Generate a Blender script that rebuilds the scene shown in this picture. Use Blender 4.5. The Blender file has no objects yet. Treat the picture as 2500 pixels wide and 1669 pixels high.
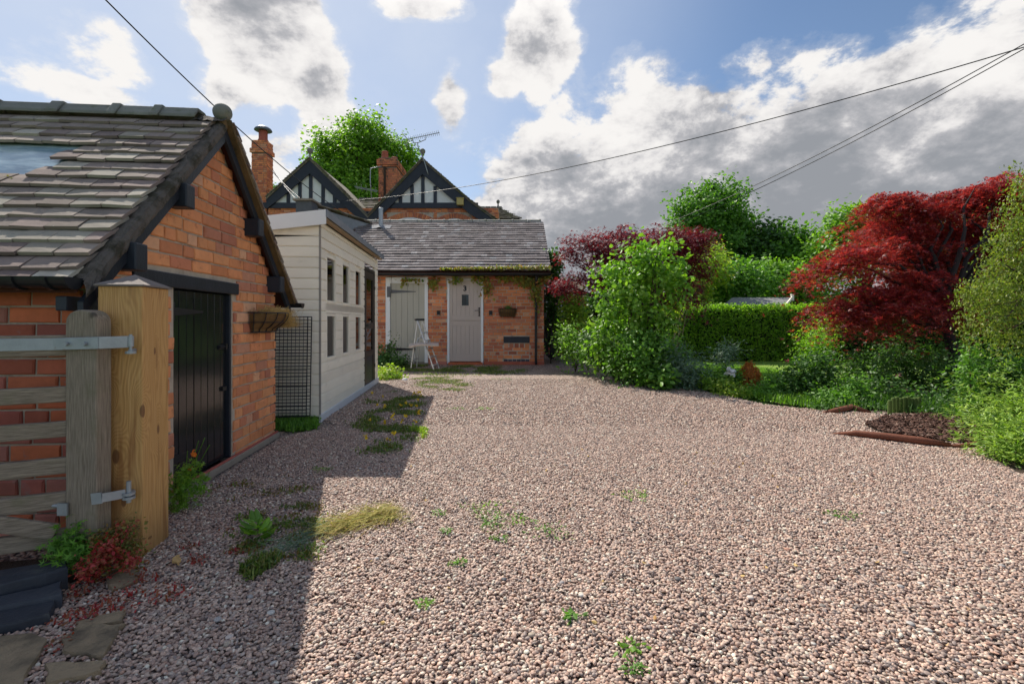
import bpy, math, random
import numpy as np
from mathutils import Vector, Matrix, noise as mnoise

# ------------------------------------------------------------------ camera, sky, sun, exposure
scene = bpy.context.scene
C = scene.collection
CAM_H = 1.15
FPX = 1180.0            # focal length in pixels of the 2500 px wide photograph
HORY = 784.0            # horizon row in the photograph

cam_data = bpy.data.cameras.new("camera")
cam_data.sensor_width = 36.0
cam_data.lens = 36.0 * FPX / 2500.0
cam_data.shift_y = (HORY - 834.5) / 2500.0
cam_data.clip_start = 0.05
cam_data.clip_end = 3000
cam = bpy.data.objects.new("camera", cam_data)
cam.location = (0, 0, CAM_H)
cam.rotation_euler = (math.radians(90), 0, 0)
C.objects.link(cam)
scene.camera = cam

SUN = Vector((-0.53, 0.79, 1.0)).normalized()      # towards the sun
SUN_EL = math.asin(SUN.z)
SUN_AZ = math.atan2(SUN.x, SUN.y)

sun_data = bpy.data.lights.new("sun", 'SUN')
sun_data.energy = 2.8
sun_data.angle = math.radians(0.5)
sun_data.color = (1.0, 0.93, 0.83)
sun = bpy.data.objects.new("sun", sun_data)
sun.rotation_euler = (-SUN).to_track_quat('-Z', 'Y').to_euler()
sun.location = SUN * 60
C.objects.link(sun)

scene.view_settings.view_transform = 'Standard'
scene.view_settings.look = 'None'
scene.view_settings.exposure = 1.22
scene.view_settings.gamma = 1.0
scene.view_settings.use_curve_mapping = False
scene.render.engine = 'CYCLES'
scene.cycles.use_denoising = True
scene.cycles.max_bounces = 8
scene.cycles.diffuse_bounces = 3
scene.cycles.glossy_bounces = 3
scene.cycles.transmission_bounces = 4
scene.cycles.transparent_max_bounces = 8
scene.cycles.sample_clamp_indirect = 8

# ------------------------------------------------------------------ node expression helper
class X:
    def __init__(s, nt, sock): s.nt = nt; s.s = sock
    def _m(s, op, o=None, o2=None, clamp=False):
        n = s.nt.nodes.new('ShaderNodeMath'); n.operation = op; n.use_clamp = clamp
        s.nt.links.new(s.s, n.inputs[0])
        for i, v in ((1, o), (2, o2)):
            if v is None: continue
            if isinstance(v, X): s.nt.links.new(v.s, n.inputs[i])
            else: n.inputs[i].default_value = v
        return X(s.nt, n.outputs[0])
    def __add__(s, o): return s._m('ADD', o)
    def __sub__(s, o): return s._m('SUBTRACT', o)
    def __mul__(s, o): return s._m('MULTIPLY', o)
    def __truediv__(s, o): return s._m('DIVIDE', o)
    def mn(s, o): return s._m('MINIMUM', o)
    def mx(s, o): return s._m('MAXIMUM', o)
    def pw(s, o): return s._m('POWER', o)
    def fract(s): return s._m('FRACT')
    def inv(s): return X(s.nt, s._m('MULTIPLY', -1.0)._m('ADD', 1.0).s)
    def clamp(s): return s._m('ADD', 0.0, clamp=True)
    def step(s, a, b):
        n = s.nt.nodes.new('ShaderNodeMapRange'); n.interpolation_type = 'SMOOTHSTEP'
        s.nt.links.new(s.s, n.inputs['Value'])
        n.inputs['From Min'].default_value = a; n.inputs['From Max'].default_value = b
        return X(s.nt, n.outputs['Result'])

def nt_new(nt, kind, **kw):
    n = nt.nodes.new(kind)
    for k, v in kw.items():
        if k.startswith('i_'): n.inputs[k[2:].replace('_', ' ')].default_value = v
        else: setattr(n, k, v)
    return n

def noise_x(nt, vec, scale, detail=4, rough=0.55, dist=0.0, col=False):
    n = nt.nodes.new('ShaderNodeTexNoise')
    n.inputs['Scale'].default_value = scale; n.inputs['Detail'].default_value = detail
    n.inputs['Roughness'].default_value = rough; n.inputs['Distortion'].default_value = dist
    nt.links.new(vec.s if isinstance(vec, X) else vec, n.inputs['Vector'])
    return X(nt, n.outputs['Color' if col else 'Fac'])

def vop(nt, op, a, b=None):
    n = nt.nodes.new('ShaderNodeVectorMath'); n.operation = op
    for i, v in ((0, a), (1, b)):
        if v is None: continue
        if isinstance(v, X): nt.links.new(v.s, n.inputs[i])
        elif isinstance(v, (int, float)): n.inputs[i].default_value = (v, v, v)
        elif hasattr(v, 'is_linked'): nt.links.new(v, n.inputs[i])
        else: n.inputs[i].default_value = tuple(v)
    return X(nt, n.outputs['Value' if op in ('DOT_PRODUCT', 'LENGTH', 'DISTANCE') else 'Vector'])

def mixc(nt, f, a, b, blend='MIX'):
    n = nt.nodes.new('ShaderNodeMix'); n.data_type = 'RGBA'; n.blend_type = blend
    for sock, v in ((n.inputs[0], f), (n.inputs[6], a), (n.inputs[7], b)):
        if isinstance(v, X): nt.links.new(v.s, sock)
        elif isinstance(v, (int, float)): sock.default_value = v
        elif hasattr(v, 'is_linked'): nt.links.new(v, sock)
        else: sock.default_value = (*v, 1.0)[:4]
    return X(nt, n.outputs[2])

# ------------------------------------------------------------------ world: Nishita sky with clouds laid out by direction
def pdir(px, py): return Vector(((px - 1250) / FPX, 1.0, (HORY - py) / FPX)).normalized()

world = bpy.data.worlds.new("World"); scene.world = world; world.use_nodes = True
wt = world.node_tree; wt.nodes.clear()
sky = nt_new(wt, 'ShaderNodeTexSky', sky_type='NISHITA', sun_disc=False, sun_elevation=SUN_EL,
             sun_rotation=SUN_AZ, air_density=1.0, dust_density=0.25, ozone_density=2.0)
bg1 = wt.nodes.new('ShaderNodeBackground'); bg1.inputs['Strength'].default_value = 0.052
hs = nt_new(wt, 'ShaderNodeHueSaturation'); hs.inputs['Saturation'].default_value = 1.0
wt.links.new(sky.outputs[0], hs.inputs['Color'])
wt.links.new(hs.outputs[0], bg1.inputs['Color'])
tc = wt.nodes.new('ShaderNodeTexCoord')
D = X(wt, tc.outputs['Generated'])
sep = wt.nodes.new('ShaderNodeSeparateXYZ'); wt.links.new(D.s, sep.inputs[0])
dz = X(wt, sep.outputs[2])
proj = vop(wt, 'DIVIDE', D, (1, 1, 1))
comb = wt.nodes.new('ShaderNodeCombineXYZ')
den = dz.mx(0.0) + 0.55
for i in range(3): wt.links.new((X(wt, sep.outputs[i]) / den).s, comb.inputs[i])
Pv = X(wt, comb.outputs[0])
n1 = noise_x(wt, Pv, 5.2, 12, 0.60, 0.12)
n2 = noise_x(wt, vop(wt, 'ADD', Pv, (3.1, 1.7, 5.2)), 3.4, 7, 0.55, 0.1)
# the same field a little nearer the sun: where it thins out, that side of the cloud is lit
n3 = noise_x(wt, vop(wt, 'ADD', Pv, tuple(SUN * 0.035 + Vector((0, 0, 0.02)))), 5.2, 9, 0.60, 0.12)

def blob(px, py, rx, ry, ang=0.0, amp=1.0):
    c = pdir(px, py)
    r = Vector((c.y, -c.x, 0)).normalized(); u = r.cross(c)
    a = math.radians(ang)
    e1 = r * math.cos(a) + u * math.sin(a); e2 = u * math.cos(a) - r * math.sin(a)
    k = (c.y) / FPX                      # angular size of one pixel, roughly
    dd = vop(wt, 'SUBTRACT', D, tuple(c))
    p = vop(wt, 'DOT_PRODUCT', dd, tuple(e1 / (rx * k)))
    q = vop(wt, 'DOT_PRODUCT', dd, tuple(e2 / (ry * k)))
    return ((p * p + q * q).pw(0.5).inv()) * amp     # 1 at the centre, 0 at the rim

def plane(p0, p1, gain):
    n = pdir(*p0).cross(pdir(*p1)).normalized()
    return vop(wt, 'DOT_PRODUCT', D, tuple(n)) * gain

bank = plane((1290, 232), (2300, -20), 4.2).mn(plane((1065, 480), (1310, 175), 5.0))
m = bank.mn(1.0)
for b in ((640, 90, 175, 260, 0, 1.0), (560, 230, 120, 110, 0, .7), (770, 230, 120, 170, 20, .8), (1320, 90, 100, 190, -12, .85),
          (1240, 195, 90, 60, 0, .6), (1098, 218, 62, 100, 10, .6), (1010, 5, 130, 60, 0, .6), (295, 150, 90, 80, 0, .38),
          (230, 240, 200, 50, 0, .42), (650, 400, 170, 150, 0, .45)):
    m = m.mx(blob(*b))
back = vop(wt, 'DOT_PRODUCT', D, (0, -1, 0.35)).step(-0.3, 0.5)      # unseen front-lit clouds behind the camera, brightened to fill shaded walls
m = m.mx(-0.30) + back * 0.28
blue = blob(1620, 30, 420, 110, -12, 1.0).mx(0.0) + blob(1060, 120, 110, 130, 0, .6).mx(0.0)
field = m + (n1 - 0.5) * 1.75 - blue * 0.35 - 0.13
cov = field.step(0.0, 0.13) * 0.85 + field.step(-0.10, 0.02) * 0.15
lit = (n1 - n3) * 6.0
bank_low = bank.step(0.15, 1.5)
body = (field * 0.70 + bank_low * 0.34 + (n2 - 0.5) * 0.70 - 0.05 - lit * 0.60)
shade = body.step(-0.15, 0.95)
ramp = wt.nodes.new('ShaderNodeValToRGB')
wt.links.new(shade.s, ramp.inputs[0])
e = ramp.color_ramp.elements
e[0].position = 0.0; e[0].color = (0.405, 0.395, 0.385, 1)
e[1].position = 1.0; e[1].color = (0.135, 0.142, 0.155, 1)
a_ = e.new(0.28); a_.color = (0.34, 0.332, 0.33, 1)
a_ = e.new(0.60); a_.color = (0.212, 0.212, 0.222, 1)
bg2 = wt.nodes.new('ShaderNodeBackground')
wt.links.new(ramp.outputs[0], bg2.inputs['Color'])
wt.links.new((back * 2.4 + dz.step(0.45, 0.9) * 0.6 + 1.0).s, bg2.inputs['Strength'])
# thin white veil towards the sun and the horizon
veil = vop(wt, 'DOT_PRODUCT', D, tuple(SUN)).step(0.62, 1.0) * 0.95 + dz.step(0.35, 0.0) * 0.35
bg3 = wt.nodes.new('ShaderNodeBackground'); bg3.inputs['Color'].default_value = (0.27, 0.305, 0.37, 1); bg3.inputs['Strength'].default_value = 1.0
ms0 = wt.nodes.new('ShaderNodeMixShader'); ms = wt.nodes.new('ShaderNodeMixShader')
wt.links.new((veil * (n2 * 1.1 + 0.4)).clamp().s, ms0.inputs[0]); wt.links.new(bg1.outputs[0], ms0.inputs[1]); wt.links.new(bg3.outputs[0], ms0.inputs[2])
wt.links.new(cov.s, ms.inputs[0]); wt.links.new(ms0.outputs[0], ms.inputs[1]); wt.links.new(bg2.outputs[0], ms.inputs[2])
wo = wt.nodes.new('ShaderNodeOutputWorld'); wt.links.new(ms.outputs[0], wo.inputs[0])
world.cycles.sampling_method = 'MANUAL'; world.cycles.sample_map_resolution = 512

# ------------------------------------------------------------------ small tools
rnd = random.Random(7)
def at(px, py, Z): return Vector(((px - 1250) / FPX * Z, Z, CAM_H + (HORY - py) / FPX * Z))
def gnd(px, py, z=0.0):
    Z = FPX * (CAM_H - z) / (py - HORY)
    return Vector(((px - 1250) / FPX * Z, Z, z))

class MB:
    def __init__(s): s.v = []; s.f = []
    def add(s, vs, fs):
        b = len(s.v); s.v += [tuple(p) for p in vs]; s.f += [tuple(b + i for i in f) for f in fs]
    def hexa(s, p):      # 8 points: bottom 0-3 (ccw seen from outside-top), top 4-7
        s.add(p, [(3, 2, 1, 0), (4, 5, 6, 7), (0, 1, 5, 4), (1, 2, 6, 5), (2, 3, 7, 6), (3, 0, 4, 7)])
    def box(s, x0, x1, y0, y1, z0, z1):
        s.hexa([(x0, y0, z0), (x1, y0, z0), (x1, y1, z0), (x0, y1, z0), (x0, y0, z1), (x1, y0, z1), (x1, y1, z1), (x0, y1, z1)])
    def bar(s, a, b, w, h, up=(0, 0, 1)):     # square bar from a to b
        a = Vector(a); b = Vector(b); d = (b - a).normalized(); up = Vector(up)
        r = d.cross(up)
        if r.length < 1e-4: r = d.cross(Vector((1, 0, 0)))
        r.normalize(); u = r.cross(d)
        r = r * w / 2; u = u * h / 2
        s.hexa([a - r - u, b - r - u, b + r - u, a + r - u, a - r + u, b - r + u, b + r + u, a + r + u])
    def tube(s, pts, rad, n=8, cap=True):
        pts = [Vector(p) for p in pts]
        if not hasattr(rad, '__len__'): rad = [rad] * len(pts)
        b = len(s.v); prev = None
        for i, p in enumerate(pts):
            d = (pts[min(i + 1, len(pts) - 1)] - pts[max(i - 1, 0)]).normalized()
            if prev is None:
                r = d.cross(Vector((0, 0, 1)))
                if r.length < 1e-3: r = d.cross(Vector((1, 0, 0)))
            else:
                r = prev - d * prev.dot(d)
            r.normalize(); prev = r; u = r.cross(d)
            for k in range(n):
                t = 2 * math.pi * k / n
                s.v.append(tuple(p + (r * math.cos(t) + u * math.sin(t)) * rad[i]))
        for i in range(len(pts) - 1):
            for k in range(n):
                a = b + i * n + k; c = b + i * n + (k + 1) % n
                s.f.append((a, a + n, c + n, c))
        if cap:
            s.f.append(tuple(b + k for k in range(n)))
            s.f.append(tuple(b + (len(pts) - 1) * n + k for k in range(n))[::-1])
    def lathe(s, c, prof, n=16):      # prof: (r, z) list
        b = len(s.v); c = Vector(c)
        for r, z in prof:
            for k in range(n):
                t = 2 * math.pi * k / n
                s.v.append((c.x + r * math.cos(t), c.y + r * math.sin(t), c.z + z))
        for i in range(len(prof) - 1):
            for k in range(n):
                a = b + i * n + k; d = b + i * n + (k + 1) % n
                s.f.append((a, d, d + n, a + n))
        s.f.append(tuple(b + k for k in range(n))[::-1])
        s.f.append(tuple(b + (len(prof) - 1) * n + k for k in range(n)))
    def prism(s, poly, ext):          # planar polygon extruded by a vector
        n = len(poly); ext = Vector(ext); p = [Vector(q) for q in poly]
        s.add(p + [q + ext for q in p], [tuple(range(n))[::-1], tuple(range(n, 2 * n))] + [(i, (i + 1) % n, n + (i + 1) % n, n + i) for i in range(n)])
    def build(s, name, m, parent=None, smooth=False, bevel=0.0, **props):
        me = bpy.data.meshes.new(name); me.from_pydata(s.v, [], s.f); me.update()
        return link(name, me, m, parent, smooth, bevel, **props)

def link(name, me, m, parent=None, smooth=False, bevel=0.0, **props):
    if m is not None and not me.materials: me.materials.append(m)
    if smooth: me.polygons.foreach_set('use_smooth', [True] * len(me.polygons))
    o = bpy.data.objects.new(name, me); C.objects.link(o)
    if parent is not None: attach(o, parent)
    if bevel:
        b = o.modifiers.new('bevel', 'BEVEL'); b.width = bevel; b.segments = 2; b.limit_method = 'ANGLE'
    for k, v in props.items(): o[k] = v
    return o

WORLDM = {}
def attach(o, parent):
    o.parent = parent
    o.matrix_parent_inverse = WORLDM.get(parent.name, Matrix.Identity(4)).inverted()

def thing(name, label, cat, loc, group=None):
    o = bpy.data.objects.new(name, None); C.objects.link(o); o.location = loc
    o.empty_display_size = 0.1
    WORLDM[o.name] = Matrix.Translation(Vector(loc))
    o['label'] = label; o['category'] = cat
    if group: o['group'] = group
    return o
def tag(o, label, cat, group=None):
    o['label'] = label; o['category'] = cat
    if group: o['group'] = group
    return o

class Fr:      # a local frame: u, v horizontal axes, z up
    def __init__(s, o, ang):
        s.o = Vector(o); a = math.radians(ang)
        s.u = Vector((-math.sin(a), math.cos(a), 0)); s.v = Vector((-math.cos(a), -math.sin(a), 0))
    def p(s, u, v, z): return s.o + s.u * u + s.v * v + Vector((0, 0, z))
    def box(s, mb, u0, u1, v0, v1, z0, z1):
        q = [s.p(u, v, z) for z in (z0, z1) for u, v in ((u0, v0), (u0, v1), (u1, v1), (u1, v0))]
        mb.hexa([q[0], q[3], q[2], q[1], q[4], q[7], q[6], q[5]])
    def poly(s, mb, pts, v0, v1):      # polygon in (u,z) extruded along v
        mb.prism([s.p(u, v0, z) for u, z in pts], s.v * (v1 - v0))

def fix_normals(o):
    import bmesh
    bm = bmesh.new(); bm.from_mesh(o.data); bmesh.ops.recalc_face_normals(bm, faces=bm.faces); bm.to_mesh(o.data); bm.free()

# ------------------------------------------------------------------ materials
def mat(name, col, rough=0.8, var=0.25, isl=0.0, nscale=6.0, bump=0.0, bscale=60.0, col2=None, c2scale=3.0, c2lo=0.5, c2hi=0.65,
        metal=0.0, spec=0.3, stretch=None, ramp=None, coat=0.0, transl=0.0, tcol=None, objc=False, detail=5, bdist=0.01):
    """Base colour with world-space noise, per-piece variation (isl) and a second stain colour."""
    m = bpy.data.materials.new(name); m.use_nodes = True; nt = m.node_tree
    bs = nt.nodes['Principled BSDF']
    geo = nt.nodes.new('ShaderNodeNewGeometry')
    if objc:
        t = nt.nodes.new('ShaderNodeTexCoord'); pos = X(nt, t.outputs['Object'])
    else: pos = X(nt, geo.outputs['Position'])
    if stretch: pos = vop(nt, 'MULTIPLY', pos, stretch)
    rpi = X(nt, geo.outputs['Random Per Island'])
    oi = nt.nodes.new('ShaderNodeObjectInfo'); ro = X(nt, oi.outputs['Random'])
    r = (rpi * 7.31 + ro * 3.77).fract()
    if ramp:
        cr = nt.nodes.new('ShaderNodeValToRGB'); cr.color_ramp.interpolation = 'LINEAR'
        nt.links.new(r.s, cr.inputs[0])
        els = cr.color_ramp.elements
        while len(els) < len(ramp): els.new(0.5)
        for i, (p, c) in enumerate(ramp): els[i].position = p; els[i].color = (*c, 1)
        base = X(nt, cr.outputs[0])
    else:
        base = mixc(nt, 0.0, col, col)
    n = noise_x(nt, pos, nscale, detail, 0.6)
    base = mixc(nt, 1.0, base, mixc(nt, n, (1 - var,) * 3, (1 + var,) * 3), 'MULTIPLY')
    if isl:
        r2 = (r * 5.17).fract()
        base = mixc(nt, 1.0, base, mixc(nt, r2, (1 - isl,) * 3, (1 + isl,) * 3), 'MULTIPLY')
    if col2 is not None:
        f = noise_x(nt, vop(nt, 'ADD', pos, (4.2, 9.1, 2.3)), c2scale, 6, 0.65).step(c2lo, c2hi)
        base = mixc(nt, f, base, col2)
    nt.links.new(base.s, bs.inputs['Base Color'])
    bs.inputs['Roughness'].default_value = rough; bs.inputs['Metallic'].default_value = metal
    bs.inputs['Specular IOR Level'].default_value = spec
    if coat: bs.inputs['Coat Weight'].default_value = coat; bs.inputs['Coat Roughness'].default_value = 0.12
    if bump:
        bn = noise_x(nt, pos, bscale, 5, 0.65)
        b = nt.nodes.new('ShaderNodeBump'); b.inputs['Strength'].default_value = bump; b.inputs['Distance'].default_value = bdist
        nt.links.new(bn.s, b.inputs['Height']); nt.links.new(b.outputs[0], bs.inputs['Normal'])
    if transl:
        tr = nt.nodes.new('ShaderNodeBsdfTranslucent'); mx = nt.nodes.new('ShaderNodeMixShader')
        tcl = mixc(nt, 1.0, base, tcol or (1.6, 1.7, 0.7), 'MULTIPLY')
        nt.links.new(tcl.s, tr.inputs['Color']); mx.inputs[0].default_value = transl
        out = nt.nodes['Material Output']
        nt.links.new(bs.outputs[0], mx.inputs[1]); nt.links.new(tr.outputs[0], mx.inputs[2]); nt.links.new(mx.outputs[0], out.inputs[0])
    return m

M = {}
M['brick'] = mat('orange_red_brick', None, 0.85, 0.22, 0.12, 14, 0.35, 70, ramp=[(0, (0.66, 0.25, 0.105)), (0.25, (0.74, 0.32, 0.14)), (0.5, (0.69, 0.275, 0.12)), (0.7, (0.58, 0.215, 0.11)), (0.85, (0.46, 0.165, 0.10)), (0.93, (0.62, 0.33, 0.20)), (1, (0.78, 0.41, 0.20))],
                 col2=(0.44, 0.15, 0.075), c2scale=12, c2lo=0.55, c2hi=0.72, bdist=0.006)
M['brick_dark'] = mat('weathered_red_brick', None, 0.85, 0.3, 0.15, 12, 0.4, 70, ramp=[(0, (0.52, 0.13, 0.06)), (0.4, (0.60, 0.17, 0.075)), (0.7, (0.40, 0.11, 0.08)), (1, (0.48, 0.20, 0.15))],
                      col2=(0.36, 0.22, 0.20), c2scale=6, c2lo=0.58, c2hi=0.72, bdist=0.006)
M['brick_house'] = mat('house_red_brick', None, 0.85, 0.2, 0.14, 9, 0.2, 60, ramp=[(0, (0.62, 0.21, 0.085)), (0.35, (0.72, 0.27, 0.11)), (0.6, (0.54, 0.17, 0.085)), (0.85, (0.42, 0.13, 0.075)), (1, (0.74, 0.38, 0.21))])
M['brick_soot'] = mat('sooty_chimney_brick', None, 0.9, 0.25, 0.15, 6, 0.2, 60, ramp=[(0, (0.52, 0.17, 0.08)), (0.5, (0.62, 0.23, 0.10)), (1, (0.40, 0.12, 0.07))], col2=(0.06, 0.045, 0.035), c2scale=3.2, c2lo=0.50, c2hi=0.68)
M['brick_blue'] = mat('blue_grey_brick', (0.06, 0.068, 0.085), 0.6, 0.25, 0.2, 10)
M['mortar'] = mat('sandy_mortar', (0.50, 0.42, 0.33), 0.95, 0.25, 0, 20, 0.6, 130, col2=(0.27, 0.21, 0.16), c2scale=4, c2lo=0.5, c2hi=0.7)
M['mortar_dark'] = mat('dark_mortar', (0.20, 0.155, 0.12), 0.95, 0.25, 0, 20, 0.6, 130)
M['concrete'] = mat('concrete_plinth', (0.27, 0.225, 0.18), 0.95, 0.3, 0, 9, 0.5, 90)
M['tile'] = mat('weathered_clay_tile', None, 0.9, 0.28, 0.2, 9, 0.35, 60, ramp=[(0, (0.21, 0.165, 0.135)), (0.35, (0.28, 0.225, 0.185)), (0.6, (0.22, 0.16, 0.14)), (0.8, (0.32, 0.275, 0.22)), (1, (0.42, 0.375, 0.30))],
                col2=(0.40, 0.385, 0.34), c2scale=30, c2lo=0.66, c2hi=0.74, bdist=0.006)
M['tile_far'] = mat('grey_purple_roof_tile', None, 0.92, 0.25, 0.22, 5, 0.15, 40, ramp=[(0, (0.17, 0.145, 0.145)), (0.4, (0.22, 0.19, 0.185)), (0.7, (0.16, 0.135, 0.135)), (0.93, (0.26, 0.235, 0.23)), (1, (0.34, 0.33, 0.335))],
                    col2=(0.12, 0.085, 0.075), c2scale=1.6, c2lo=0.55, c2hi=0.75)
M['tile_moss'] = mat('mossy_roof_tile', None, 0.85, 0.35, 0.25, 7, 0.2, 40, ramp=[(0, (0.12, 0.10, 0.08)), (0.5, (0.18, 0.155, 0.12)), (1, (0.25, 0.22, 0.18))], col2=(0.10, 0.105, 0.04), c2scale=4, c2lo=0.45, c2hi=0.65)
M['ridge'] = mat('grey_ridge_tile', (0.20, 0.195, 0.17), 0.8, 0.3, 0.15, 8, 0.3, 60, col2=(0.13, 0.14, 0.08), c2scale=7, c2lo=0.52, c2hi=0.7)
M['verge'] = mat('cement_verge', (0.145, 0.122, 0.105), 0.95, 0.35, 0, 18, 0.9, 45, col2=(0.06, 0.052, 0.035), c2scale=8, c2lo=0.45, c2hi=0.62, bdist=0.03)
M['black_wood'] = mat('black_painted_timber', (0.022, 0.026, 0.036), 0.42, 0.4, 0.2, 8, 0.25, 40, col2=(0.15, 0.15, 0.15), c2scale=22, c2lo=0.68, c2hi=0.76, stretch=(1, 1, .6))
M['black_gloss'] = mat('black_gloss_paint', (0.012, 0.014, 0.017), 0.16, 0.3, 0, 8, 0.10, 26, coat=0.5, col2=(0.05, 0.045, 0.04), c2scale=9, c2lo=0.62, c2hi=0.8)
M['black_metal'] = mat('black_iron', (0.02, 0.02, 0.023), 0.45, 0.3, 0, 20, 0.1, 60)
M['black_plastic'] = mat('black_plastic_gutter', (0.018, 0.019, 0.022), 0.3, 0.2, 0, 6)
M['timber_brown'] = mat('damp_brown_timber', (0.16, 0.10, 0.045), 0.8, 0.5, 0.1, 9, 0.4, 30, stretch=(1, 1, .3), col2=(0.05, 0.04, 0.02), c2scale=5, c2lo=0.5, c2hi=0.7)
M['soffit'] = mat('dark_red_soffit', (0.07, 0.022, 0.015), 0.9, 0.4, 0, 12)
M['cream'] = mat('cream_painted_board', (0.86, 0.79, 0.66), 0.6, 0.10, 0.06, 3, 0.12, 60, col2=(0.58, 0.53, 0.43), c2scale=3.0, c2lo=0.56, c2hi=0.84, stretch=(1, 1, 2))
M['white'] = mat('white_paint', (0.78, 0.78, 0.78), 0.5, 0.06, 0, 4)
M['render_white'] = mat('white_gable_panel', (0.68, 0.69, 0.66), 0.8, 0.08, 0, 3)
M['taupe'] = mat('taupe_door_paint', (0.52, 0.43, 0.375), 0.5, 0.05, 0, 3)
M['sage'] = mat('sage_grey_door_paint', (0.45, 0.42, 0.35), 0.6, 0.08, 0.02, 3, 0.1, 40)
M['galv'] = mat('galvanised_steel', (0.34, 0.36, 0.38), 0.48, 0.25, 0, 14, 0.15, 60, metal=0.55, col2=(0.26, 0.15, 0.09), c2scale=30, c2lo=0.62, c2hi=0.75)
M['alu'] = mat('brushed_aluminium', (0.55, 0.56, 0.57), 0.4, 0.12, 0, 20, metal=0.6)
M['felt'] = mat('grey_roofing_felt', (0.10, 0.105, 0.115), 0.85, 0.25, 0, 12, 0.4, 160)
M['lead'] = mat('lead_flashing', (0.20, 0.215, 0.24), 0.55, 0.3, 0, 6, 0.1, 20)
M['terracotta'] = mat('terracotta_pot', (0.36, 0.10, 0.06), 0.75, 0.2, 0, 8)
M['stone_slab'] = mat('sandstone_flag', (0.30, 0.225, 0.14), 0.95, 0.35, 0, 7, 0.7, 45, col2=(0.055, 0.045, 0.035), c2scale=3, c2lo=0.45, c2hi=0.7, bdist=0.02)
M['slate'] = mat('dark_slate_step', (0.045, 0.05, 0.062), 0.62, 0.4, 0.3, 9, 0.5, 35, col2=(0.11, 0.11, 0.10), c2scale=6, c2lo=0.55, c2hi=0.8)
M['straw'] = mat('dry_straw', None, 0.8, 0.2, 0.25, 12, ramp=[(0, (0.50, 0.33, 0.13)), (0.5, (0.64, 0.46, 0.20)), (1, (0.40, 0.23, 0.09))], transl=0.2)
M['hay_green'] = mat('wilting_grass', None, 0.8, 0.2, 0.25, 12, ramp=[(0, (0.34, 0.30, 0.07)), (0.5, (0.42, 0.36, 0.12)), (0.8, (0.20, 0.24, 0.05)), (1, (0.45, 0.24, 0.09))], transl=0.25)
M['log'] = mat('red_brown_wood', (0.17, 0.062, 0.036), 0.85, 0.4, 0, 9, 0.5, 40, stretch=(.4, 1, 1))
M['bark'] = mat('brown_bark', (0.075, 0.055, 0.04), 0.95, 0.4, 0, 14, 0.6, 60, stretch=(1, 1, .4))
M['bark_dark'] = mat('dark_purple_bark', (0.03, 0.022, 0.02), 0.95, 0.4, 0, 14)
M['coir'] = mat('coir_liner', (0.16, 0.09, 0.035), 0.95, 0.4, 0, 30, 0.6, 90)
M['wire'] = mat('black_cable', (0.015, 0.015, 0.017), 0.5, 0.1)
M['green_plastic'] = mat('green_plastic', (0.02, 0.16, 0.07), 0.4, 0.1)
M['yellow_box'] = mat('yellowed_plastic', (0.42, 0.34, 0.12), 0.5, 0.1)
M['soil'] = mat('dark_soil', (0.055, 0.038, 0.026), 0.95, 0.4, 0, 12, 0.8, 50, bdist=0.03)

def leafmat(name, ramp, transl=0.35, rough=0.5, tcol=(1.5, 1.75, 0.55), var=0.2, isl=0.2, nscale=1.5):
    return mat(name, None, rough, var, isl, nscale, ramp=ramp, transl=transl, tcol=tcol, spec=0.35)
G = lambda *a: [(i / (len(a) - 1), c) for i, c in enumerate(a)]
M['leaf_lime'] = leafmat('lime_green_leaves', G((0.140, 0.280, 0.028), (0.210, 0.378, 0.042), (0.112, 0.238, 0.028), (0.280, 0.448, 0.070)))
M['leaf_mid'] = leafmat('mid_green_leaves', G((0.088, 0.210, 0.026), (0.140, 0.297, 0.035), (0.070, 0.175, 0.026), (0.193, 0.367, 0.053)))
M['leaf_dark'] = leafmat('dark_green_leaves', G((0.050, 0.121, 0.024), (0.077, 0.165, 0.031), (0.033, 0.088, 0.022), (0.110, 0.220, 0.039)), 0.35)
M['leaf_grey'] = leafmat('grey_green_leaves', G((0.112, 0.182, 0.112), (0.168, 0.252, 0.168), (0.070, 0.140, 0.070)), 0.2)
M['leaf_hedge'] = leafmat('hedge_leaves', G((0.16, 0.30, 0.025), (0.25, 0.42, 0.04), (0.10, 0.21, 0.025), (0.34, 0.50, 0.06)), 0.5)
M['leaf_yellow'] = leafmat('yellow_green_leaves', G((0.280, 0.364, 0.042), (0.196, 0.336, 0.042), (0.392, 0.420, 0.070)), 0.4)
M['leaf_turf'] = leafmat('patchy_weed_blades', G((0.07, 0.14, 0.02), (0.13, 0.22, 0.03), (0.20, 0.22, 0.06), (0.05, 0.10, 0.02), (0.24, 0.19, 0.07), (0.10, 0.19, 0.03)), 0.3, nscale=6, var=.4)
M['leaf_olive'] = leafmat('olive_weeping_leaves', G((0.144, 0.209, 0.035), (0.228, 0.286, 0.050), (0.108, 0.165, 0.030), (0.300, 0.297, 0.060)), 0.35)
M['leaf_juniper'] = leafmat('juniper_sprays', G((0.112, 0.216, 0.034), (0.224, 0.353, 0.050), (0.336, 0.451, 0.067)), 0.25)
M['leaf_orange'] = leafmat('copper_orange_leaves', G((0.418, 0.143, 0.022), (0.550, 0.220, 0.044), (0.330, 0.099, 0.022)), 0.3, tcol=(1.5, 1.2, .5))
M['leaf_maple'] = leafmat('crimson_maple_leaves', G((0.198, 0.024, 0.038), (0.334, 0.047, 0.043), (0.099, 0.015, 0.034), (0.441, 0.111, 0.052), (0.152, 0.020, 0.038), (0.380, 0.060, 0.052)), 0.45, tcol=(1.9, 0.9, 0.75), nscale=1.2, var=.35)
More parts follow.
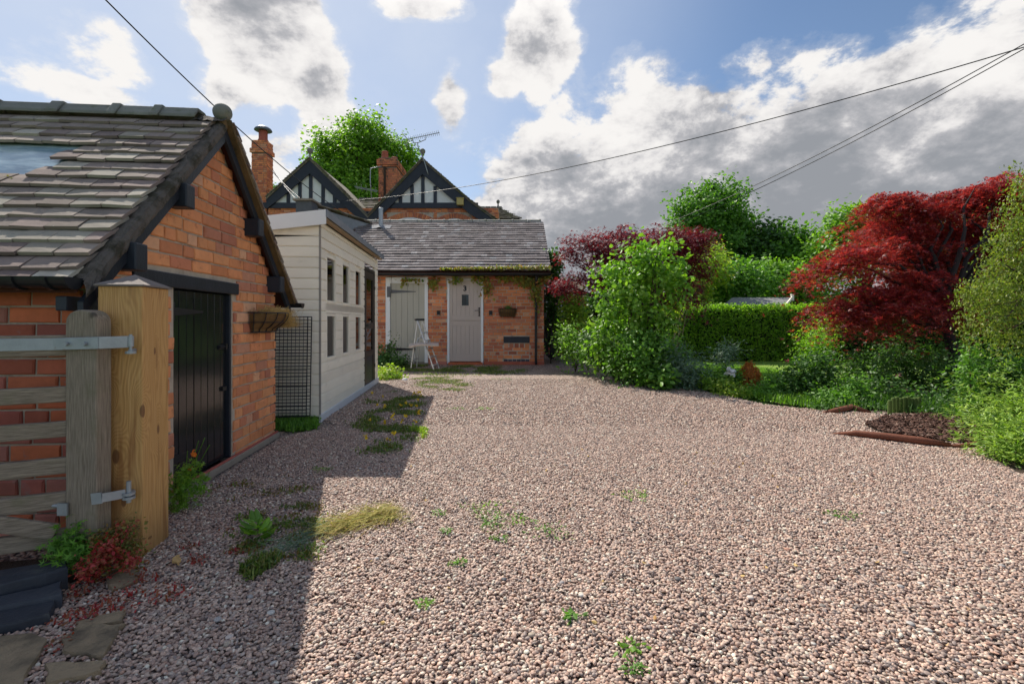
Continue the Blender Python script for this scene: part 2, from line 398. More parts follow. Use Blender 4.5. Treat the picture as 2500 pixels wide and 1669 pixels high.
M['leaf_maple2'] = leafmat('purple_maple_leaves', G((0.111, 0.017, 0.036), (0.170, 0.026, 0.042), (0.060, 0.012, 0.029), (0.255, 0.040, 0.042), (0.085, 0.020, 0.034)), 0.32, tcol=(1.9, 0.8, 0.7))
M['leaf_creeper'] = leafmat('creeper_leaves', G((0.196, 0.252, 0.042), (0.308, 0.238, 0.042), (0.140, 0.224, 0.042), (0.420, 0.154, 0.042)), 0.35)
M['leaf_red'] = leafmat('red_sedum_leaves', G((0.380, 0.030, 0.040), (0.300, 0.060, 0.030), (0.220, 0.110, 0.040), (0.450, 0.050, 0.070)), 0.3, tcol=(1.6, .9, .6))
M['leaf_rust'] = leafmat('rusty_weed_leaves', G((0.224, 0.098, 0.035), (0.196, 0.168, 0.042), (0.140, 0.196, 0.042)), 0.3)
M['leaf_tall'] = leafmat('bright_tree_leaves', G((0.132, 0.264, 0.024), (0.204, 0.360, 0.036), (0.096, 0.204, 0.024), (0.288, 0.432, 0.060)), 0.45)
M['flower_white'] = mat('white_petals', (0.75, 0.75, 0.73), 0.6, 0.1, transl=0.2, tcol=(1, 1, 1))
M['flower_yellow'] = mat('yellow_petals', (0.75, 0.50, 0.02), 0.6, 0.1)
M['flower_orange'] = mat('orange_petals', (0.75, 0.20, 0.02), 0.6, 0.1)
M['flower_blue'] = mat('lilac_petals', (0.30, 0.26, 0.62), 0.6, 0.1)

def glassmat(name, tint=(0.9, 0.93, 0.95), refl=0.5):
    m = bpy.data.materials.new(name); m.use_nodes = True; nt = m.node_tree
    for n in list(nt.nodes):
        if n.type != 'OUTPUT_MATERIAL': nt.nodes.remove(n)
    t = nt.nodes.new('ShaderNodeBsdfTransparent'); t.inputs[0].default_value = (*tint, 1)
    g = nt.nodes.new('ShaderNodeBsdfGlossy'); g.inputs['Roughness'].default_value = 0.03
    lw = nt.nodes.new('ShaderNodeLayerWeight'); lw.inputs[0].default_value = refl
    mx = nt.nodes.new('ShaderNodeMixShader')
    nt.links.new(lw.outputs['Fresnel'], mx.inputs[0]); nt.links.new(t.outputs[0], mx.inputs[1]); nt.links.new(g.outputs[0], mx.inputs[2])
    nt.links.new(mx.outputs[0], nt.nodes['Material Output'].inputs[0])
    return m
M['glass'] = glassmat('window_glass', (0.80, 0.82, 0.82), 0.6)
M['dark_glass'] = mat('dark_pane', (0.03, 0.045, 0.055), 0.08, 0.2, 0, 3, coat=0.5)
M['skylight'] = mat('rooflight_painted_reflection', (0.16, 0.27, 0.34), 0.25, 0.6, 0, 3, 0.1, 12, col2=(0.60, 0.72, 0.72), c2scale=3.5, c2lo=0.36, c2hi=0.62, stretch=(.6, 2, 3), coat=0.8)  # pale cyan streaks paint the sky's reflection on the sheet

def wood_new():      # yellow pine: growth rings cut lengthways, bent round a few knots
    m = bpy.data.materials.new('fresh_treated_pine'); m.use_nodes = True; nt = m.node_tree; bs = nt.nodes['Principled BSDF']
    g = nt.nodes.new('ShaderNodeNewGeometry'); pos = X(nt, g.outputs['Position'])
    sp = nt.nodes.new('ShaderNodeSeparateXYZ'); nt.links.new(pos.s, sp.inputs[0])
    warp = noise_x(nt, vop(nt, 'MULTIPLY', pos, (1, 1, 0.22)), 6, 3, 0.5)
    kn = None; core = None
    for (x, y, z, s_) in ((-1.905, 2.325, .50, 1.0), (-1.94, 2.325, .80, .8), (-1.789, 2.345, .715, .9), (-1.80, 2.47, .60, .8), (-1.80, 2.44, 1.0, .55), (-1.93, 2.32, 1.07, .6), (-1.87, 2.325, .28, .7)):
        dd = vop(nt, 'MULTIPLY', vop(nt, 'SUBTRACT', pos, (x, y, z)), (1, 1, .45)); r = vop(nt, 'LENGTH', dd) * (1 / s_)
        b = r.step(.085, 0.0); cr_ = r.step(.019, .013)
        kn = b if kn is None else kn.mx(b); core = cr_ if core is None else core.mx(cr_)
    ring = (warp * 2.0 + X(nt, sp.outputs[0]) * 9.5 + X(nt, sp.outputs[1]) * 7.0 + kn * 1.1) * 7.0
    tri = (ring.fract() - 0.5)._m('ABSOLUTE') * 2.0
    grain = noise_x(nt, vop(nt, 'MULTIPLY', pos, (1, 1, 0.02)), 260, 2, 0.5)
    col = mixc(nt, tri.step(0.1, 1.0) * 0.42, (0.56, 0.31, 0.105), (0.33, 0.135, 0.03))
    col = mixc(nt, grain.step(0.42, 0.75) * 0.45, col, (0.72, 0.45, 0.20))
    streak = noise_x(nt, vop(nt, 'MULTIPLY', vop(nt, 'ADD', pos, (.31, 0, 0)), (1, 1, 0.10)), 16, 3, 0.5).step(0.54, 0.66)
    col = mixc(nt, streak * 0.62, col, (0.24, 0.085, 0.02))
    col = mixc(nt, core * 0.8, col, (0.14, 0.05, 0.02))
    foot = X(nt, sp.outputs[2]).step(0.25, 0.0)
    col = mixc(nt, foot * 0.5, col, (0.20, 0.10, 0.035))
    nt.links.new(col.s, bs.inputs['Base Color']); bs.inputs['Roughness'].default_value = 0.62
    b = nt.nodes.new('ShaderNodeBump'); b.inputs['Strength'].default_value = 0.3; b.inputs['Distance'].default_value = 0.003
    nt.links.new(tri.s, b.inputs['Height']); nt.links.new(b.outputs[0], bs.inputs['Normal'])
    return m
M['pine'] = wood_new()
def wood_old(name, axis):
    m = bpy.data.materials.new(name); m.use_nodes = True; nt = m.node_tree; bs = nt.nodes['Principled BSDF']
    g = nt.nodes.new('ShaderNodeNewGeometry'); pos = X(nt, g.outputs['Position'])
    st = vop(nt, 'MULTIPLY', pos, axis)
    gr = noise_x(nt, st, 90, 6, 0.65); big = noise_x(nt, pos, 7, 5, 0.6)
    col = mixc(nt, gr.step(0.25, 0.75), (0.14, 0.108, 0.076), (0.33, 0.265, 0.20))
    col = mixc(nt, big.step(0.5, 0.75) * 0.6, col, (0.15, 0.14, 0.075))
    vo = nt.nodes.new('ShaderNodeTexVoronoi'); nt.links.new(vop(nt, 'MULTIPLY', pos, (7, 7, 5)).s, vo.inputs['Vector']); vo.inputs['Scale'].default_value = 1.0
    col = mixc(nt, X(nt, vo.outputs['Distance']).step(0.12, 0.06) * 0.8, col, (0.035, 0.028, 0.02))
    nt.links.new(col.s, bs.inputs['Base Color']); bs.inputs['Roughness'].default_value = 0.85
    b = nt.nodes.new('ShaderNodeBump'); b.inputs['Strength'].default_value = 0.6; b.inputs['Distance'].default_value = 0.004
    nt.links.new(gr.s, b.inputs['Height']); nt.links.new(b.outputs[0], bs.inputs['Normal'])
    return m
M['old_v'] = wood_old('weathered_oak_upright', (2, 2, 0.10)); M['old_h'] = wood_old('weathered_oak_rail', (0.12, 0.2, 2))
# ------------------------------------------------------------------ pieces: bricks, tiles, boards
PCACHE = {}
def piece_mesh(key, fn, m):
    k = (key, m.name)
    if k not in PCACHE:
        v, f = fn()
        me = bpy.data.meshes.new(str(key[0])); me.from_pydata(v, [], f); me.update(); me.materials.append(m)
        PCACHE[k] = (me, v, f)
    return PCACHE[k]

def in_view(p, pad=40):
    if p.y < 0.3: return False
    x = 1250 + FPX * p.x / p.y; y = HORY - FPX * (p.z - CAM_H) / p.y
    return -pad < x < 2500 + pad and -pad < y < 1669 + pad

def pieces(name, specs, m, parent, limit=290, mass=None, near=None):
    """specs: (matrix, key, fn). The `limit` largest in view become objects, the rest one mesh."""
    def sc(s):
        p = s[0].translation
        return (0 if in_view(p) else 1, near(p) if near else p.y)
    specs = sorted(specs, key=sc)
    for mt, key, fn in specs[:limit]:
        if not in_view(mt.translation, 150) and len(specs) > limit: continue
        me = piece_mesh(key, fn, m)[0]
        o = bpy.data.objects.new(name, me); C.objects.link(o)
        if parent is not None: attach(o, parent)
        o.matrix_basis = mt
    rest = specs[limit:] + [s for s in specs[:limit] if not in_view(s[0].translation, 150) and len(specs) > limit]
    if rest:
        mb = MB()
        for mt, key, fn in rest:
            _, v, f = piece_mesh(key, fn, m)
            mb.add([mt @ Vector(q) for q in v], f)
        mb.build(mass or name + '_mass', m, parent, kind='stuff')

def brick_geo(L, H, Dp, var, ch=0.006):
    def fn():
        r = random.Random(var * 31 + int(L * 1000)); v = []
        x, z, y = L / 2, H / 2, Dp / 2
        for yy, k in ((-y, ch), (-y + ch, 0), (y - ch, 0), (y, ch)):
            for sx, sz in ((-1, -1), (1, -1), (1, 1), (-1, 1)):
                j = 0.0034 if H > 0.05 else 0.001
                v.append((sx * (x - k) + r.uniform(-j, j), yy, sz * (z - k) + r.uniform(-j, j)))
        f = [(0, 1, 2, 3), (15, 14, 13, 12)]
        for a in (0, 4, 8):
            for i in range(4):
                j = (i + 1) % 4
                f.append((a + i, a + 4 + i, a + 4 + j, a + j))
        return v, f
    return fn

def brick_specs(o, A, N, length, ztop, openings=(), z0=0.0, pitch=0.088, bl=0.235, joint=0.013, depth=0.07, seed=1, scale=1.0, header_every=4, proud=0.0015):
    """brick specs for a wall starting at o, running along A, outward normal N; ztop(s) gives the wall top."""
    r = random.Random(seed); A = Vector(A).normalized(); N = Vector(N).normalized(); up = Vector((0, 0, 1))
    Y = up.cross(A); rot = Matrix((A, Y, up)).transposed().to_4x4()
    out = []; nc = int(max(ztop(length * t / 20) for t in range(21)) / pitch) + 1
    hd = (bl - joint) / 2
    for c in range(nc):
        za = z0 + c * pitch; zb = za + pitch - joint
        hdr = (c % header_every == header_every - 1)
        unit = (hd + joint) if hdr else (bl + joint)
        s = -((c % 2) * unit * 0.5) + r.uniform(-0.012, 0.012)
        while s < length:
            w = unit - joint
            if not hdr and r.random() < 0.18: w = hd
            a, b = max(s, 0.0), min(s + w, length)
            s += w + joint
            # clip by openings
            segs = [(a, b)]
            for (p, q, lo, hi) in openings:
                if zb > lo + 0.01 and za < hi - 0.01:
                    ns = []
                    for (x, y) in segs:
                        if y <= p or x >= q: ns.append((x, y))
                        else:
                            if x < p: ns.append((x, p))
                            if y > q: ns.append((q, y))
                    segs = ns
            for (x, y) in segs:
                # keep under the roof line
                while y - x > 0.03 and ztop(x) < zb - 0.012: x += 0.01
                while y - x > 0.03 and ztop(y) < zb - 0.012: y -= 0.01
                if y - x < 0.035: continue
                L = round((y - x) / 0.005) * 0.005; var = r.randrange(3)
                jz = r.uniform(-0.0015, 0.0015)
                pos = Vector(o) + A * (x + y) / 2 + N * (-depth / 2 + r.uniform(-proud, proud)) + up * ((za + zb) / 2 + jz)
                Lm = min(L, y - x + 0.002)
                out.append((Matrix.Translation(pos) @ rot @ Matrix.Rotation(r.uniform(-0.006, 0.006), 4, 'Y'), ('brick', round(Lm, 3), pitch, var), brick_geo(Lm, pitch - joint, depth, var)))
    return out

def tile_geo(W, L, t, var, camber=0.004):
    def fn():
        r = random.Random(var * 17 + 3); v = []
        ys = (0, L * 0.5, L)
        for iy, y in enumerate(ys):
            cz = camber * (1 - (iy - 1) ** 2)
            j = r.uniform(-0.002, 0.002) if iy == 0 else 0
            tw = r.uniform(-0.003, 0.003) if iy == 0 else 0
            v += [(-W / 2, y + j, cz + tw), (W / 2, y - j, cz - tw), (W / 2, y - j, cz - tw + t), (-W / 2, y + j, cz + tw + t)]
        f = [(0, 1, 2, 3)[::-1], (8, 9, 10, 11)]
        for a in (0, 4):
            for i in range(4):
                k = (i + 1) % 4
                f.append((a + i, a + k, a + 4 + k, a + 4 + i))
        return v, f
    return fn

def tile_specs(o, A, S, nrm, length, slope, gauge, tw, t=0.013, seed=1, skip=None, over=1.55, jit=0.004, lim=None):
    """tiles on a plane: o = eave corner, A along the eave, S up the slope, nrm outward."""
    r = random.Random(seed); A = Vector(A).normalized(); S = Vector(S).normalized(); nrm = Vector(nrm).normalized()
    if A.cross(S).dot(nrm) < 0: base = Matrix((-A, S, nrm)).transposed().to_4x4()
    else: base = Matrix((A, S, nrm)).transposed().to_4x4()
    out = []; n = int(slope / gauge + 0.3); L = gauge * over
    tilt = math.atan2(t * 1.25, gauge)
    for c in range(n):
        d = c * gauge
        s = -tw * (0.5 if c % 2 else 0.0); wave = [r.uniform(-1, 1) for _ in range(4)]
        while s < length - 0.02:
            a, b = max(0, s), min(length, s + tw - 0.004)
            s += tw
            if b - a < 0.04: continue
            mid = (a + b) / 2
            if skip and skip(mid, d): continue
            W = round((b - a) / 0.01) * 0.01; var = r.randrange(4)
            lift = t * 1.35 + 0.004 * math.sin(mid * 2.1 + wave[0] * 3) * (1 if jit > 0.002 else 0.3)
            pos = Vector(o) + A * mid + S * (d + r.uniform(-jit, jit) * 1.3) + nrm * (lift + r.uniform(0, jit * 0.5))
            mt = Matrix.Translation(pos) @ base @ Matrix.Rotation(r.uniform(-jit, jit) * 2.2, 4, 'Z') @ Matrix.Rotation(-tilt + r.uniform(-jit, jit) * 2, 4, 'X') @ Matrix.Rotation(r.uniform(-jit, jit) * 2.5, 4, 'Y')
            out.append((mt, ('roof_tile', W, gauge, var, t), tile_geo(W, L, t, var)))
    return out

# ------------------------------------------------------------------ foliage
NR = np.random.RandomState(5)
def unit(a): return a / np.maximum(np.linalg.norm(a, axis=1, keepdims=True), 1e-9)

def leaf_arrays(cen, nrm, size, aspect=0.55, fold=0.25, shape='oval', dirs=None, rs=None):
    """one small folded leaf per centre. Returns verts, faces."""
    rs = rs or NR; N = len(cen)
    nrm = unit(nrm)
    if dirs is None: dirs = rs.normal(size=(N, 3))
    d = dirs - nrm * (dirs * nrm).sum(1, keepdims=True); d = unit(d); s = np.cross(nrm, d)
    sz = (size * rs.uniform(0.6, 1.25, (N, 1)))
    if shape == 'oval':       # 6 verts: base, 2 left, tip, 2 right folded down the midrib
        pts = [(-.5, 0, 0), (-.15, -.5, 1), (.25, -.38, 1), (.5, 0, 0), (.25, .38, 1), (-.15, .5, 1)]
        fc = [(0, 1, 2, 3), (0, 3, 4, 5)]
    elif shape == 'diamond':
        pts = [(-.5, 0, 0), (0, -.5, 1), (.5, 0, 0), (0, .5, 1)]; fc = [(0, 1, 2), (0, 2, 3)]
    elif shape == 'blade':
        pts = [(-.5, -.12, 0), (-.5, .12, 0), (.1, .10, .3), (.5, 0, 1), (.1, -.10, .3)]; fc = [(0, 1, 2, 4), (4, 2, 3)]
    elif shape == 'hand':     # palmate, five fingers, concave polygon fan
        pts = [(-.35, 0, 0)]
        for k, a in enumerate((-100, -50, 0, 50, 100)):
            l = (0.5, .7, .85, .7, .5)[k]; ar = math.radians(a)
            if k: am = math.radians(a - 25); pts.append((-.35 + .22 * math.cos(am), .22 * math.sin(am), .3))
            pts.append((-.35 + l * math.cos(ar), l * math.sin(ar), .8))
        fc = [(0, i, i + 1) for i in range(1, len(pts) - 1)]
        fc = [(0, 1, 2), (0, 2, 3), (0, 3, 4), (0, 4, 5), (0, 5, 6), (0, 6, 7), (0, 7, 8), (0, 8, 9)]
    elif shape == 'star':     # finely cut leaf: five narrow fingers
        pts = []; fc = []
        for k, a in enumerate((-95, -45, 0, 45, 95)):
            l = (.5, .8, 1.0, .8, .5)[k]; ar = math.radians(a); nx, ny = -math.sin(ar) * .075, math.cos(ar) * .075; i0 = len(pts)
            pts += [(-.35 + nx, ny, 0), (-.35 - nx, -ny, 0), (-.35 + l * math.cos(ar), l * math.sin(ar), .8)]; fc.append((i0, i0 + 1, i0 + 2))
    K = len(pts); V = np.zeros((N, K, 3))
    for i, (a, b, c) in enumerate(pts):
        V[:, i] = cen + d * a * sz + s * (b * aspect * 1.0 if shape not in ('hand', 'star') else b) * sz - nrm * (abs(b) * fold * c) * sz
    F = []
    for f in fc: F.append((np.arange(N)[:, None] * K + np.array(f)[None, :], len(f)))
    return V.reshape(-1, 3), F

class Leaves:
    def __init__(s): s.V = []; s.F = []; s.n = 0
    def add(s, V, F):
        for idx, k in F: s.F.append((idx + s.n, k))
        s.V.append(V); s.n += len(V)
    def build(s, name, m, parent=None, **props):
        V = np.concatenate(s.V); me = bpy.data.meshes.new(name)
        me.vertices.add(len(V)); me.vertices.foreach_set('co', V.astype(np.float32).ravel())
        li = np.concatenate([i.ravel() for i, k in s.F]); ks = np.concatenate([np.full(len(i), k) for i, k in s.F])
        me.loops.add(len(li)); me.loops.foreach_set('vertex_index', li.astype(np.int32))
        me.polygons.add(len(ks)); st = np.concatenate([[0], np.cumsum(ks)[:-1]])
        me.polygons.foreach_set('loop_start', st.astype(np.int32)); me.polygons.foreach_set('loop_total', ks.astype(np.int32))
        me.update(calc_edges=True)
        return link(name, me, m, parent, **props)

def clumps(lobes, n, rs, shell=0.55, rough=0.25):
    """n clump centres spread through a union of ellipsoids (cx,cy,cz,rx,ry,rz)."""
    L = np.array(lobes, float); w = (L[:, 3] * L[:, 4] * L[:, 5]) ** 0.72; w /= w.sum()
    idx = rs.choice(len(L), n, p=w); d = unit(rs.normal(size=(n, 3)))
    rr = (shell + (1 - shell) * rs.uniform(0, 1, (n, 1)) ** 0.6) * (1 + rough * np.clip(rs.normal(size=(n, 1)), -1.6, 1.6) * 0.5)
    return L[idx, :3] + d * rr * L[idx, 3:], d

def crown(lobes, n, per, size, cr, rs, flat=1.0, shape='oval', up=0.5, out=0.5, droop=0.0, shell=0.55, rough=0.25, aspect=0.6, fold=0.25, L=None, extra=None):
    c, d = clumps(lobes, n, rs, shell, rough)
    if extra is not None: c = np.concatenate([c, extra]); d = np.concatenate([d, np.tile([0, 0, 1.0], (len(extra), 1))]); n = len(c)
    N = n * per; off = np.clip(rs.normal(size=(N, 3)), -1.7, 1.7) * cr * rs.uniform(.5, 1.3, (n, 1)).repeat(per, 0) * np.array([1, 1, flat])
    cc = c.repeat(per, 0); dd = d.repeat(per, 0)
    rad = np.sqrt((off[:, :2] ** 2).sum(1)); pos = cc + off
    pos[:, 2] -= droop * rad ** 1.4
    nm = dd * out + np.array([0, 0, up]) + rs.normal(size=(N, 3)) * 0.5
    dr = off * np.array([1, 1, .3]) + rs.normal(size=(N, 3)) * 0.05 - np.array([0, 0, droop * 0.25]) + dd * cr * 0.4
    L = L or Leaves(); V, F = leaf_arrays(pos, nm, size, aspect, fold, shape, dr, rs); L.add(V, F)
    return L, c

def limbs(mb, base, tips, r0, rs, forks=0.45, n=6, wob=0.12, spread=None, top=None):
    """trunk to a fork point then limbs curving to a selection of tips"""
    base = Vector(base)
    for t in tips:
        t = Vector(t); mid = base.lerp(t, forks); mid.z = base.z + (t.z - base.z) * (forks + 0.15)
        mid.x = base.x + (t.x - base.x) * forks * 0.6; mid.y = base.y + (t.y - base.y) * forks * 0.6
        pts = []
        for i in range(6):
            s = i / 5; p = base.lerp(mid, s * 2) if s < .5 else mid.lerp(t, s * 2 - 1)
            q = (base * (1 - s) ** 2 + mid * 2 * s * (1 - s) + t * s * s)
            q = q + Vector(rs.normal(size=3)) * wob * s * (1 - s) * (t - base).length * 0.5
            pts.append(q)
        rr = [r0 * (1 - i / 5) ** 0.9 + r0 * 0.12 for i in range(6)]
        mb.tube(pts, rr, n)

def tree(name, label, cat, base, lobes, n, per, size, cr, m, seed=1, r0=0.05, tips=10, group=None, trunk_top=0.35, bark='bark', **kw):
    rs = np.random.RandomState(seed)
    root = thing(name, label, cat, base, group)
    L, c = crown(lobes, n, per, size, cr, rs, **kw)
    L.build('crown' if cat == 'tree' else 'foliage', M[m], root)
    mb = MB(); b = Vector(base); cm = Vector(c.mean(0))
    fork = b.lerp(cm, trunk_top); fork.x = b.x + (cm.x - b.x) * trunk_top * .5
    if trunk_top > 0.02: mb.tube([b - Vector((0, 0, .05)), b.lerp(fork, .5) + Vector((0.02, 0, 0)), fork], [r0 * 1.25, r0, r0 * 0.9], 8)
    pick = c[rs.choice(len(c), min(tips, len(c)), replace=False)]
    limbs(mb, fork, pick, r0 * 0.6, rs)
    mb.build('trunk' if cat == 'tree' else 'stem', M[bark], root, smooth=True)
    return root

def blades(cen, h, rs, w=0.006, lean=0.5, L=None, segs=2):
    """grass blades"""
    N = len(cen); a = rs.uniform(0, 2 * np.pi, N); hh = h * rs.uniform(.5, 1.3, N)
    dx = np.stack([np.cos(a), np.sin(a), np.zeros(N)], 1); sx = np.stack([-np.sin(a), np.cos(a), np.zeros(N)], 1)
    ln = lean * rs.uniform(.2, 1.3, N)
    V = np.zeros((N, 5, 3)); z = np.array([0, 0, 1.0])
    V[:, 0] = cen - sx * w; V[:, 1] = cen + sx * w
    mid = cen + z * (hh * .6)[:, None] + dx * (ln * hh * .3)[:, None]
    V[:, 2] = mid + sx * w * .8; V[:, 4] = mid - sx * w * .8
    V[:, 3] = cen + z * (hh * np.maximum(0.35, 1 - ln * .3))[:, None] + dx * (ln * hh)[:, None]
    L = L or Leaves(); i = np.arange(N)[:, None] * 5
    L.add(V.reshape(-1, 3), [(i + np.array([0, 1, 2, 4]), 4), (i + np.array([4, 2, 3]), 3)])
    return L

def in_poly(x, y, poly):
    r = np.zeros(len(x), bool); j = len(poly) - 1
    for i in range(len(poly)):
        xi, yi = poly[i][:2]; xj, yj = poly[j][:2]
        c = ((yi > y) != (yj > y)) & (x < (xj - xi) * (y - yi) / (yj - yi + 1e-12) + xi)
        r ^= c; j = i
    return r
def scatter(poly, n, rs, z=0.0):
    """n random ground points inside a world-space polygon, patchy"""
    P = np.array([(p[0], p[1]) for p in poly]); lo, hi = P.min(0), P.max(0); out = []
    while sum(map(len, out)) < n:
        q = rs.uniform(lo, hi, (n * 2, 2)); out.append(q[in_poly(q[:, 0], q[:, 1], P)])
    q = np.concatenate(out)[:n]
    return np.concatenate([q, np.full((n, 1), z)], 1)
def patchy(pts, f, thr, rs):
    k = np.array([mnoise.noise(Vector((p[0] * f, p[1] * f, 3.3))) for p in pts])
    return pts[k + rs.normal(size=len(pts)) * .08 > thr]
# ================================================================== GROUND
def sheet(name, poly, z, m, sub=None, **props):
    mb = MB(); mb.add([(p[0], p[1], z) for p in poly], [tuple(range(len(poly)))])
    o = mb.build(name, m, None, **props)
    if o.data.polygons[0].normal.z < 0: fix_normals(o)
    if o.data.polygons[0].normal.z < 0: o.data.flip_normals()
    return o

m_field = mat('meadow_ground', (0.06, 0.11, 0.02), 0.95, 0.35, 0, 0.8, 0.5, 30)
sheet('ground', [(-900, -60), (900, -60), (900, 1500), (-900, 1500)], -0.02, m_field, kind='structure')
m_lawn = mat('mown_lawn', (0.13, 0.235, 0.03), 0.95, 0.25, 0, 2.5, 0.8, 90, col2=(0.20, 0.29, 0.045), c2scale=1.2, c2lo=.4, c2hi=.7)
sheet('lawn', [gnd(1600, 905)[:2], gnd(1830, 965)[:2], (9.0, 6.0), (11, 13.9), (5.4, 20), (3.6, 20)], -0.008, m_lawn, kind='structure')
sheet('flower_bed', [(1.9, 14.5), gnd(1440, 896)[:2], gnd(1560, 925)[:2], gnd(1700, 938)[:2], gnd(1900, 985)[:2], gnd(2300, 1010)[:2], gnd(2402, 1106)[:2], gnd(2500, 1160)[:2], (12, 2.8), (8.2, 7.4), (6.2, 9.0), (4.9, 10.4), (3.8, 12.6), (3.0, 16)], -0.004, M['soil'], kind='structure')

def gravel_mat():      # far gravel, too small to pick apart: cell colours and relief
    m = bpy.data.materials.new('pink_grey_pebble_bed'); m.use_nodes = True; nt = m.node_tree; bs = nt.nodes['Principled BSDF']
    g = nt.nodes.new('ShaderNodeNewGeometry'); pos = X(nt, g.outputs['Position'])
    wv = vop(nt, 'ADD', pos, vop(nt, 'MULTIPLY', noise_x(nt, pos, 30, 2, 0.5, col=True), (0.02, 0.02, 0)))
    vo = nt.nodes.new('ShaderNodeTexVoronoi'); vo.inputs['Scale'].default_value = 62; nt.links.new(wv.s, vo.inputs['Vector'])
    sp = nt.nodes.new('ShaderNodeSeparateColor'); nt.links.new(vo.outputs['Color'], sp.inputs[0])
    cr = nt.nodes.new('ShaderNodeValToRGB'); nt.links.new(sp.outputs[0], cr.inputs[0])
    R = PEB; els = cr.color_ramp.elements
    while len(els) < len(R): els.new(.5)
    for i, (p, c) in enumerate(R): els[i].position = p; els[i].color = (*c, 1)
    d = X(nt, vo.outputs['Distance'])
    col = mixc(nt, d.step(0.42, 0.75), X(nt, cr.outputs[0]), (0.045, 0.035, 0.032))
    big = noise_x(nt, pos, 1.3, 4, .6)
    col = mixc(nt, 1.0, col, mixc(nt, big, (.82, .82, .82), (1.15, 1.12, 1.1)), 'MULTIPLY')
    nt.links.new(col.s, bs.inputs['Base Color']); bs.inputs['Roughness'].default_value = .75
    b = nt.nodes.new('ShaderNodeBump'); b.inputs['Strength'].default_value = 0.9; b.inputs['Distance'].default_value = 0.012
    nt.links.new(d.inv().s, b.inputs['Height']); nt.links.new(b.outputs[0], bs.inputs['Normal'])
    return m
PEB = [(0.0, (0.106, 0.088, 0.084)), (0.08, (0.265, 0.172, 0.138)), (0.25, (0.465, 0.312, 0.236)), (0.42, (0.349, 0.265, 0.222)), (0.55, (0.551, 0.385, 0.290)), (0.68, (0.286, 0.224, 0.197)), (0.80, (0.529, 0.426, 0.335)), (0.90, (0.402, 0.229, 0.162)), (1.0, (0.833, 0.780, 0.631))]
DRIVE = [(-9, 0.6), (9, 0.6), (9, 2.7), gnd(2500, 1160)[:2], gnd(2400, 1104)[:2], gnd(2432, 1060)[:2], gnd(2259, 1012)[:2], gnd(2170, 1003)[:2], gnd(2000, 1000)[:2], gnd(1874, 989)[:2], gnd(1778, 968)[:2], gnd(1683, 947)[:2], gnd(1568, 938)[:2],
         gnd(1484, 911)[:2], gnd(1415, 867)[:2], (2.6, 22), (-9, 22)]
sheet('gravel_drive', DRIVE, 0.0, gravel_mat(), kind='structure')

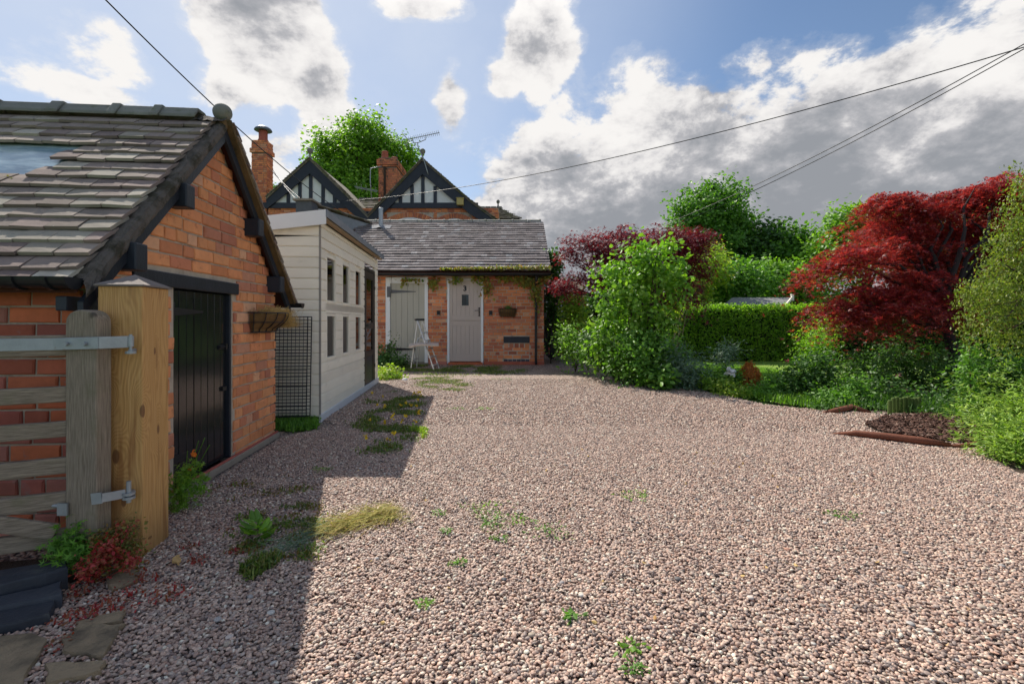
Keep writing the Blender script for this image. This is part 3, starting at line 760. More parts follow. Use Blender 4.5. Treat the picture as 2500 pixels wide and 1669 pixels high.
def pebble_object(name, poly, dens, dmin, rlo, rhi, seed, label, z=0.002):
    mb = MB(); mb.add([(p[0], p[1], z) for p in poly], [tuple(range(len(poly)))])
    pm = mat('pink_grey_pebbles_' + str(seed), None, 0.55, 0.25, 0.22, 90, ramp=PEB, spec=0.4)
    o = mb.build(name, None, None, kind='stuff'); 
    if o.data.polygons[0].normal.z < 0: o.data.flip_normals()
    o['label'] = label; o['category'] = 'gravel'
    ng = bpy.data.node_groups.new(name, 'GeometryNodeTree')
    ng.interface.new_socket('Geometry', in_out='INPUT', socket_type='NodeSocketGeometry')
    ng.interface.new_socket('Geometry', in_out='OUTPUT', socket_type='NodeSocketGeometry')
    N = ng.nodes.new; Lk = ng.links.new
    gi = N('NodeGroupInput'); go = N('NodeGroupOutput')
    dp = N('GeometryNodeDistributePointsOnFaces')
    if dmin:
        dp.distribute_method = 'POISSON'; dp.inputs['Distance Min'].default_value = dmin; dp.inputs['Density Max'].default_value = dens
    else: dp.inputs['Density'].default_value = dens
    dp.inputs['Seed'].default_value = seed
    Lk(gi.outputs[0], dp.inputs['Mesh'])
    g2i = N('GeometryNodeGeometryToInstance')
    for k in range(4):
        ic = N('GeometryNodeMeshIcoSphere'); ic.inputs['Radius'].default_value = 1.0; ic.inputs['Subdivisions'].default_value = 2 if rlo > .008 else 2
        sp = N('GeometryNodeSetPosition'); nz = N('ShaderNodeTexNoise'); nz.noise_dimensions = '4D'; nz.inputs['W'].default_value = k * 3.7 + seed; nz.inputs['Scale'].default_value = .6
        ps = N('GeometryNodeInputPosition'); sub = N('ShaderNodeVectorMath'); sub.operation = 'SUBTRACT'; sub.inputs[1].default_value = (.5, .5, .5)
        ml = N('ShaderNodeVectorMath'); ml.operation = 'MULTIPLY'; ml.inputs[1].default_value = (.5, .5, .5)
        Lk(ps.outputs[0], nz.inputs['Vector']); Lk(nz.outputs['Color'], sub.inputs[0]); Lk(sub.outputs[0], ml.inputs[0]); Lk(ml.outputs[0], sp.inputs['Offset'])
        Lk(ic.outputs[0], sp.inputs['Geometry'])
        sh = N('GeometryNodeSetShadeSmooth'); Lk(sp.outputs[0], sh.inputs[0])
        sm = N('GeometryNodeSetMaterial'); sm.inputs['Material'].default_value = pm; Lk(sh.outputs[0], sm.inputs[0]); Lk(sm.outputs[0], g2i.inputs[0])
    io = N('GeometryNodeInstanceOnPoints'); Lk(dp.outputs['Points'], io.inputs['Points']); Lk(g2i.outputs[0], io.inputs['Instance']); io.inputs['Pick Instance'].default_value = True
    def rv(lo, hi, sd):
        r = N('FunctionNodeRandomValue'); r.data_type = 'FLOAT_VECTOR'; r.inputs[0].default_value = lo; r.inputs[1].default_value = hi; r.inputs['Seed'].default_value = sd
        return r.outputs[0]
    rot = rv((-.45, -.45, 0), (.45, .45, 6.28), 3)
    Lk(rot, io.inputs['Rotation'])
    s1 = rv((rlo, rlo * .8, rlo * .5), (rhi * 1.15, rhi * .95, rhi * .72), 5); Lk(s1, io.inputs['Scale'])
    tr = N('GeometryNodeTranslateInstances'); Lk(io.outputs[0], tr.inputs[0]); Lk(rv((0, 0, -rlo * .3), (0, 0, rhi * .9), 8), tr.inputs['Translation']); tr.inputs['Local Space'].default_value = False
    Lk(tr.outputs[0], go.inputs[0])
    md = o.modifiers.new('pebbles', 'NODES'); md.node_group = ng
    return o
# near drive: every pebble is geometry
XL = lambda y: -1.12 * y
near = [gnd(-60, 1700)[:2], gnd(2560, 1700)[:2], gnd(2560, 1150)[:2], gnd(2480, 1160)[:2], gnd(2400, 1104)[:2], gnd(2395, 1092)[:2], gnd(2040, 1062)[:2], (1.2, 5.3), (-1.9, 5.3), (-2.28, 4.79), (-2.03, 2.5), (-1.95, 2.45), (-1.80, 2.25), (-2.05, 1.98)]
pebble_object('near_pebbles', near, 13000, 0.0062, 0.0050, 0.0098, 1, 'pink and grey rounded pebbles covering the near half of the drive')
far = [(-1.9, 5.3), (1.2, 5.3), gnd(2040, 1062)[:2], gnd(2395, 1092)[:2], gnd(2432, 1056)[:2], gnd(2259, 1014)[:2], gnd(2000, 1002)[:2], gnd(1874, 989)[:2], gnd(1778, 968)[:2], gnd(1683, 947)[:2], gnd(1568, 938)[:2], (1.9, 9.6), (-2.4, 9.6), (-2.2, 5.6)]
pebble_object('far_pebbles', far, 4200, 0.0105, 0.0075, 0.0125, 2, 'pink and grey pebbles on the drive in front of the brick outbuilding')

# ================================================================== BRICK OUTHOUSE (left)
g = Fr((-2.13, 2.49, 0), 5.0)
GW, GD, AP, PI_ = 2.28, 2.9, 2.65, 0.985        # width, depth, apex height, pitch slope
oh = thing('brick_outhouse', 'small orange brick outhouse with a mossy tiled roof and a black plank door', 'outhouse', g.o)
roofz = lambda u: AP - PI_ * abs(u - GW / 2)
mb = MB()       # mortar core, 8 mm behind the brick faces; door opening cut out
k = .013; du0, du1, dz1 = 0.64, 1.44, 1.365
pts = [(k, 0), (k, roofz(k) - .05), (GW / 2, AP - .05), (GW - k, roofz(k) - .05), (GW - k, 0), (du1 - k, 0), (du1 - k, dz1 + .02), (du0 + k, dz1 + .02), (du0 + k, 0)]
g.poly(mb, pts, k, 0.10)
g.box(mb, k, 0.10, 0.10, GD, 0, roofz(0) - .05); g.box(mb, GW - .1, GW - k, 0.10, GD, 0, roofz(0) - .05)
g.poly(mb, [(.1, 0), (.1, roofz(.1) - .06), (GW / 2, AP - .06), (GW - .1, roofz(.1) - .06), (GW - .1, 0)], GD - .1, GD)
o = mb.build('wall_core', M['mortar'], oh); fix_normals(o)
ops = [(du0, du1, 0, dz1), (.25, 1.50, 1.365, 1.46)]
sp = brick_specs(g.p(0, 0, 0), g.u, -g.v, GW, lambda s: roofz(s) - .03, ops, seed=4, header_every=4, proud=.004)
pieces('brick', sp, M['brick'], oh, 260)
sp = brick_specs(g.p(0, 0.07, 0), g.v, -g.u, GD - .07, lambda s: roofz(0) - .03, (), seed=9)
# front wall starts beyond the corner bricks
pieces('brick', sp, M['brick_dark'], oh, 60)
# door jamb returns
sp = brick_specs(g.p(du0, 0.0, 0), g.v, g.u, .11, lambda s: dz1 - .01, (), seed=3, depth=.05)
mb = MB(); g.box(mb, -.0, GW + .03, -.03, .012, 0, .055); mb.build('concrete_plinth', M['concrete'], oh, bevel=.008)
mb = MB(); g.box(mb, .60, GW + .02, -.016, .0, .0, .068); mb.build('plinth_step', M['brick_dark'], oh)
# lintel
mb = MB(); g.box(mb, .25, 1.50, -.012, .10, 1.367, 1.458); mb.build('door_lintel', M['black_wood'], oh, bevel=.006)
# door: frame, boards, hinges, latch
dr = MB(); g.box(dr, du0, du0 + .035, .03, .09, .055, dz1); g.box(dr, du1 - .035, du1, .02, .09, .055, dz1)
frame = dr.build('door_frame', M['black_wood'], oh, bevel=.004)
door = MB(); g.box(door, du0 + .036, du1 - .036, .066, .09, .06, dz1 - .004); dob = door.build('plank_door', M['black_gloss'], oh)
nb = 8; w = (du1 - du0 - .076) / nb
for i in range(nb):
    b = MB(); u0 = du0 + .038 + i * w; g.box(b, u0 + .003, u0 + w - .003, .046 + rnd.uniform(-.0015, .0015), .066, .062, dz1 - .006)
    b.build('door_board', M['black_gloss'], dob, bevel=.003)
for z in (1.205, .22):
    h = MB(); h.prism([g.p(du0 + .04, .042, z + .04), g.p(du0 + .04, .042, z - .02), g.p(du0 + .42, .042, z + .005), g.p(du0 + .42, .042, z + .02)], g.v * .005)
    g.box(h, du0 + .0, du0 + .036, .016, .03, z - .05, z + .07); ho = h.build('strap_hinge', M['black_metal'], dob); fix_normals(ho)
h = MB(); g.box(h, du1 - .16, du1 - .03, .034, .046, .93, .965); g.box(h, du1 - .09, du1 - .065, .02, .046, .925, .975); h.tube([g.p(du1 - .16, .03, .95), g.p(du1 - .05, .03, .95)], .006, 6)
h.build('door_bolt', M['black_metal'], dob)
h = MB(); g.box(h, du1 - .12, du1 - .06, .03, .046, .60, .635); h.build('keyhole_plate', M['black_metal'], dob)
# purlin ends
for u, z in ((.61, 1.95), (1.67, 1.95), (.144, 1.50), (2.14, 1.50)):
    b = MB(); g.box(b, u - .05, u + .05, -.12, .02, z - .075, z + .075); b.build('purlin_end', M['black_wood'], oh, bevel=.008)
# roof deck, soffit and bargeboards
OV = 0.075; EV = .2
def slope_pts(side):
    if side < 0: return (-EV, roofz(-EV)), (GW / 2, AP)
    return (GW + EV, roofz(GW + EV)), (GW / 2, AP)
roof = MB()
for sd in (-1, 1):
    (a, za), (b, zb) = slope_pts(sd)
    g.poly(roof, [(a, za - .045), (b, zb - .045), (b, zb - .02), (a, za - .02)], -OV + .03, GD + .08)
roof_o = roof.build('roof', M['soffit'], oh); fix_normals(roof_o)
for sd in (-1, 1):
    (a, za), (b, zb) = slope_pts(sd); top, bot = (.088, .155) if sd < 0 else (.035, .125)
    b_ = MB(); g.poly(b_, [(a, za - bot), (b, zb - bot), (b, zb - top), (a, za - top)], -OV, -OV + .026)
    fix_normals(b_.build('bargeboard', M['black_wood'], oh))
(a, za), (b, zb) = slope_pts(-1)      # rough cement face between board and tiles
mb = MB(); vs = []; nu = 70
for i in range(nu + 1):
    u = a + (b - a) * i / nu
    for j, dz in enumerate((-.092, -.07, -.045, -.02, .004)):
        q = mnoise.noise(Vector((u * 26, j * 1.7, 5))); vs.append(g.p(u, -OV + .004 - abs(q) * .016 - (.012 if 0 < j < 4 else 0), roofz(u) + dz + q * .008))
mb.add(vs, [(i * 5 + j, i * 5 + j + 1, (i + 1) * 5 + j + 1, (i + 1) * 5 + j) for i in range(nu) for j in range(4)])
mb.build('cement_verge_face', M['verge'], roof_o)
# brown underlay timber on the right rake, cement verge on the left
(a, za), (b, zb) = slope_pts(1)
b_ = MB(); g.poly(b_, [(a + .02, za - .03), (b - .0, zb - .03), (b, zb + .012), (a + .02, za + .012)], -OV - .045, -OV + .01); fix_normals(b_.build('rake_batten', M['timber_brown'], roof_o))
def rough_strip(name, u0, u1, v0, v1, lift, m, parent, amp, seed, nu=60, nv=6):
    r = random.Random(seed); mb = MB(); vs = []
    for i in range(nu + 1):
        u = u0 + (u1 - u0) * i / nu
        for j in range(nv + 1):
            v = v0 + (v1 - v0) * j / nv; edge = 1 - (2 * j / nv - 1) ** 2
            n = mnoise.noise(Vector((u * 22, v * 30, seed))) * amp
            z = roofz(u) + lift * edge + n * (0.3 + edge) - .02 * (j in (0, nv))
            vs.append(g.p(u + n * .3, v + mnoise.noise(Vector((u * 15, seed, v * 9))) * .012, z))
    fs = [(i * (nv + 1) + j, (i + 1) * (nv + 1) + j, (i + 1) * (nv + 1) + j + 1, i * (nv + 1) + j + 1) for i in range(nu) for j in range(nv)]
    mb.add(vs, fs); return mb.build(name, m, parent)
rough_strip('cement_verge', -EV + .01, GW / 2, -OV - .012, .012, .008, M['verge'], roof_o, .022, 3)
rough_strip('cement_verge', GW / 2, GW + EV - .01, -OV - .04, .02, .02, M['verge'], roof_o, .03, 8)
# tiles
cosp = 1 / math.sqrt(1 + PI_ ** 2); SL = (GW / 2 + EV) / cosp + .02
Sv = (g.u + Vector((0, 0, PI_))).normalized(); nv_ = (Vector((0, 0, 1)) - g.u * PI_).normalized()
u_of = lambda d: -EV + d * cosp
def skip(s, d):     # the rooflight
    u = u_of(d); v = -OV + .025 + s
    return .44 < u < .80 and .66 < v < 1.75
sp = tile_specs(g.p(-EV - .03, -.022, roofz(-EV) - .03), g.v, Sv, nv_, GD, SL, .109, .165, .018, 11, skip, 1.5, .0065)
pieces('roof_tile', sp, M['tile'], roof_o, 210, near=lambda p: p.x * -1)
Sv2 = (-g.u + Vector((0, 0, PI_))).normalized(); nv2 = (Vector((0, 0, 1)) + g.u * PI_).normalized()
sp = tile_specs(g.p(GW + EV + .03, -OV - .055, roofz(-EV) - .02), g.v, Sv2, nv2, GD, SL, .109, .165, .013, 12, None, 1.5, .005)
pieces('roof_tile', sp, M['tile'], roof_o, 60)
# rooflight sheet with a shadow gap above and moss along its foot
mb = MB(); pq = [(u, v) for u, v in ((.40, .60), (.86, .60), (.86, 1.85), (.40, 1.85))]
mb.add([g.p(u, v, roofz(u) + .006) for u, v in pq] + [g.p(u, v, roofz(u) - .01) for u, v in pq], [(0, 1, 2, 3), (7, 6, 5, 4), (0, 4, 5, 1), (1, 5, 6, 2), (2, 6, 7, 3), (3, 7, 4, 0)])
rl = mb.build('rooflight', M['skylight'], roof_o); fix_normals(rl)
rs = np.random.RandomState(3); q = []
for i in range(900):
    v = rs.uniform(.75, 1.3); q.append(g.p(.445 + rs.normal() * .012, v, roofz(.445) + .012 + .012 * abs(rs.normal()) * (math.sin(v * 17) > -.2)))
L = Leaves(); L.add(*leaf_arrays(np.array(q), rs.normal(size=(900, 3)) + [0, 0, 1], .014, .7, .2, 'diamond', rs=rs)); L.build('moss', M['leaf_rust'], roof_o, kind='stuff')
# ridge tiles, lead-capped joints
v = -.03 + .12; i = 0
for ln in (.30, .30, .42, .45, .45, .45, .45):
    b_ = MB(); prof = []
    for v0, v1, s in ((v, v + ln * .86, 1.0), (v + ln * .80, v + ln, 1.25)):
        hw, hh, tt = .10 * s, .09 * s, .016
        P = [(-hw, -hh * .75), (-hw * .45, -.004), (hw * .45, -.004), (hw, -hh * .75), (hw, -hh * .75 + tt * 1.4), (hw * .5, tt + .006), (-hw * .5, tt + .006), (-hw, -hh * .75 + tt * 1.4)]
        g.poly(b_, [(GW / 2 + a, AP + .052 + (s - 1) * .04 + z) for a, z in P], v0, v1)
    o = b_.build('ridge_tile', M['ridge'], roof_o, bevel=.006); fix_normals(o); v += ln * .96
b_ = MB(); rr = random.Random(2); vs = []
for a in range(7):
    for b in range(9):
        u = GW / 2 - .09 + .18 * b / 8; v = -.10 + .22 * a / 6
        vs.append(g.p(u, v, AP + .035 - abs(u - GW / 2) * .75 + mnoise.noise(Vector((u * 40, v * 40, 1))) * .022))
b_.add(vs, [(a * 9 + b, (a + 1) * 9 + b, (a + 1) * 9 + b + 1, a * 9 + b + 1) for a in range(6) for b in range(8)])
b_.build('ridge_mortar', M['verge'], roof_o)
b_ = MB(); pr = [(.066 * math.sin(math.pi * i / 12) + .0005, .066 - .066 * math.cos(math.pi * i / 12)) for i in range(13)]
pr[0] = (.045, .004); b_.lathe(g.p(GW / 2, -.055, AP + .0), pr, 20); o = b_.build('ridge_ball', M['ridge'], roof_o, smooth=True); o.scale = (1, 1, 1)
b_ = MB(); b_.lathe(g.p(GW / 2, -.055, AP - .05), [(.035, 0), (.035, .06)], 12); b_.build('ball_stem', M['timber_brown'], roof_o)
# gutters
def gutter(name, fr, u, v0, v1, z, r, parent, out=-1, m='black_plastic', brackets=(), cap=True):
    mb = MB(); n = 10; rows = []
    for v in (v0, v1):
        rows.append([fr.p(u + math.cos(math.pi + math.pi * k / n) * r, v, z + math.sin(math.pi + math.pi * k / n) * r) for k in range(n + 1)] +
                    [fr.p(u + math.cos(math.pi + math.pi * k / n) * (r - .004), v, z + math.sin(math.pi + math.pi * k / n) * (r - .004)) for k in range(n, -1, -1)])
    N_ = len(rows[0]); mb.add(rows[0] + rows[1], [(i, (i + 1) % N_, N_ + (i + 1) % N_, N_ + i) for i in range(N_)])
    if cap:
        for vv, rv in ((v0, -1), (v1, 1)):
            p = [fr.p(u + math.cos(math.pi + math.pi * k / n) * (r + .006), vv, z + math.sin(math.pi + math.pi * k / n) * (r + .006)) for k in range(n + 1)]
            mb.prism(p, fr.v * (.012 * rv))
    o = mb.build(name, M[m], parent); fix_normals(o)
    for bv in brackets:
        mb = MB(); p0 = []; p1 = []
        for k in range(n + 1):
            a = math.pi + math.pi * k / n
            p0.append(fr.p(u + math.cos(a) * (r + .001), bv, z + math.sin(a) * (r + .001))); p1.append(fr.p(u + math.cos(a) * (r + .009), bv, z + math.sin(a) * (r + .009)))
        mb.prism(p0 + p1[::-1], fr.v * .022); fix_normals(mb.build('gutter_bracket', M[m], o))
    return o
gutter('gutter', g, -.235, -.05, 1.9, 1.355, .052, oh, brackets=(.02, .16, .75))
gutter('gutter', g, GW + .235, -.17, 1.9, 1.335, .045, oh)
mb = MB(); g.box(mb, -.20, .0, .0, .05, 1.20, 1.27); mb.build('rafter_foot', M['black_wood'], oh, bevel=.005)

# wall basket with hay on the outhouse
def wall_basket(name, label, fr, u0, u1, zt, h, depth, parent_face, bars, m, fill=None, liner=True):
    root = thing(name, label, 'wall basket', fr.p((u0 + u1) / 2, 0, zt - h))
    mb = MB(); uc = (u0 + u1) / 2; R = (u1 - u0) / 2
    def pt(a, t):      # a 0..pi along the half ellipse, t 0 top .. 1 bottom
        s = math.cos(t * math.pi / 2) ** .6 if t < 1 else 0.0
        s = max(s, .38)
        return fr.p(uc + math.cos(a) * R * (0.72 + .28 * s if s < 1 else 1), -.012 - math.sin(a) * depth * s, zt - h * t)
    for t, w in ((0, .006), (.5, .004), (1, .005)):
        mb.tube([pt(math.pi * i / 14, t) for i in range(15)], w, 6)
        mb.tube([pt(0, t), pt(math.pi, t)], w, 6)
    mb.build('rim', M[m], root)
    for i in range(bars):
        a = math.pi * (i + .5) / bars; b = MB(); b.tube([pt(a, t / 6) for t in range(7)] + [fr.p(uc + math.cos(a) * R * .4, -.014, zt - h)], .0045, 5); b.build('basket_bar', M[m], root)
    if liner:
        b = MB(); vs = []; n, k = 14, 6
        for j in range(k + 1):
            for i in range(n + 1):
                p = pt(math.pi * i / n, j / k); c = fr.p(uc, -.012, zt - h * j / k); vs.append(c + (p - c) * .93 - Vector((0, 0, .012 if j == 0 else 0)))
        b.add(vs, [(j * (n + 1) + i, j * (n + 1) + i + 1, (j + 1) * (n + 1) + i + 1, (j + 1) * (n + 1) + i) for j in range(k) for i in range(n)])
        b.build('liner', M['coir'], root)
    return root
bk = wall_basket('wall_basket', 'black iron wall basket spilling dry brown hay on the orange outhouse', g, 1.66, 2.26, 1.225, .17, .20, None, 7, 'black_metal')
rs = np.random.RandomState(12); n = 1500
uu = np.clip(rs.normal(2.10, .13, n), 1.72, 2.32); c = np.array([g.p(u, -.09 + rs.normal() * .05, 1.215 + abs(rs.normal()) * .018) for u in uu])
L = Leaves()
for q in range(3):
    N = len(c); dr = rs.normal(size=(N, 3)) * [1, 1, .4] + np.array(-g.v) * .5; tip = np.where(uu > 2.1, -1.3, -.2)[:, None] * np.array([0, 0, 1])
    off = np.zeros((N, 3)); off[:, 2] = -q * .055 * (uu > 2.08); off += np.array(g.u) * (q * .012) - np.array(g.v) * (q * .02 * (uu > 2.08))[:, None]
    L.add(*leaf_arrays(c + off, rs.normal(size=(N, 3)), .085, .11, .1, 'blade', dr + tip, rs))
hy = L.build('hay', M['straw'], None, kind='stuff'); hy['label'] = 'dry brown hay drooping from the black wall basket on the outhouse'; hy['category'] = 'hay'

# ================================================================== GATE POST AND GATE
pf = Fr((-1.789, 2.34, 0), 8.0)
post = thing('gate_post', 'square new pine gate post with a low pyramid top beside the outhouse', 'gate post', pf.p(.11, .1, 0))
mb = MB(); pf.box(mb, 0, .225, 0, .195, -.05, 1.318); mb.build('shaft', M['pine'], post, bevel=.004)
mb = MB(); a = [pf.p(u, v, 1.319) for u, v in ((-.012, -.012), (.237, -.012), (.237, .207), (-.012, .207))]
a2 = [p + Vector((0, 0, .008)) for p in a]; ap = pf.p(.1125, .0975, 1.385)
mb.add(a + a2 + [ap], [(0, 1, 2, 3), (0, 4, 5, 1), (1, 5, 6, 2), (2, 6, 7, 3), (3, 7, 4, 0), (4, 8, 5), (5, 8, 6), (6, 8, 7), (7, 8, 4)])
fix_normals(mb.build('post_cap', mat('grey_bleached_cap', (0.20, 0.165, 0.145), .8, .25, 0, 20, .4, 80), post))
gt = thing('field_gate', 'weathered grey wooden field gate with rails and a rounded hanging stile', 'gate', (-1.95, 2.25, 0))
mb = MB(); X0, X1 = -2.035, -1.892; pr = []
for i in range(13):
    t = math.pi * i / 12; pr.append((X1 + (X0 - X1) * (1 - math.cos(t)) / 2, 1.135 + math.sin(t) ** .75 * .068))
poly = [Vector((x, 2.20, z)) for x, z in [(X1, .15)] + pr + [(X0, .15)]]
mb.prism(poly, (0.004, .082, 0)); fix_normals(mb.build('stile', M['old_v'], gt, bevel=.008))
gd = Vector((-.893, -.449, 0)); gn = Vector((-.449, .893, 0)) ; hinge = Vector((-2.0, 2.245, 0))
for z, hgt, sl in ((1.04, .095, 0), (.817, .072, .0), (.658, .072, .0), (.492, .074, .0), (.335, .074, .0), (.165, .075, .0)):
    b = MB(); p0 = hinge + Vector((0, 0, z)); p1 = hinge + gd * 1.3 + Vector((0, 0, z + rnd.uniform(-.006, .006)))
    b.bar(p0, p1, .034, hgt); b.build('rail', M['old_h'], gt, bevel=.006)
b = MB(); b.bar(hinge + gn * -.03 + gd * .08 + Vector((0, 0, .20)), hinge + gn * -.03 + gd * 1.2 + Vector((0, 0, .62)), .025, .07); b.build('brace', M['old_h'], gt, bevel=.005)
# galvanised top strap hinge wraps the stile and meets the pin on the post
b = MB()
b.bar((-2.068, 2.188, 1.046), Vector((-2.068, 2.188, 1.046)) + gd * 1.2, .007, .055)
b.bar((-2.075, 2.186, 1.046), (-1.875, 2.192, 1.052), .007, .055)
b.bar((-1.875, 2.192, 1.052), (-1.80, 2.27, 1.054), .007, .055); b.tube([(-1.795, 2.275, 1.03), (-1.795, 2.275, 1.08)], .013, 12)
st = b.build('strap_hinge', M['galv'], gt, bevel=.002)
for x, y in ((-2.01, 2.183), (-1.93, 2.185)):
    b = MB(); b.tube([(x, y, 1.048), (x, y - .012, 1.048)], .009, 8); b.build('bolt', M['galv'], st)
b = MB(); b.tube([(-1.795, 2.275, 1.0), (-1.795, 2.275, 1.088)], .007, 10); b.tube([(-1.795, 2.275, 1.012), (-1.82, 2.33, 1.012)], .010, 8); b.lathe((-1.795, 2.275, .998), [(.022, 0), (.022, .012)], 12)
b.build('hinge_pin', M['galv'], post)
b = MB(); b.tube([(-1.80, 2.27, .30), (-1.80, 2.27, .40)], .010, 10); b.lathe((-1.80, 2.27, .318), [(.026, 0), (.026, .012)], 14); b.lathe((-1.80, 2.27, .337), [(.026, 0), (.026, .012)], 14); b.tube([(-1.80, 2.27, .33), (-1.83, 2.33, .33)], .012, 8)
b.build('hinge_pin', M['galv'], post)
b = MB(); b.bar((-1.905, 2.19, .345), (-1.86, 2.192, .35), .006, .05); b.bar((-1.86, 2.192, .35), (-1.81, 2.26, .345), .006, .04); b.build('hinge_eye', M['galv'], gt)
b = MB(); b.bar((-2.055, 2.186, .30), (-2.01, 2.186, .30), .008, .055); b.tube([(-2.15, 2.20, .315), (-2.05, 2.19, .315)], .009, 8); b.build('hinge_plate', M['galv'], gt)
# ================================================================== CREAM SUMMERHOUSE
s = Fr((-2.2, 5.52, 0), 5.5)
SLn, SW, SH = 3.66, 2.3, 2.31
sh = thing('summerhouse', 'cream weatherboard summerhouse with six small windows and a black half glazed door', 'summerhouse', s.o)
wins = [(a, b, z0, z1) for a, b in ((.258, .686), (1.009, 1.42), (1.77, 2.21)) for z0, z1 in ((1.373, 1.95), (.685, 1.243))]
DO = (2.45, 3.34, .07, 2.06)
def boards(fr, axis, length, ztop, openings, n_out, p0, pitch=.121, t=.024, z0=.07):
    z = z0; k = 0; top = max(ztop(0), ztop(length))
    while z < top - .01:
        zb = z + pitch
        segs = [(0, length)]
        for (a, b, lo, hi) in openings:
            if zb > lo + .03 and z < hi - .03:
                ns = []
                for x, y in segs:
                    if y <= a or x >= b: ns.append((x, y))
                    else:
                        if x < a: ns.append((x, a))
                        if y > b: ns.append((b, y))
                segs = ns
        for x, y in segs:
            if y - x < .02: continue
            zt0, zt1 = min(zb, ztop(x)), min(zb, ztop(y))
            if zt0 - z < .01 and zt1 - z < .01: continue
            b = MB(); o0 = p0 + axis * x; o1 = p0 + axis * y; U = Vector((0, 0, 1))
            # shiplap: thick at the foot with a scooped top
            def prof(o, zt):
                zt = max(zt, z + .01)
                return [o + U * z, o + n_out * t + U * z, o + n_out * t + U * max(z + .005, zt - .022), o + n_out * (t * .45) + U * max(z + .008, zt - .008), o + n_out * (t * .4) + U * (zt - .001), o + U * (zt - .001)]
            A, B = prof(o0, zt0), prof(o1, zt1)
            b.add(A + B, [(0, 1, 2, 3, 4, 5), (11, 10, 9, 8, 7, 6)] + [(i, i + 6, (i + 1) % 6 + 6, (i + 1) % 6) for i in range(6)])
            ob = b.build('cladding_board', M['cream'], sh); fix_normals(ob)
        z = zb
rz = lambda v: SH + .055 - v * .13          # pent roof falls away to the left
boards(s, s.u, SLn, lambda q: SH, wins + [(DO[0], DO[1], 0, DO[3])], -s.v, s.p(0, .018, 0))
boards(s, s.v, SW, lambda q: rz(q) - .05, [], -s.u, s.p(0.0, 0, 0))
mb = MB()      # inner lining, floor, rear walls
s.box(mb, .03, SLn, SW - .03, SW, .06, 2.0); s.box(mb, SLn - .02, SLn, .03, SW - .03, .06, 2.0); s.box(mb, .03, SLn, .03, SW, .05, .065)
mb.build('inner_wall', M['cream'], sh)
mb = MB()
for a, b in ((.02, .258), (.686, 1.009), (1.42, 1.77), (2.21, 2.45), (3.34, SLn - .01)): s.box(mb, a + .001, b - .001, .019, .03, .07, SH - .01)
for a, b in ((.258, .686), (1.009, 1.42), (1.77, 2.21)):
    for z0, z1 in ((.07, .68), (1.248, 1.37), (1.955, SH - .01)): s.box(mb, a + .001, b - .001, .019, .03, z0, z1)
s.box(mb, .018, .03, .03, SW - .03, .07, 2.0)
mb.build('backing_wall', M['cream'], sh)
for a, b, z0, z1 in wins:
    mb = MB(); w = .03
    s.box(mb, a, a + w, -.008, .045, z0, z1); s.box(mb, b - w, b, -.008, .045, z0, z1)
    s.box(mb, a + w + .001, b - w - .001, -.008, .045, z1 - w, z1); s.box(mb, a + w + .001, b - w - .001, -.012, .045, z0, z0 + w)
    wo_ = mb.build('window', M['cream'], sh)
    mb = MB(); s.box(mb, a + w, b - w, .014, .018, z0 + w, z1 - w); mb.build('pane', M['glass'], wo_)
# middle rail boards between the window rows
mb = MB(); s.box(mb, .22, 2.43, -.006, .0, 1.25, 1.365); mb.build('middle_rail', M['cream'], sh)
# corner batten, skirt
mb = MB(); s.box(mb, -.02, .0, -.02, .001, .03, SH); mb.build('corner_batten', mat('grey_corner_batten', (.30, .27, .24), .7, .2), sh)
mb = MB(); s.box(mb, -.03, SLn, -.028, -.006, .0, .085); mb.build('skirt', mat('bleached_plastic_skirt', (.62, .62, .64), .5, .15), sh)
mb = MB(); s.box(mb, .0, SLn, .03, SW, .0, .05); mb.build('base', M['soil'], sh)
# door: frame, glazed panels, boarded foot
dm = MB(); a, b, z0, z1 = DO
fr_ = MB()
s.box(fr_, a, a + .05, -.012, .05, z0, z1); s.box(fr_, b - .05, b, -.012, .05, z0, z1); s.box(fr_, a + .051, b - .051, -.012, .05, z1 - .05, z1)
fo = fr_.build('door_frame', mat('dark_brown_door_paint', (.035, .028, .022), .45, .3), sh)
dl = MB(); a += .055; b -= .055
s.box(dl, a, a + .10, -.006, .04, z0 + .01, z1 - .055); s.box(dl, b - .10, b, -.006, .04, z0 + .01, z1 - .055)
for zz0, zz1 in ((1.88, 2.0), (1.02, 1.12), (.55, .64)): s.box(dl, a + .101, b - .101, -.006, .04, zz0, zz1)
do = dl.build('door', bpy.data.materials['dark_brown_door_paint'], sh)
for i in range(5):
    w = (b - a - .2) / 5; q = MB(); s.box(q, a + .1 + i * w + .004, a + .1 + (i + 1) * w - .002, .0, .03, z0 + .01, .545); q.build('door_board', M['black_wood'], do)
for zz0, zz1 in ((.64, 1.02), (1.12, 1.88)):
    q = MB(); s.box(q, a + .1, b - .1, .012, .016, zz0, zz1); q.build('pane', M['glass'], do)
q = MB(); s.box(q, a + .02, a + .05, -.014, -.006, .98, 1.14); q.tube([s.p(a + .035, -.014, 1.08), s.p(a + .035, -.05, 1.08), s.p(a + .14, -.05, 1.08)], .009, 8); q.build('handle', M['black_metal'], do)
for zz in (1.75, .35):
    q = MB(); s.box(q, b + .0, b + .05, -.02, -.013, zz - .03, zz + .03); q.build('hinge', M['black_metal'], do)
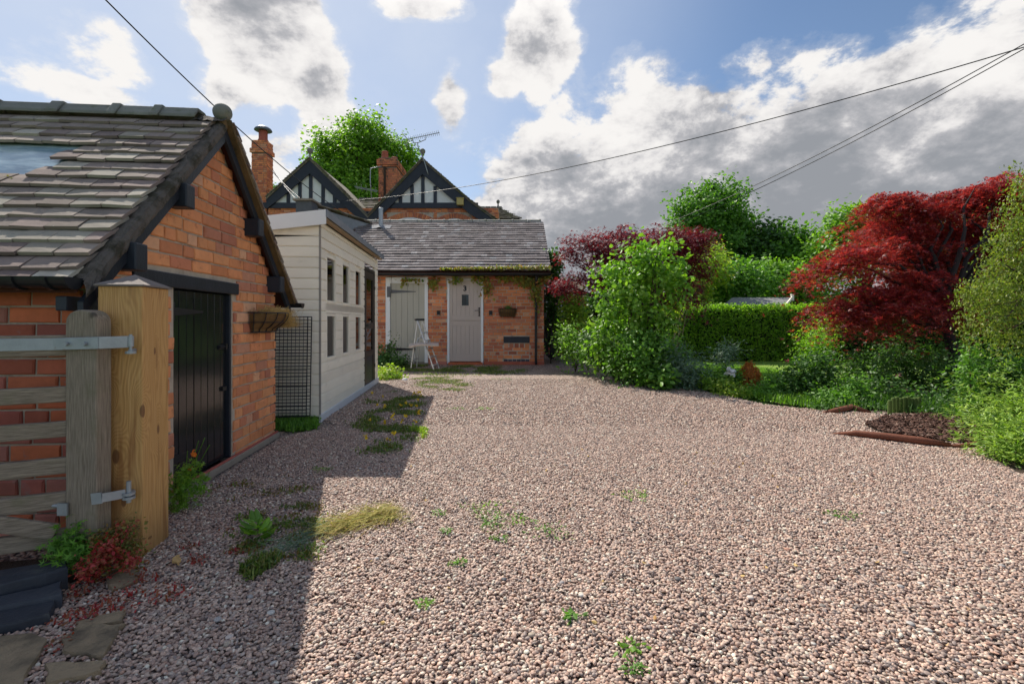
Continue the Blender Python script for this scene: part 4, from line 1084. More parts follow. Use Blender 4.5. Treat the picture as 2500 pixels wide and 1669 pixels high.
# roof: boarded deck, felt with its sunlit edge painted as a paler strip, fascias
mb = MB()
P = [s.p(-.10, -.10, rz(-.10)), s.p(SLn + .08, -.10, rz(-.10)), s.p(SLn + .08, SW + .1, rz(SW + .1)), s.p(-.10, SW + .1, rz(SW + .1))]
mb.hexa(P + [p + Vector((0, 0, .02)) for p in P]); ro = mb.build('roof', M['felt'], sh); fix_normals(ro)
mb = MB(); s.box(mb, -.105, SLn + .085, -.112, -.101, rz(-.1) - .055, rz(-.1) + .03); mb.build('felt_edge', M['lead'], ro)
mb = MB(); mb.hexa([s.p(-.10, -.10, rz(-.1) - .135), s.p(-.085, -.10, rz(-.1) - .135), s.p(-.085, SW + .1, rz(SW + .1) - .135), s.p(-.10, SW + .1, rz(SW + .1) - .135),
                   s.p(-.115, -.10, rz(-.1) + .026), s.p(-.085, -.10, rz(-.1) + .026), s.p(-.085, SW + .1, rz(SW + .1) + .026), s.p(-.115, SW + .1, rz(SW + .1) + .026)])
fix_normals(mb.build('fascia', M['white'], ro))
mb = MB(); s.box(mb, -.08, SLn, -.09, -.02, rz(-.1) - .07, rz(-.1) - .055); mb.build('eaves_board', mat('bare_softwood', (.34, .25, .16), .8, .2), ro)

# wire crate panel leaning on the front end of the summerhouse
wp = thing('wire_crate', 'folded black wire pet crate leaning against the cream boards between outhouse and summerhouse', 'wire crate', at(720, 1017, 5.3))
def wire_panel(fr, u_off, lean, seed, x0=-.03, x1=.62):
    # panel in the (v, z) plane in front of the shed end wall
    mb = MB(); zt = 1.10
    P = lambda v, z: fr.p(u_off - .02 + lean * z / 1.1, v, .10 + z)
    for v in (x0, x1): mb.tube([P(v, 0), P(v, zt)], .006, 6)
    for z in (0, zt): mb.tube([P(x0, z), P(x1, z)], .006, 6)
    wo2 = mb.build('panel_frame', M['black_metal'], wp)
    mb = MB(); n = 15
    for i in range(1, n): v = x0 + (x1 - x0) * i / n; mb.tube([P(v, 0), P(v, zt)], .0026, 4, False)
    for j in range(1, 30): z = zt * j / 30 + rnd.uniform(-.004, .004); mb.tube([P(x0, z), P(x1, z)], .0032 if j % 3 else .0048, 4, False)
    mb.build('wire_mesh', M['black_metal'], wo2)
wire_panel(s, -.12, .06, 1, .06, .70); wire_panel(s, -.155, .055, 2, .09, .73)

# ================================================================== BRICK OUTBUILDING (number 3)
OY = 12.8; OX0, OX1 = -6.2, .846; EZ = 2.42; RY, RZ = 15.7, 4.36; ppm = FPX / OY
WX = lambda px: (px - 1250) / ppm
WZ = lambda py: CAM_H + (HORY - py) / ppm
ob = thing('brick_outbuilding', 'low orange brick outbuilding with a long grey tiled roof and two doors', 'outbuilding', (-2.5, OY, 0))
o_l = (WX(942), WX(1045), 0, 2.31); o_r = (WX(1092), WX(1180), 0, 2.27); o_p = (WX(1229.5), WX(1293), WZ(885.5), WZ(821))
wl = []
def wpiece(x0, x1, y0, y1, z0, z1): mb_.box(x0, x1, y0, y1, z0, z1)
mb_ = MB(); yb = OY + .009
for x0, x1, z0, z1 in ((OX0, o_l[0] - .009, 0, 2.5), (o_l[0] - .009, o_l[1] + .009, 2.32, 2.5), (o_l[1] + .009, o_r[0] - .009, 0, 2.5), (o_r[0] - .009, o_r[1] + .009, 2.28, 2.5), (o_r[1] + .009, OX1 - .009, 0, 2.5)):
    mb_.box(x0, x1, yb, OY + .12, z0, z1)
mb_.build('front_wall', M['mortar'], ob)
mb_ = MB(); mb_.prism([(OX1 - .12, OY + .12, 0), (OX1 - .12, 18.9, 0), (OX1 - .12, 18.9, 2.4), (OX1 - .12, RY, RZ - .12), (OX1 - .12, OY + .12, 2.42)], (.11, 0, 0)); fix_normals(mb_.build('side_wall', M['mortar'], ob))
op = [(a[0] - OX0, a[1] - OX0, a[2], a[3]) for a in (o_l, o_r, o_p)]
specs = brick_specs((OX0, OY, 0), (1, 0, 0), (0, -1, 0), OX1 - OX0, lambda q: 2.40, op, seed=21, pitch=.0865, header_every=4, proud=.003)
specs = [q for q in specs if q[0].translation.x > -3.9]
pieces('brick', specs, M['brick_house'], ob, 295, near=lambda p: abs(p.x))
specs = brick_specs((OX1, OY + .07, 0), (0, 1, 0), (1, 0, 0), 6.0, lambda q: 2.4, (), seed=22, pitch=.0865)
pieces('brick', specs, M['brick_house'], ob, 0, 'side_brickwork')
mb_ = MB(); mb_.box(o_l[1] + .02, o_r[0] - .01, OY - .03, OY + .008, 0, .085); mb_.box(o_r[1] + .01, OX1, OY - .03, OY + .008, 0, .085); mb_.build('plinth_course', M['brick_dark'], ob)
# bricked-up opening
mb_ = MB(); mb_.box(o_p[0], o_p[1], OY - .012, OY + .05, WZ(836.5), WZ(821.5)); mb_.build('black_lintel', M['black_wood'], ob)
mb_ = MB(); mb_.box(o_p[0], o_p[1], OY + .02, OY + .1, WZ(885.5), WZ(836.5)); mb_.build('infill_mortar', M['mortar'], ob)
xw = o_p[1] - o_p[0]; zc = WZ(884.5); rr = random.Random(5)
for k_ in range(3):
    for i in range(3 + (k_ % 2)):
        x0 = o_p[0] + .012 + (i - .5 * (k_ % 2)) * .235; x1 = x0 + .22; x0 = max(x0, o_p[0] + .01); x1 = min(x1, o_p[1] - .01)
        if x1 - x0 < .05: continue
        b = MB(); b.box(x0, x1, OY + .008, OY + .06, WZ(876) + .012 + k_ * .105, WZ(876) + .10 + k_ * .105); b.build('brick', M['brick_house'], ob, bevel=.006)
for i in range(5):
    b = MB(); w_ = xw / 5; j = rr.uniform(-.01, .01); b.box(o_p[0] + i * w_ + .012, o_p[0] + (i + 1) * w_ - .01, OY + .006, OY + .06, WZ(850) + j, WZ(838)); b.build('brick', M['brick_house'], ob, bevel=.01)
for i in range(6):
    b = MB(); w_ = xw / 6; b.box(o_p[0] + i * w_ + .005, o_p[0] + (i + 1) * w_ - .005, OY + .0, OY + .06, WZ(884.5), WZ(877)); b.build('blue_brick', M['brick_blue'], ob, bevel=.004)
# left door (sage boards)
def frame_parts(x0, x1, zt, w, m, parent, wl_=None, top=None):
    f = MB(); wl_ = wl_ or w
    f.box(x0, x0 + wl_, OY - .02, OY + .07, .03, zt); f.box(x1 - w, x1, OY - .02, OY + .07, .03, zt); f.box(x0 + wl_ + .001, x1 - w - .001, OY - .02, OY + .07, zt - (top or w), zt)
    return f.build('door_frame', m, parent, bevel=.004)
fl = frame_parts(o_l[0], o_l[1], o_l[3], .09, M['white'], ob, .115, .155)
dx0, dx1, dz0, dz1_ = o_l[0] + .118, o_l[1] - .092, .07, o_l[3] - .158
bk_ = MB(); bk_.box(dx0, dx1, OY + .03, OY + .05, dz0, dz1_); dl_ = bk_.build('plank_door', M['sage'], ob)
n = 6; w_ = (dx1 - dx0) / n
for i in range(n):
    b = MB(); b.box(dx0 + i * w_ + .0025, dx0 + (i + 1) * w_ - .0025, OY + .008 + rr.uniform(-.002, .002), OY + .03, dz0, dz1_); b.build('door_board', M['sage'], dl_, bevel=.003)
m_hinge = mat('grey_iron_hinge', (.12, .12, .13), .5, .2)
for z in (1.935, .41):
    b = MB(); b.prism([(dx0 + .02, OY + .006, z + .05), (dx0 + .02, OY + .006, z - .045), (dx0 + .68, OY + .006, z - .01), (dx0 + .68, OY + .006, z + .008)], (0, -.008, 0)); b.box(dx0 - .08, dx0 + .018, OY - .032, OY - .021, z - .15, z + .13)
    fix_normals(b.build('strap_hinge', m_hinge if z > 1 else M['black_metal'], dl_))
b = MB(); b.box(o_l[0] - .02, o_l[1] + .02, OY - .05, OY + .1, 0, .055); b.build('threshold', M['concrete'], ob)
# right stable door
fr2 = frame_parts(o_r[0], o_r[1], o_r[3], .065, M['white'], ob, .06, .025)
rx0, rx1 = o_r[0] + .062, o_r[1] - .068; zs = WZ(782.6)
sd = MB(); sd.box(rx0, rx1, OY + .03, OY + .05, .09, 2.24); sdo = sd.build('stable_door', M['taupe'], ob)
def leaf_(z0, z1, ri, top_rail, bot_rail, arched, name):
    b = MB(); st_ = .075
    b.box(rx0, rx0 + st_, OY + .006, OY + .03, z0, z1); b.box(rx1 - st_, rx1, OY + .006, OY + .03, z0, z1)
    b.box(rx0 + st_ + .001, rx1 - st_ - .001, OY + .006, OY + .03, z0, z0 + bot_rail)
    xa, xb = rx0 + st_ + .001, rx1 - st_ - .001
    if arched:
        pts_ = [(xa, z1), (xb, z1)] + [(xb + (xa - xb) * i / 12, z1 - top_rail - .0 + math.sin(math.pi * i / 12) * .05 - .05) for i in range(13)]
        b.prism([(x, OY + .006, z) for x, z in pts_], (0, .024, 0))
    else: b.box(xa, xb, OY + .006, OY + .03, z1 - top_rail, z1)
    o = b.build(name, M['taupe'], sdo); fix_normals(o)
    n_ = 6; w = (xb - xa) / n_
    for i in range(n_):
        x0, x1 = xa + i * w + .003, xa + (i + 1) * w - .003; zz0, zz1 = z0 + bot_rail, z1 - top_rail + (.0)
        for (q0, q1) in ([(zz0, zz1)] if not (arched and x1 > WX(1125) and x0 < WX(1146)) else [(zz0, 1.535), (1.885, zz1)]):
            c_ = MB(); c_.box(x0, x1, OY + .014, OY + .03, q0, q1); c_.build('door_board', M['taupe'], o)
    b = MB(); b.box(rx0, rx1, OY - .004, OY + .006, z0, z0 + .03); b.build('weather_bar', M['taupe'], o, bevel=.004)
leaf_(.09, zs - .006, 0, .12, .20, False, 'lower_leaf'); leaf_(zs + .006, 2.24, 0, .05, .12, True, 'upper_leaf')
wx0, wx1, wz0, wz1 = WX(1124.5), WX(1147), 1.535, 1.885
b = MB(); w = .03
b.box(wx0, wx0 + w, OY + .0, OY + .029, wz0, wz1); b.box(wx1 - w, wx1, OY + .0, OY + .029, wz0, wz1); b.box(wx0 + w, wx1 - w, OY + .001, OY + .029, wz0, wz0 + w); b.box(wx0 + w, wx1 - w, OY + .001, OY + .029, wz1 - w, wz1)
wi = b.build('door_window', M['taupe'], sdo)
b = MB(); b.box(wx0 + w, wx1 - w, OY + .022, OY + .0285, wz0 + w, wz1 - w); b.build('pane', M['dark_glass'], wi)
b = MB(); xm = (wx0 + wx1) / 2; zm = wz0 + (wz1 - wz0) * .42; b.box(xm - .004, xm + .004, OY + .016, OY + .0215, wz0 + w, wz1 - w); b.box(wx0 + w, wx1 - w, OY + .0165, OY + .021, zm - .004, zm + .004); b.build('glazing_bar', M['black_metal'], wi)
hx = WX(1170); b = MB(); b.box(hx - .014, hx + .014, OY - .006, OY + .005, 1.31, 1.49)
for z in (1.30, 1.50): b.lathe((hx, OY + .0, z - .02), [(.006, 0), (.022, .012), (.022, .028), (.006, .04)], 8)
b.tube([(hx, OY - .005, 1.435), (hx, OY - .045, 1.435), (hx - .11, OY - .045, 1.43)], .008, 8); b.lathe((hx, OY - .003, 1.37), [(.02, 0), (.02, .03)], 8); b.build('handle', M['black_metal'], sdo)
fc = bpy.data.curves.new('number', 'FONT'); fc.body = '3'; fc.size = .19; fc.extrude = .004; fc.align_x = 'CENTER'; fc.offset = 0.006
tmp = bpy.data.objects.new('tmp', fc); C.objects.link(tmp); bpy.context.view_layer.update(); me = bpy.data.meshes.new_from_object(tmp.evaluated_get(bpy.context.evaluated_depsgraph_get())); bpy.data.objects.remove(tmp); me.materials.clear(); me.materials.append(M['black_metal']); fo = bpy.data.objects.new('door_number', me); C.objects.link(fo); attach(fo, sdo); fo.matrix_basis = Matrix.Translation((WX(1135), OY - .002, 1.955)) @ Matrix.Rotation(math.radians(90), 4, 'X')
b = MB(); b.box(rx0 - .03, rx1 + .05, OY - .06, OY + .1, 0, .07); b.build('door_step', M['brick_dark'], ob)
# eaves, gutter, roof
b = MB(); b.box(OX0, OX1 + .14, OY - .20, OY - .18, EZ - .09, EZ + .01); b.box(OX0, OX1 + .14, OY - .18, OY + .009, EZ - .02, EZ - .01); b.build('fascia', M['black_wood'], ob)
sl = math.hypot(RY - 12.5, RZ - EZ - .03); Sv = Vector((0, RY - 12.5, RZ - EZ - .03)).normalized(); nv3 = Vector((0, -Sv.z, Sv.y))
rf = MB(); rf.prism([(OX0, 12.5, EZ), (OX0, RY, RZ - .03), (OX0, 18.9, EZ), (OX0, 18.9, EZ - .05), (OX0, RY, RZ - .10), (OX0, 12.5, EZ - .05)], (OX1 + .155 - OX0, 0, 0)); rfo = rf.build('roof', M['soffit'], ob); fix_normals(rfo)
specs = tile_specs((OX0, 12.46, EZ + .0), (1, 0, 0), Sv, nv3, OX1 + .165 - OX0, sl, .178, .17, .030, 31, lambda q, d: OX0 + q < -4.9 + 0 * d, 1.5, .0022)
specs = [q for q in specs]
pieces('roof_tile', specs, M['tile_far'], rfo, 298)
x = -4.82
while x < OX1 + .1:
    L_ = min(.44, OX1 + .165 - x); b = MB()
    pr = [(-.13, -.085), (-.07, .02), (0, .055), (.07, .02), (.13, -.085), (.10, -.085), (.05, 0), (0, .03), (-.05, 0), (-.10, -.085)]
    b.prism([(x, RY + y, RZ + .035 + z) for y, z in pr], (L_ * .86, 0, 0)); b.prism([(x + L_ * .84, RY + y * 1.14, RZ + .042 + z * 1.14) for y, z in pr], (L_ * .14, 0, 0))
    fix_normals(b.build('ridge_tile', M['ridge'], rfo)); x += L_ + .004
of = Fr((0, 0, 0), 0)      # u = +Y, v = -X
og = gutter('gutter', of, 12.44, -(OX1 + .15), -OX0, EZ - .035, .06, ob, cap=True)
b = MB(); xd = WX(1308.3); b.tube([(xd, 12.5, EZ - .10), (xd, 12.52, EZ - .2), (xd, OY - .06, EZ - .38), (xd, OY - .06, .10), (xd, OY - .14, .04)], .034, 10); b.build('downpipe', M['black_plastic'], ob)
# flue pipe through the roof with flashing
fx, fy = -3.62 + .0, 14.9
fx = (930 - 1250) / FPX * 15.2; fy = 15.2; fz = EZ + .03 + (fy - 12.5) * Sv.z / Sv.y
b = MB(); b.tube([(fx, fy, fz - .05), (fx, fy, fz + .62)], .068, 14); b.build('flue_pipe', M['galv'], ob)
b = MB(); b.lathe((fx, fy, fz + .60), [(.078, 0), (.078, .04), (.06, .05)], 14); b.build('flue_rim', M['galv'], ob)
vs = []; n_ = 10
for i in range(n_ + 1):
    for j in range(5):
        X_ = fx - .30 + .62 * i / n_ ; d_ = -.16 + .30 * j / 4; r_ = mnoise.noise(Vector((X_ * 9, j, 2))) * .03
        p = Vector((X_ + r_ * .5, fy, fz)) + Sv * (d_ + r_ * 1.5) + nv3 * (.06 + abs(r_) * .6 + .05 * math.exp(-((X_ - fx) / .09) ** 2)); vs.append(p)
b = MB(); b.add(vs, [(i * 5 + j, (i + 1) * 5 + j, (i + 1) * 5 + j + 1, i * 5 + j + 1) for i in range(n_) for j in range(4)]); b.build('flue_flashing', mat('new_lead', (.20, .205, .22), .85, .2, 0, 10, .2, 20), ob)
# low left-hand wing roof edge beside the ridge
b = MB(); A0, A1 = at(752, 500, 14.6), at(905, 548, 15.4)
b.prism([A0, A1, A1 - Vector((0, 0, .12)), A0 - Vector((0, 0, .9))], (0, .1, 0)); fix_normals(b.build('wing_gable', M['lead'], ob))
dirw = (A1 - A0).normalized()
sp2 = tile_specs(A0 + Vector((0, -.12, .03)), dirw, (0, 1, 0), dirw.cross(Vector((0, 1, 0))) * -1 if dirw.cross(Vector((0, 1, 0))).z < 0 else dirw.cross(Vector((0, 1, 0))), (A1 - A0).length, 1.3, .18, .17, .03, 41, None, 1.5, .006)
pieces('roof_tile', sp2, M['tile_moss'], ob, 12, 'wing_tiles')
b = MB(); q0 = at(722, 490, 14.2); b.box(q0.x, q0.x + .46, 14.2, 14.7, q0.z - .5, q0.z - .0); b.build('wing_vent', M['felt'], ob); b = MB(); b.box(q0.x - .06, q0.x + .52, 14.12, 14.78, q0.z, q0.z + .05); b.build('vent_cap', M['concrete'], ob)
b = MB(); b.prism([at(800, 540, 15.3), at(910, 552, 15.45), at(910, 560, 15.4), at(800, 558, 15.2)], (0, .02, .02)); fix_normals(b.build('lead_flashing', M['lead'], ob))

# small things on its wall: lamps, basket
def wall_lamp(x, label):
    r = thing('wall_lamp', label, 'wall lamp', (x, OY, 1.37), 'small black lamps beside the stable door')
    b = MB(); b.box(x - .025, x + .045, OY - .075, OY - .012, 1.318, 1.42); b.build('lamp_body', M['black_metal'], r, bevel=.006)
    b = MB(); b.box(x - .035, x + .055, OY - .012, OY - .001, 1.31, 1.432); b.build('back_plate', M['black_metal'], r, bevel=.003)
    b = MB(); b.box(x - .012, x + .032, OY - .065, OY - .025, 1.312, 1.317); b.build('lens', M['white'], r)
wall_lamp(WX(1070) , 'small black wall lamp on the brick between the two doors'); wall_lamp(WX(1197), 'small black wall lamp on the brick right of the stable door')
hb = Fr((0, OY, 0), 0)
bf = Fr((0, OY, 0), 0); bf.u = Vector((1, 0, 0)); bf.v = Vector((0, 1, 0))
wall_basket('wall_basket', 'black iron hayrack basket with a small green plant right of the stable door', bf, WX(1216.6), WX(1262), 1.48, .21, .19, None, 11, 'black_metal', liner=True)
rs = np.random.RandomState(8)
pl = thing('potted_plant', 'small trailing green plant growing in the hayrack basket on the outbuilding', 'plant', (WX(1240), OY - .1, 1.45))
L, _ = crown([(WX(1240), OY - .09, 1.50, .09, .05, .05)], 22, 8, .035, .03, rs, shell=.2); L.build('foliage', M['leaf_mid'], pl)

# ================================================================== FAR HOUSE with twin timbered gables
HY = 19.0; hp = FPX / HY
HX = lambda px: (px - 1250) / hp
HZ = lambda py: CAM_H + (HORY - py) / hp
hs_ = thing('gabled_house', 'tall red brick house with twin black and white timbered gables', 'house', (HX(900), HY, 0))
# wall with two arched window openings: built from strips
b = MB(); b.box(HX(655), HX(1218), HY + .03, HY + .3, 0, HZ(509)); b.build('wall', M['mortar'], hs_)
arch = []
def arch_win(x0, x1, yt, yb_):      # px: opening left, right, crown, springing
    a, c_, zt_, zb_ = HX(x0), HX(x1), HZ(yt), HZ(yb_); return (a, c_, zt_, zb_)
W1 = arch_win(951, 1052, 530, 545); W2 = arch_win(1073, 1145, 532.5, 545)
specs = brick_specs((HX(655), HY, 0), (1, 0, 0), (0, -1, 0), HX(1218) - HX(655), lambda q: HZ(508), [(W1[0] - HX(655) - .1, W1[1] - HX(655) + .1, 0, HZ(519)), (W2[0] - HX(655) - .1, W2[1] - HX(655) + .1, 0, HZ(521))], seed=33, pitch=.08)
specs = [q for q in specs if q[0].translation.z > 4.2]
pieces('brick', specs, M['brick_house'], hs_, 0, 'brickwork')
for (a, c_, zt_, zb_) in (W1, W2):
    n_ = 26; w_ = (c_ - a); rise = zt_ - zb_
    for i in range(n_):
        t0, t1 = i / n_, (i + 1) / n_
        f = lambda t: zb_ + rise * (1 - (2 * t - 1) ** 2)
        X0_, X1_ = a + w_ * t0 + .006, a + w_ * t1 - .006; sk = .10 * (2 * (t0 + t1) / 2 - 1)
        q = MB(); q.prism([(X0_, HY - .012, f(t0)), (X1_, HY - .012, f(t1)), (X1_ + sk, HY - .012, f(t1) + .19 + .0), (X0_ + sk, HY - .012, f(t0) + .19)], (0, .06, 0)); fix_normals(q.build('arch_brick', M['brick_house'], hs_))
    q = MB(); pts_ = [(a + w_ * i / 12, zb_ + rise * (1 - (2 * i / 12 - 1) ** 2) - .01) for i in range(13)]
    q.prism([(x, HY + .012, z) for x, z in [(a, 4.4)] + pts_ + [(c_, 4.4)]], (0, .05, 0)); wo3 = q.build('window', M['white'], hs_); fix_normals(wo3)
    q = MB(); q.box(a + .12, c_ - .12, HY + .004, HY + .011, 4.5, zb_ - .03); q.build('pane', M['dark_glass'], wo3)
def gable(cx, apy, halfL, pyL, halfR, pyR, colL, colR, flare=False):
    ax, az = HX(cx), HZ(apy)
    Lp = (HX(cx - halfL), HZ(pyL)); Rp = (HX(cx + halfR), HZ(pyR)); cb = HZ(508); ct = HZ(496)
    # white panel behind
    y0 = HY - .10
    mid = None
    def on(side, z):      # x on the outer rake at height z
        P = Lp if side < 0 else Rp
        return ax + (P[0] - ax) * (az - z) / (az - P[1])
    p = [(on(-1, cb) + .1, cb), (on(1, cb) - .1, cb), (ax, az - .35)]
    q = MB(); q.prism([(x, HY - .03, z) for x, z in p], (0, .06, 0)); fix_normals(q.build('gable_panel', M['render_white'], hs_))
    # collar beam and studs
    q = MB(); q.box(on(-1, cb) + .05, on(1, cb) - .05, HY - .09, HY - .031, cb - .02, ct); q.build('collar_beam', M['black_wood'], hs_)
    sp_ = 28.2 / hp
    for k_ in range(-3, 4):
        x = ax + k_ * sp_ + (.03 if k_ else 0); zt_ = az - .62 - abs(x - ax) * (az - Lp[1]) / (ax - Lp[0]) * .95
        if zt_ < ct + .12: continue
        q = MB(); q.box(x - .065, x + .065, HY - .075, HY - .032, ct - .01, zt_ + .14); q.build('stud', M['black_wood'], hs_)
    # bargeboards with a kick at the foot
    for P, side in ((Lp, -1), (Rp, 1)):
        wv = .36
        kx = ax + (P[0] - ax) * .62; kz = az + (P[1] - az) * .66
        if not flare or side < 0: kx = ax + (P[0] - ax) * .6; kz = az + (P[1] - az) * .6
        q = MB(); out = [(ax, az), (kx, kz), P]; inn = [(P[0] - side * .02, P[1] - wv), (kx - side * .0, kz - wv * 1.3), (ax, az - wv * 1.45)]
        q.prism([(x, HY - .16, z) for x, z in out + inn], (0, .05, 0)); fix_normals(q.build('bargeboard', M['black_wood'], hs_))
        # roof slope behind the rake with tile edges
        q = MB(); q.prism([(ax, HY - .2, az + .07), (kx, HY - .2, kz + .07), (P[0], HY - .2, P[1] + .05), (P[0], HY - .2, P[1] - .02), (kx, HY - .2, kz + .0), (ax, HY - .2, az + .0)], (0, 4.2, 0)); rr_ = q.build('roof_slope', M['tile_moss'], hs_); fix_normals(rr_)
        for (A, B) in (((ax, az), (kx, kz)), ((kx, kz), P)):
            A3 = Vector((A[0], HY, A[1] + .06)); B3 = Vector((B[0], HY, B[1] + .06)); dv = (A3 - B3).normalized(); nn = Vector((0, 1, 0)).cross(dv)
            if nn.z < 0: nn = -nn
            s2 = tile_specs(B3 + Vector((0, -.24, 0)), (0, 1, 0), dv, nn, .7, (A3 - B3).length, .12, .17, .022, int(cx) + side, None, 1.5, .006)
            pieces('roof_tile', s2, M['tile_moss'], rr_, 0, 'verge_tiles')
    q = MB(); q.lathe((ax, HY - .12, az - .02), [(.09, 0), (.07, .1), (.035, .17), (.03, .26), (.05, .29), (.10, .34), (.115, .40), (.10, .46), (.04, .51)], 12); q.build('finial', M['ridge'], hs_, smooth=True)
gable(760, 394, 105, 489, 141, 533, 0, 0)
gable(1033, 396, 132, 533, 182, 544, 0, 0, True)
# valley foot between gables
q = MB(); q.prism([(HX(884), HY - .17, HZ(518)), (HX(922), HY - .17, HZ(518)), (HX(915), HY - .17, HZ(538)), (HX(890), HY - .17, HZ(538))], (0, .07, 0)); fix_normals(q.build('valley_board', M['black_wood'], hs_))
# main roof behind, ridge across
q = MB(); q.prism([(HX(668), 20.5, HZ(560)), (HX(668), 23.0, CAM_H + (HORY - 488) / FPX * 23.0), (HX(668), 25.5, HZ(560))], (HX(1100) - HX(668), 0, 0)); mro = q.build('main_roof', M['soffit'], hs_); fix_normals(mro)
zr_ = CAM_H + (HORY - 488) / FPX * 23.0; E0 = Vector((HX(800), 20.5, HZ(560))); S_ = Vector((0, 2.5, zr_ - E0.z)); n_v = Vector((0, -S_.z, S_.y))
s2 = tile_specs(E0 + Vector((0, 0, .02)), (1, 0, 0), S_, n_v, 4.2, S_.length, .15, .2, .03, 55, None, 1.5, .002)
pieces('roof_tile', s2, M['tile_moss'], mro, 0, 'valley_tiles')
for i in range(9):
    q = MB(); x0 = HX(800) + i * .5; q.bar((x0, 23.0, zr_ + .03), (x0 + .47, 23.0, zr_ + .03), .2, .12); q.build('ridge_tile', M['ridge'], mro)
# right wing roof with finial and hip
Yr = 21.5; rp = FPX / Yr; rx = lambda px: (px - 1250) / rp; rzz = lambda py: CAM_H + (HORY - py) / rp
q = MB(); zR = rzz(511); Ef = rzz(560)
A = [(rx(1080), Yr - 2, Ef), (rx(1272), Yr - 2, Ef), (rx(1272), Yr + 2, Ef), (rx(1080), Yr + 2, Ef), (rx(1080), Yr, zR), (rx(1222), Yr, zR)]
q.add(A, [(0, 1, 5, 4), (1, 2, 5), (2, 3, 4, 5), (0, 4, 3), (3, 2, 1, 0)]); wr = q.build('wing_roof', M['soffit'], hs_)
S_ = Vector((0, 2, zR - Ef)); hipf = (rx(1272) - rx(1222)) / S_.length
s2 = tile_specs(Vector((rx(1080), Yr - 2.02, Ef + .02)), (1, 0, 0), S_, Vector((0, -S_.z, S_.y)), rx(1272) - rx(1080), S_.length, .13, .18, .025, 56, lambda q_, d: q_ > (rx(1272) - rx(1080)) - d * hipf, 1.5, .003)
pieces('roof_tile', s2, M['tile_moss'], wr, 0, 'wing_tiles')
for i in range(7):
    q = MB(); x0 = rx(1130) + i * .25; q.bar((x0, Yr, zR + .05), (x0 + .235, Yr, zR + .05), .2, .12); q.build('ridge_tile', M['ridge'], wr)
q = MB(); q.lathe((rx(1216), Yr, zR + .05), [(.08, 0), (.06, .08), (.03, .12), (.03, .2), (.07, .24), (.08, .30), (.06, .35), (.02, .38)], 10); q.build('finial', M['ridge'], hs_, smooth=True)
q = MB(); q.box(rx(1080), rx(1262), Yr - 1.8, Yr + 1.8, 0, Ef); q.build('wing_wall', M['brick_house'], hs_)
b = MB(); b.box(HX(1117), HX(1133.5), HY - .34, HY - .17, HZ(505), HZ(489)); b.box(HX(1115.5), HX(1135), HY - .36, HY - .165, HZ(489.5), HZ(487)); b.build('alarm_box', M['yellow_box'], hs_, bevel=.02)

# chimneys
def chim_brick(x0, x1, y0, y1, z0, z1, m, parent, pitch=.08, name='brickwork'):
    b = MB(); b.box(x0 + .012, x1 - .012, y0 + .012, y1 - .012, z0, z1 - .01); b.build('stack', M['mortar_dark'], parent)
    sps = []
    for o_, A_, N_, L_ in (((x0, y0, z0), (1, 0, 0), (0, -1, 0), x1 - x0), ((x1, y0 + .07, z0), (0, 1, 0), (1, 0, 0), y1 - y0 - .07)):
        sps += brick_specs(o_, A_, N_, L_, lambda q: z1, (), z0=0, pitch=pitch, bl=.225, seed=int(z0 * 10)) if False else brick_specs((o_[0], o_[1], z0), A_, N_, L_, lambda q: z1 - z0, (), 0.0, pitch, .225, seed=int(z0 * 10) + 2)
    pieces('brick', sps, m, parent, 0, name)
lc = thing('tall_chimney', 'tall slim red brick chimney with a mushroom cowl left of the timbered gables', 'chimney', (HX(632), HY + .3, 0))
cx0, cx1 = HX(613.5), HX(650); cy0, cy1 = 19.0, 19.56
chim_brick(cx0, cx1, cy0, cy1, 3.5, HZ(372), M['brick_house'], lc); chim_brick(cx0 - .05, cx1 + .05, cy0 - .05, cy1 + .05, HZ(372), HZ(361), M['brick_house'], lc, name='corbel')
chim_brick(cx0 + .0, cx1 + .0, cy0, cy1, HZ(361), HZ(341), M['brick_house'], lc, name='upper_courses')
b = MB(); c3 = ((cx0 + cx1) / 2 + .03, (cy0 + cy1) / 2, HZ(341)); b.lathe(c3, [(.21, 0), (.20, .06), (.165, .12), (.165, .50)], 16); b.build('chimney_pot', M['terracotta'], lc, smooth=True)
b = MB(); b.lathe((c3[0], c3[1], c3[2] + .46), [(.05, .0), (.30, -.02), (.335, .0), (.30, .07), (.20, .14), (.08, .175), (.01, .18)], 20); b.build('cowl', mat('grey_metal_cowl', (.13, .15, .19), .4, .15, metal=.4), lc, smooth=True)
cc = thing('twin_pot_chimney', 'sooty brick chimney stack with two terracotta pots between the gables', 'chimney', (-5.7, 22.5, 0))
qp = FPX / 22.0; qx = lambda px: (px - 1250) / qp; qz = lambda py: CAM_H + (HORY - py) / qp
x0, x1 = qx(924), qx(968); chim_brick(x0, x1, 22.0, 23.6, qz(500), qz(407), M['brick_soot'], cc, name='lower_courses')
chim_brick(x0 - .03, x1 + .05, 21.95, 23.65, qz(407), qz(403), M['brick_soot'], cc, name='corbel'); chim_brick(x0 - .06, x1 + .08, 21.9, 23.7, qz(403), qz(391), M['brick_soot'], cc, name='cap_courses')
chim_brick(x0 - .0, x1 + .02, 21.97, 23.6, qz(391), qz(385), M['brick_soot'], cc, name='top_courses')
b = MB(); xm = (x0 + x1) / 2; b.box(xm - .16, xm - .12 + .05, 21.93, 22.0, qz(500), qz(407)); b.build('pilaster_joint', M['soil'], cc)
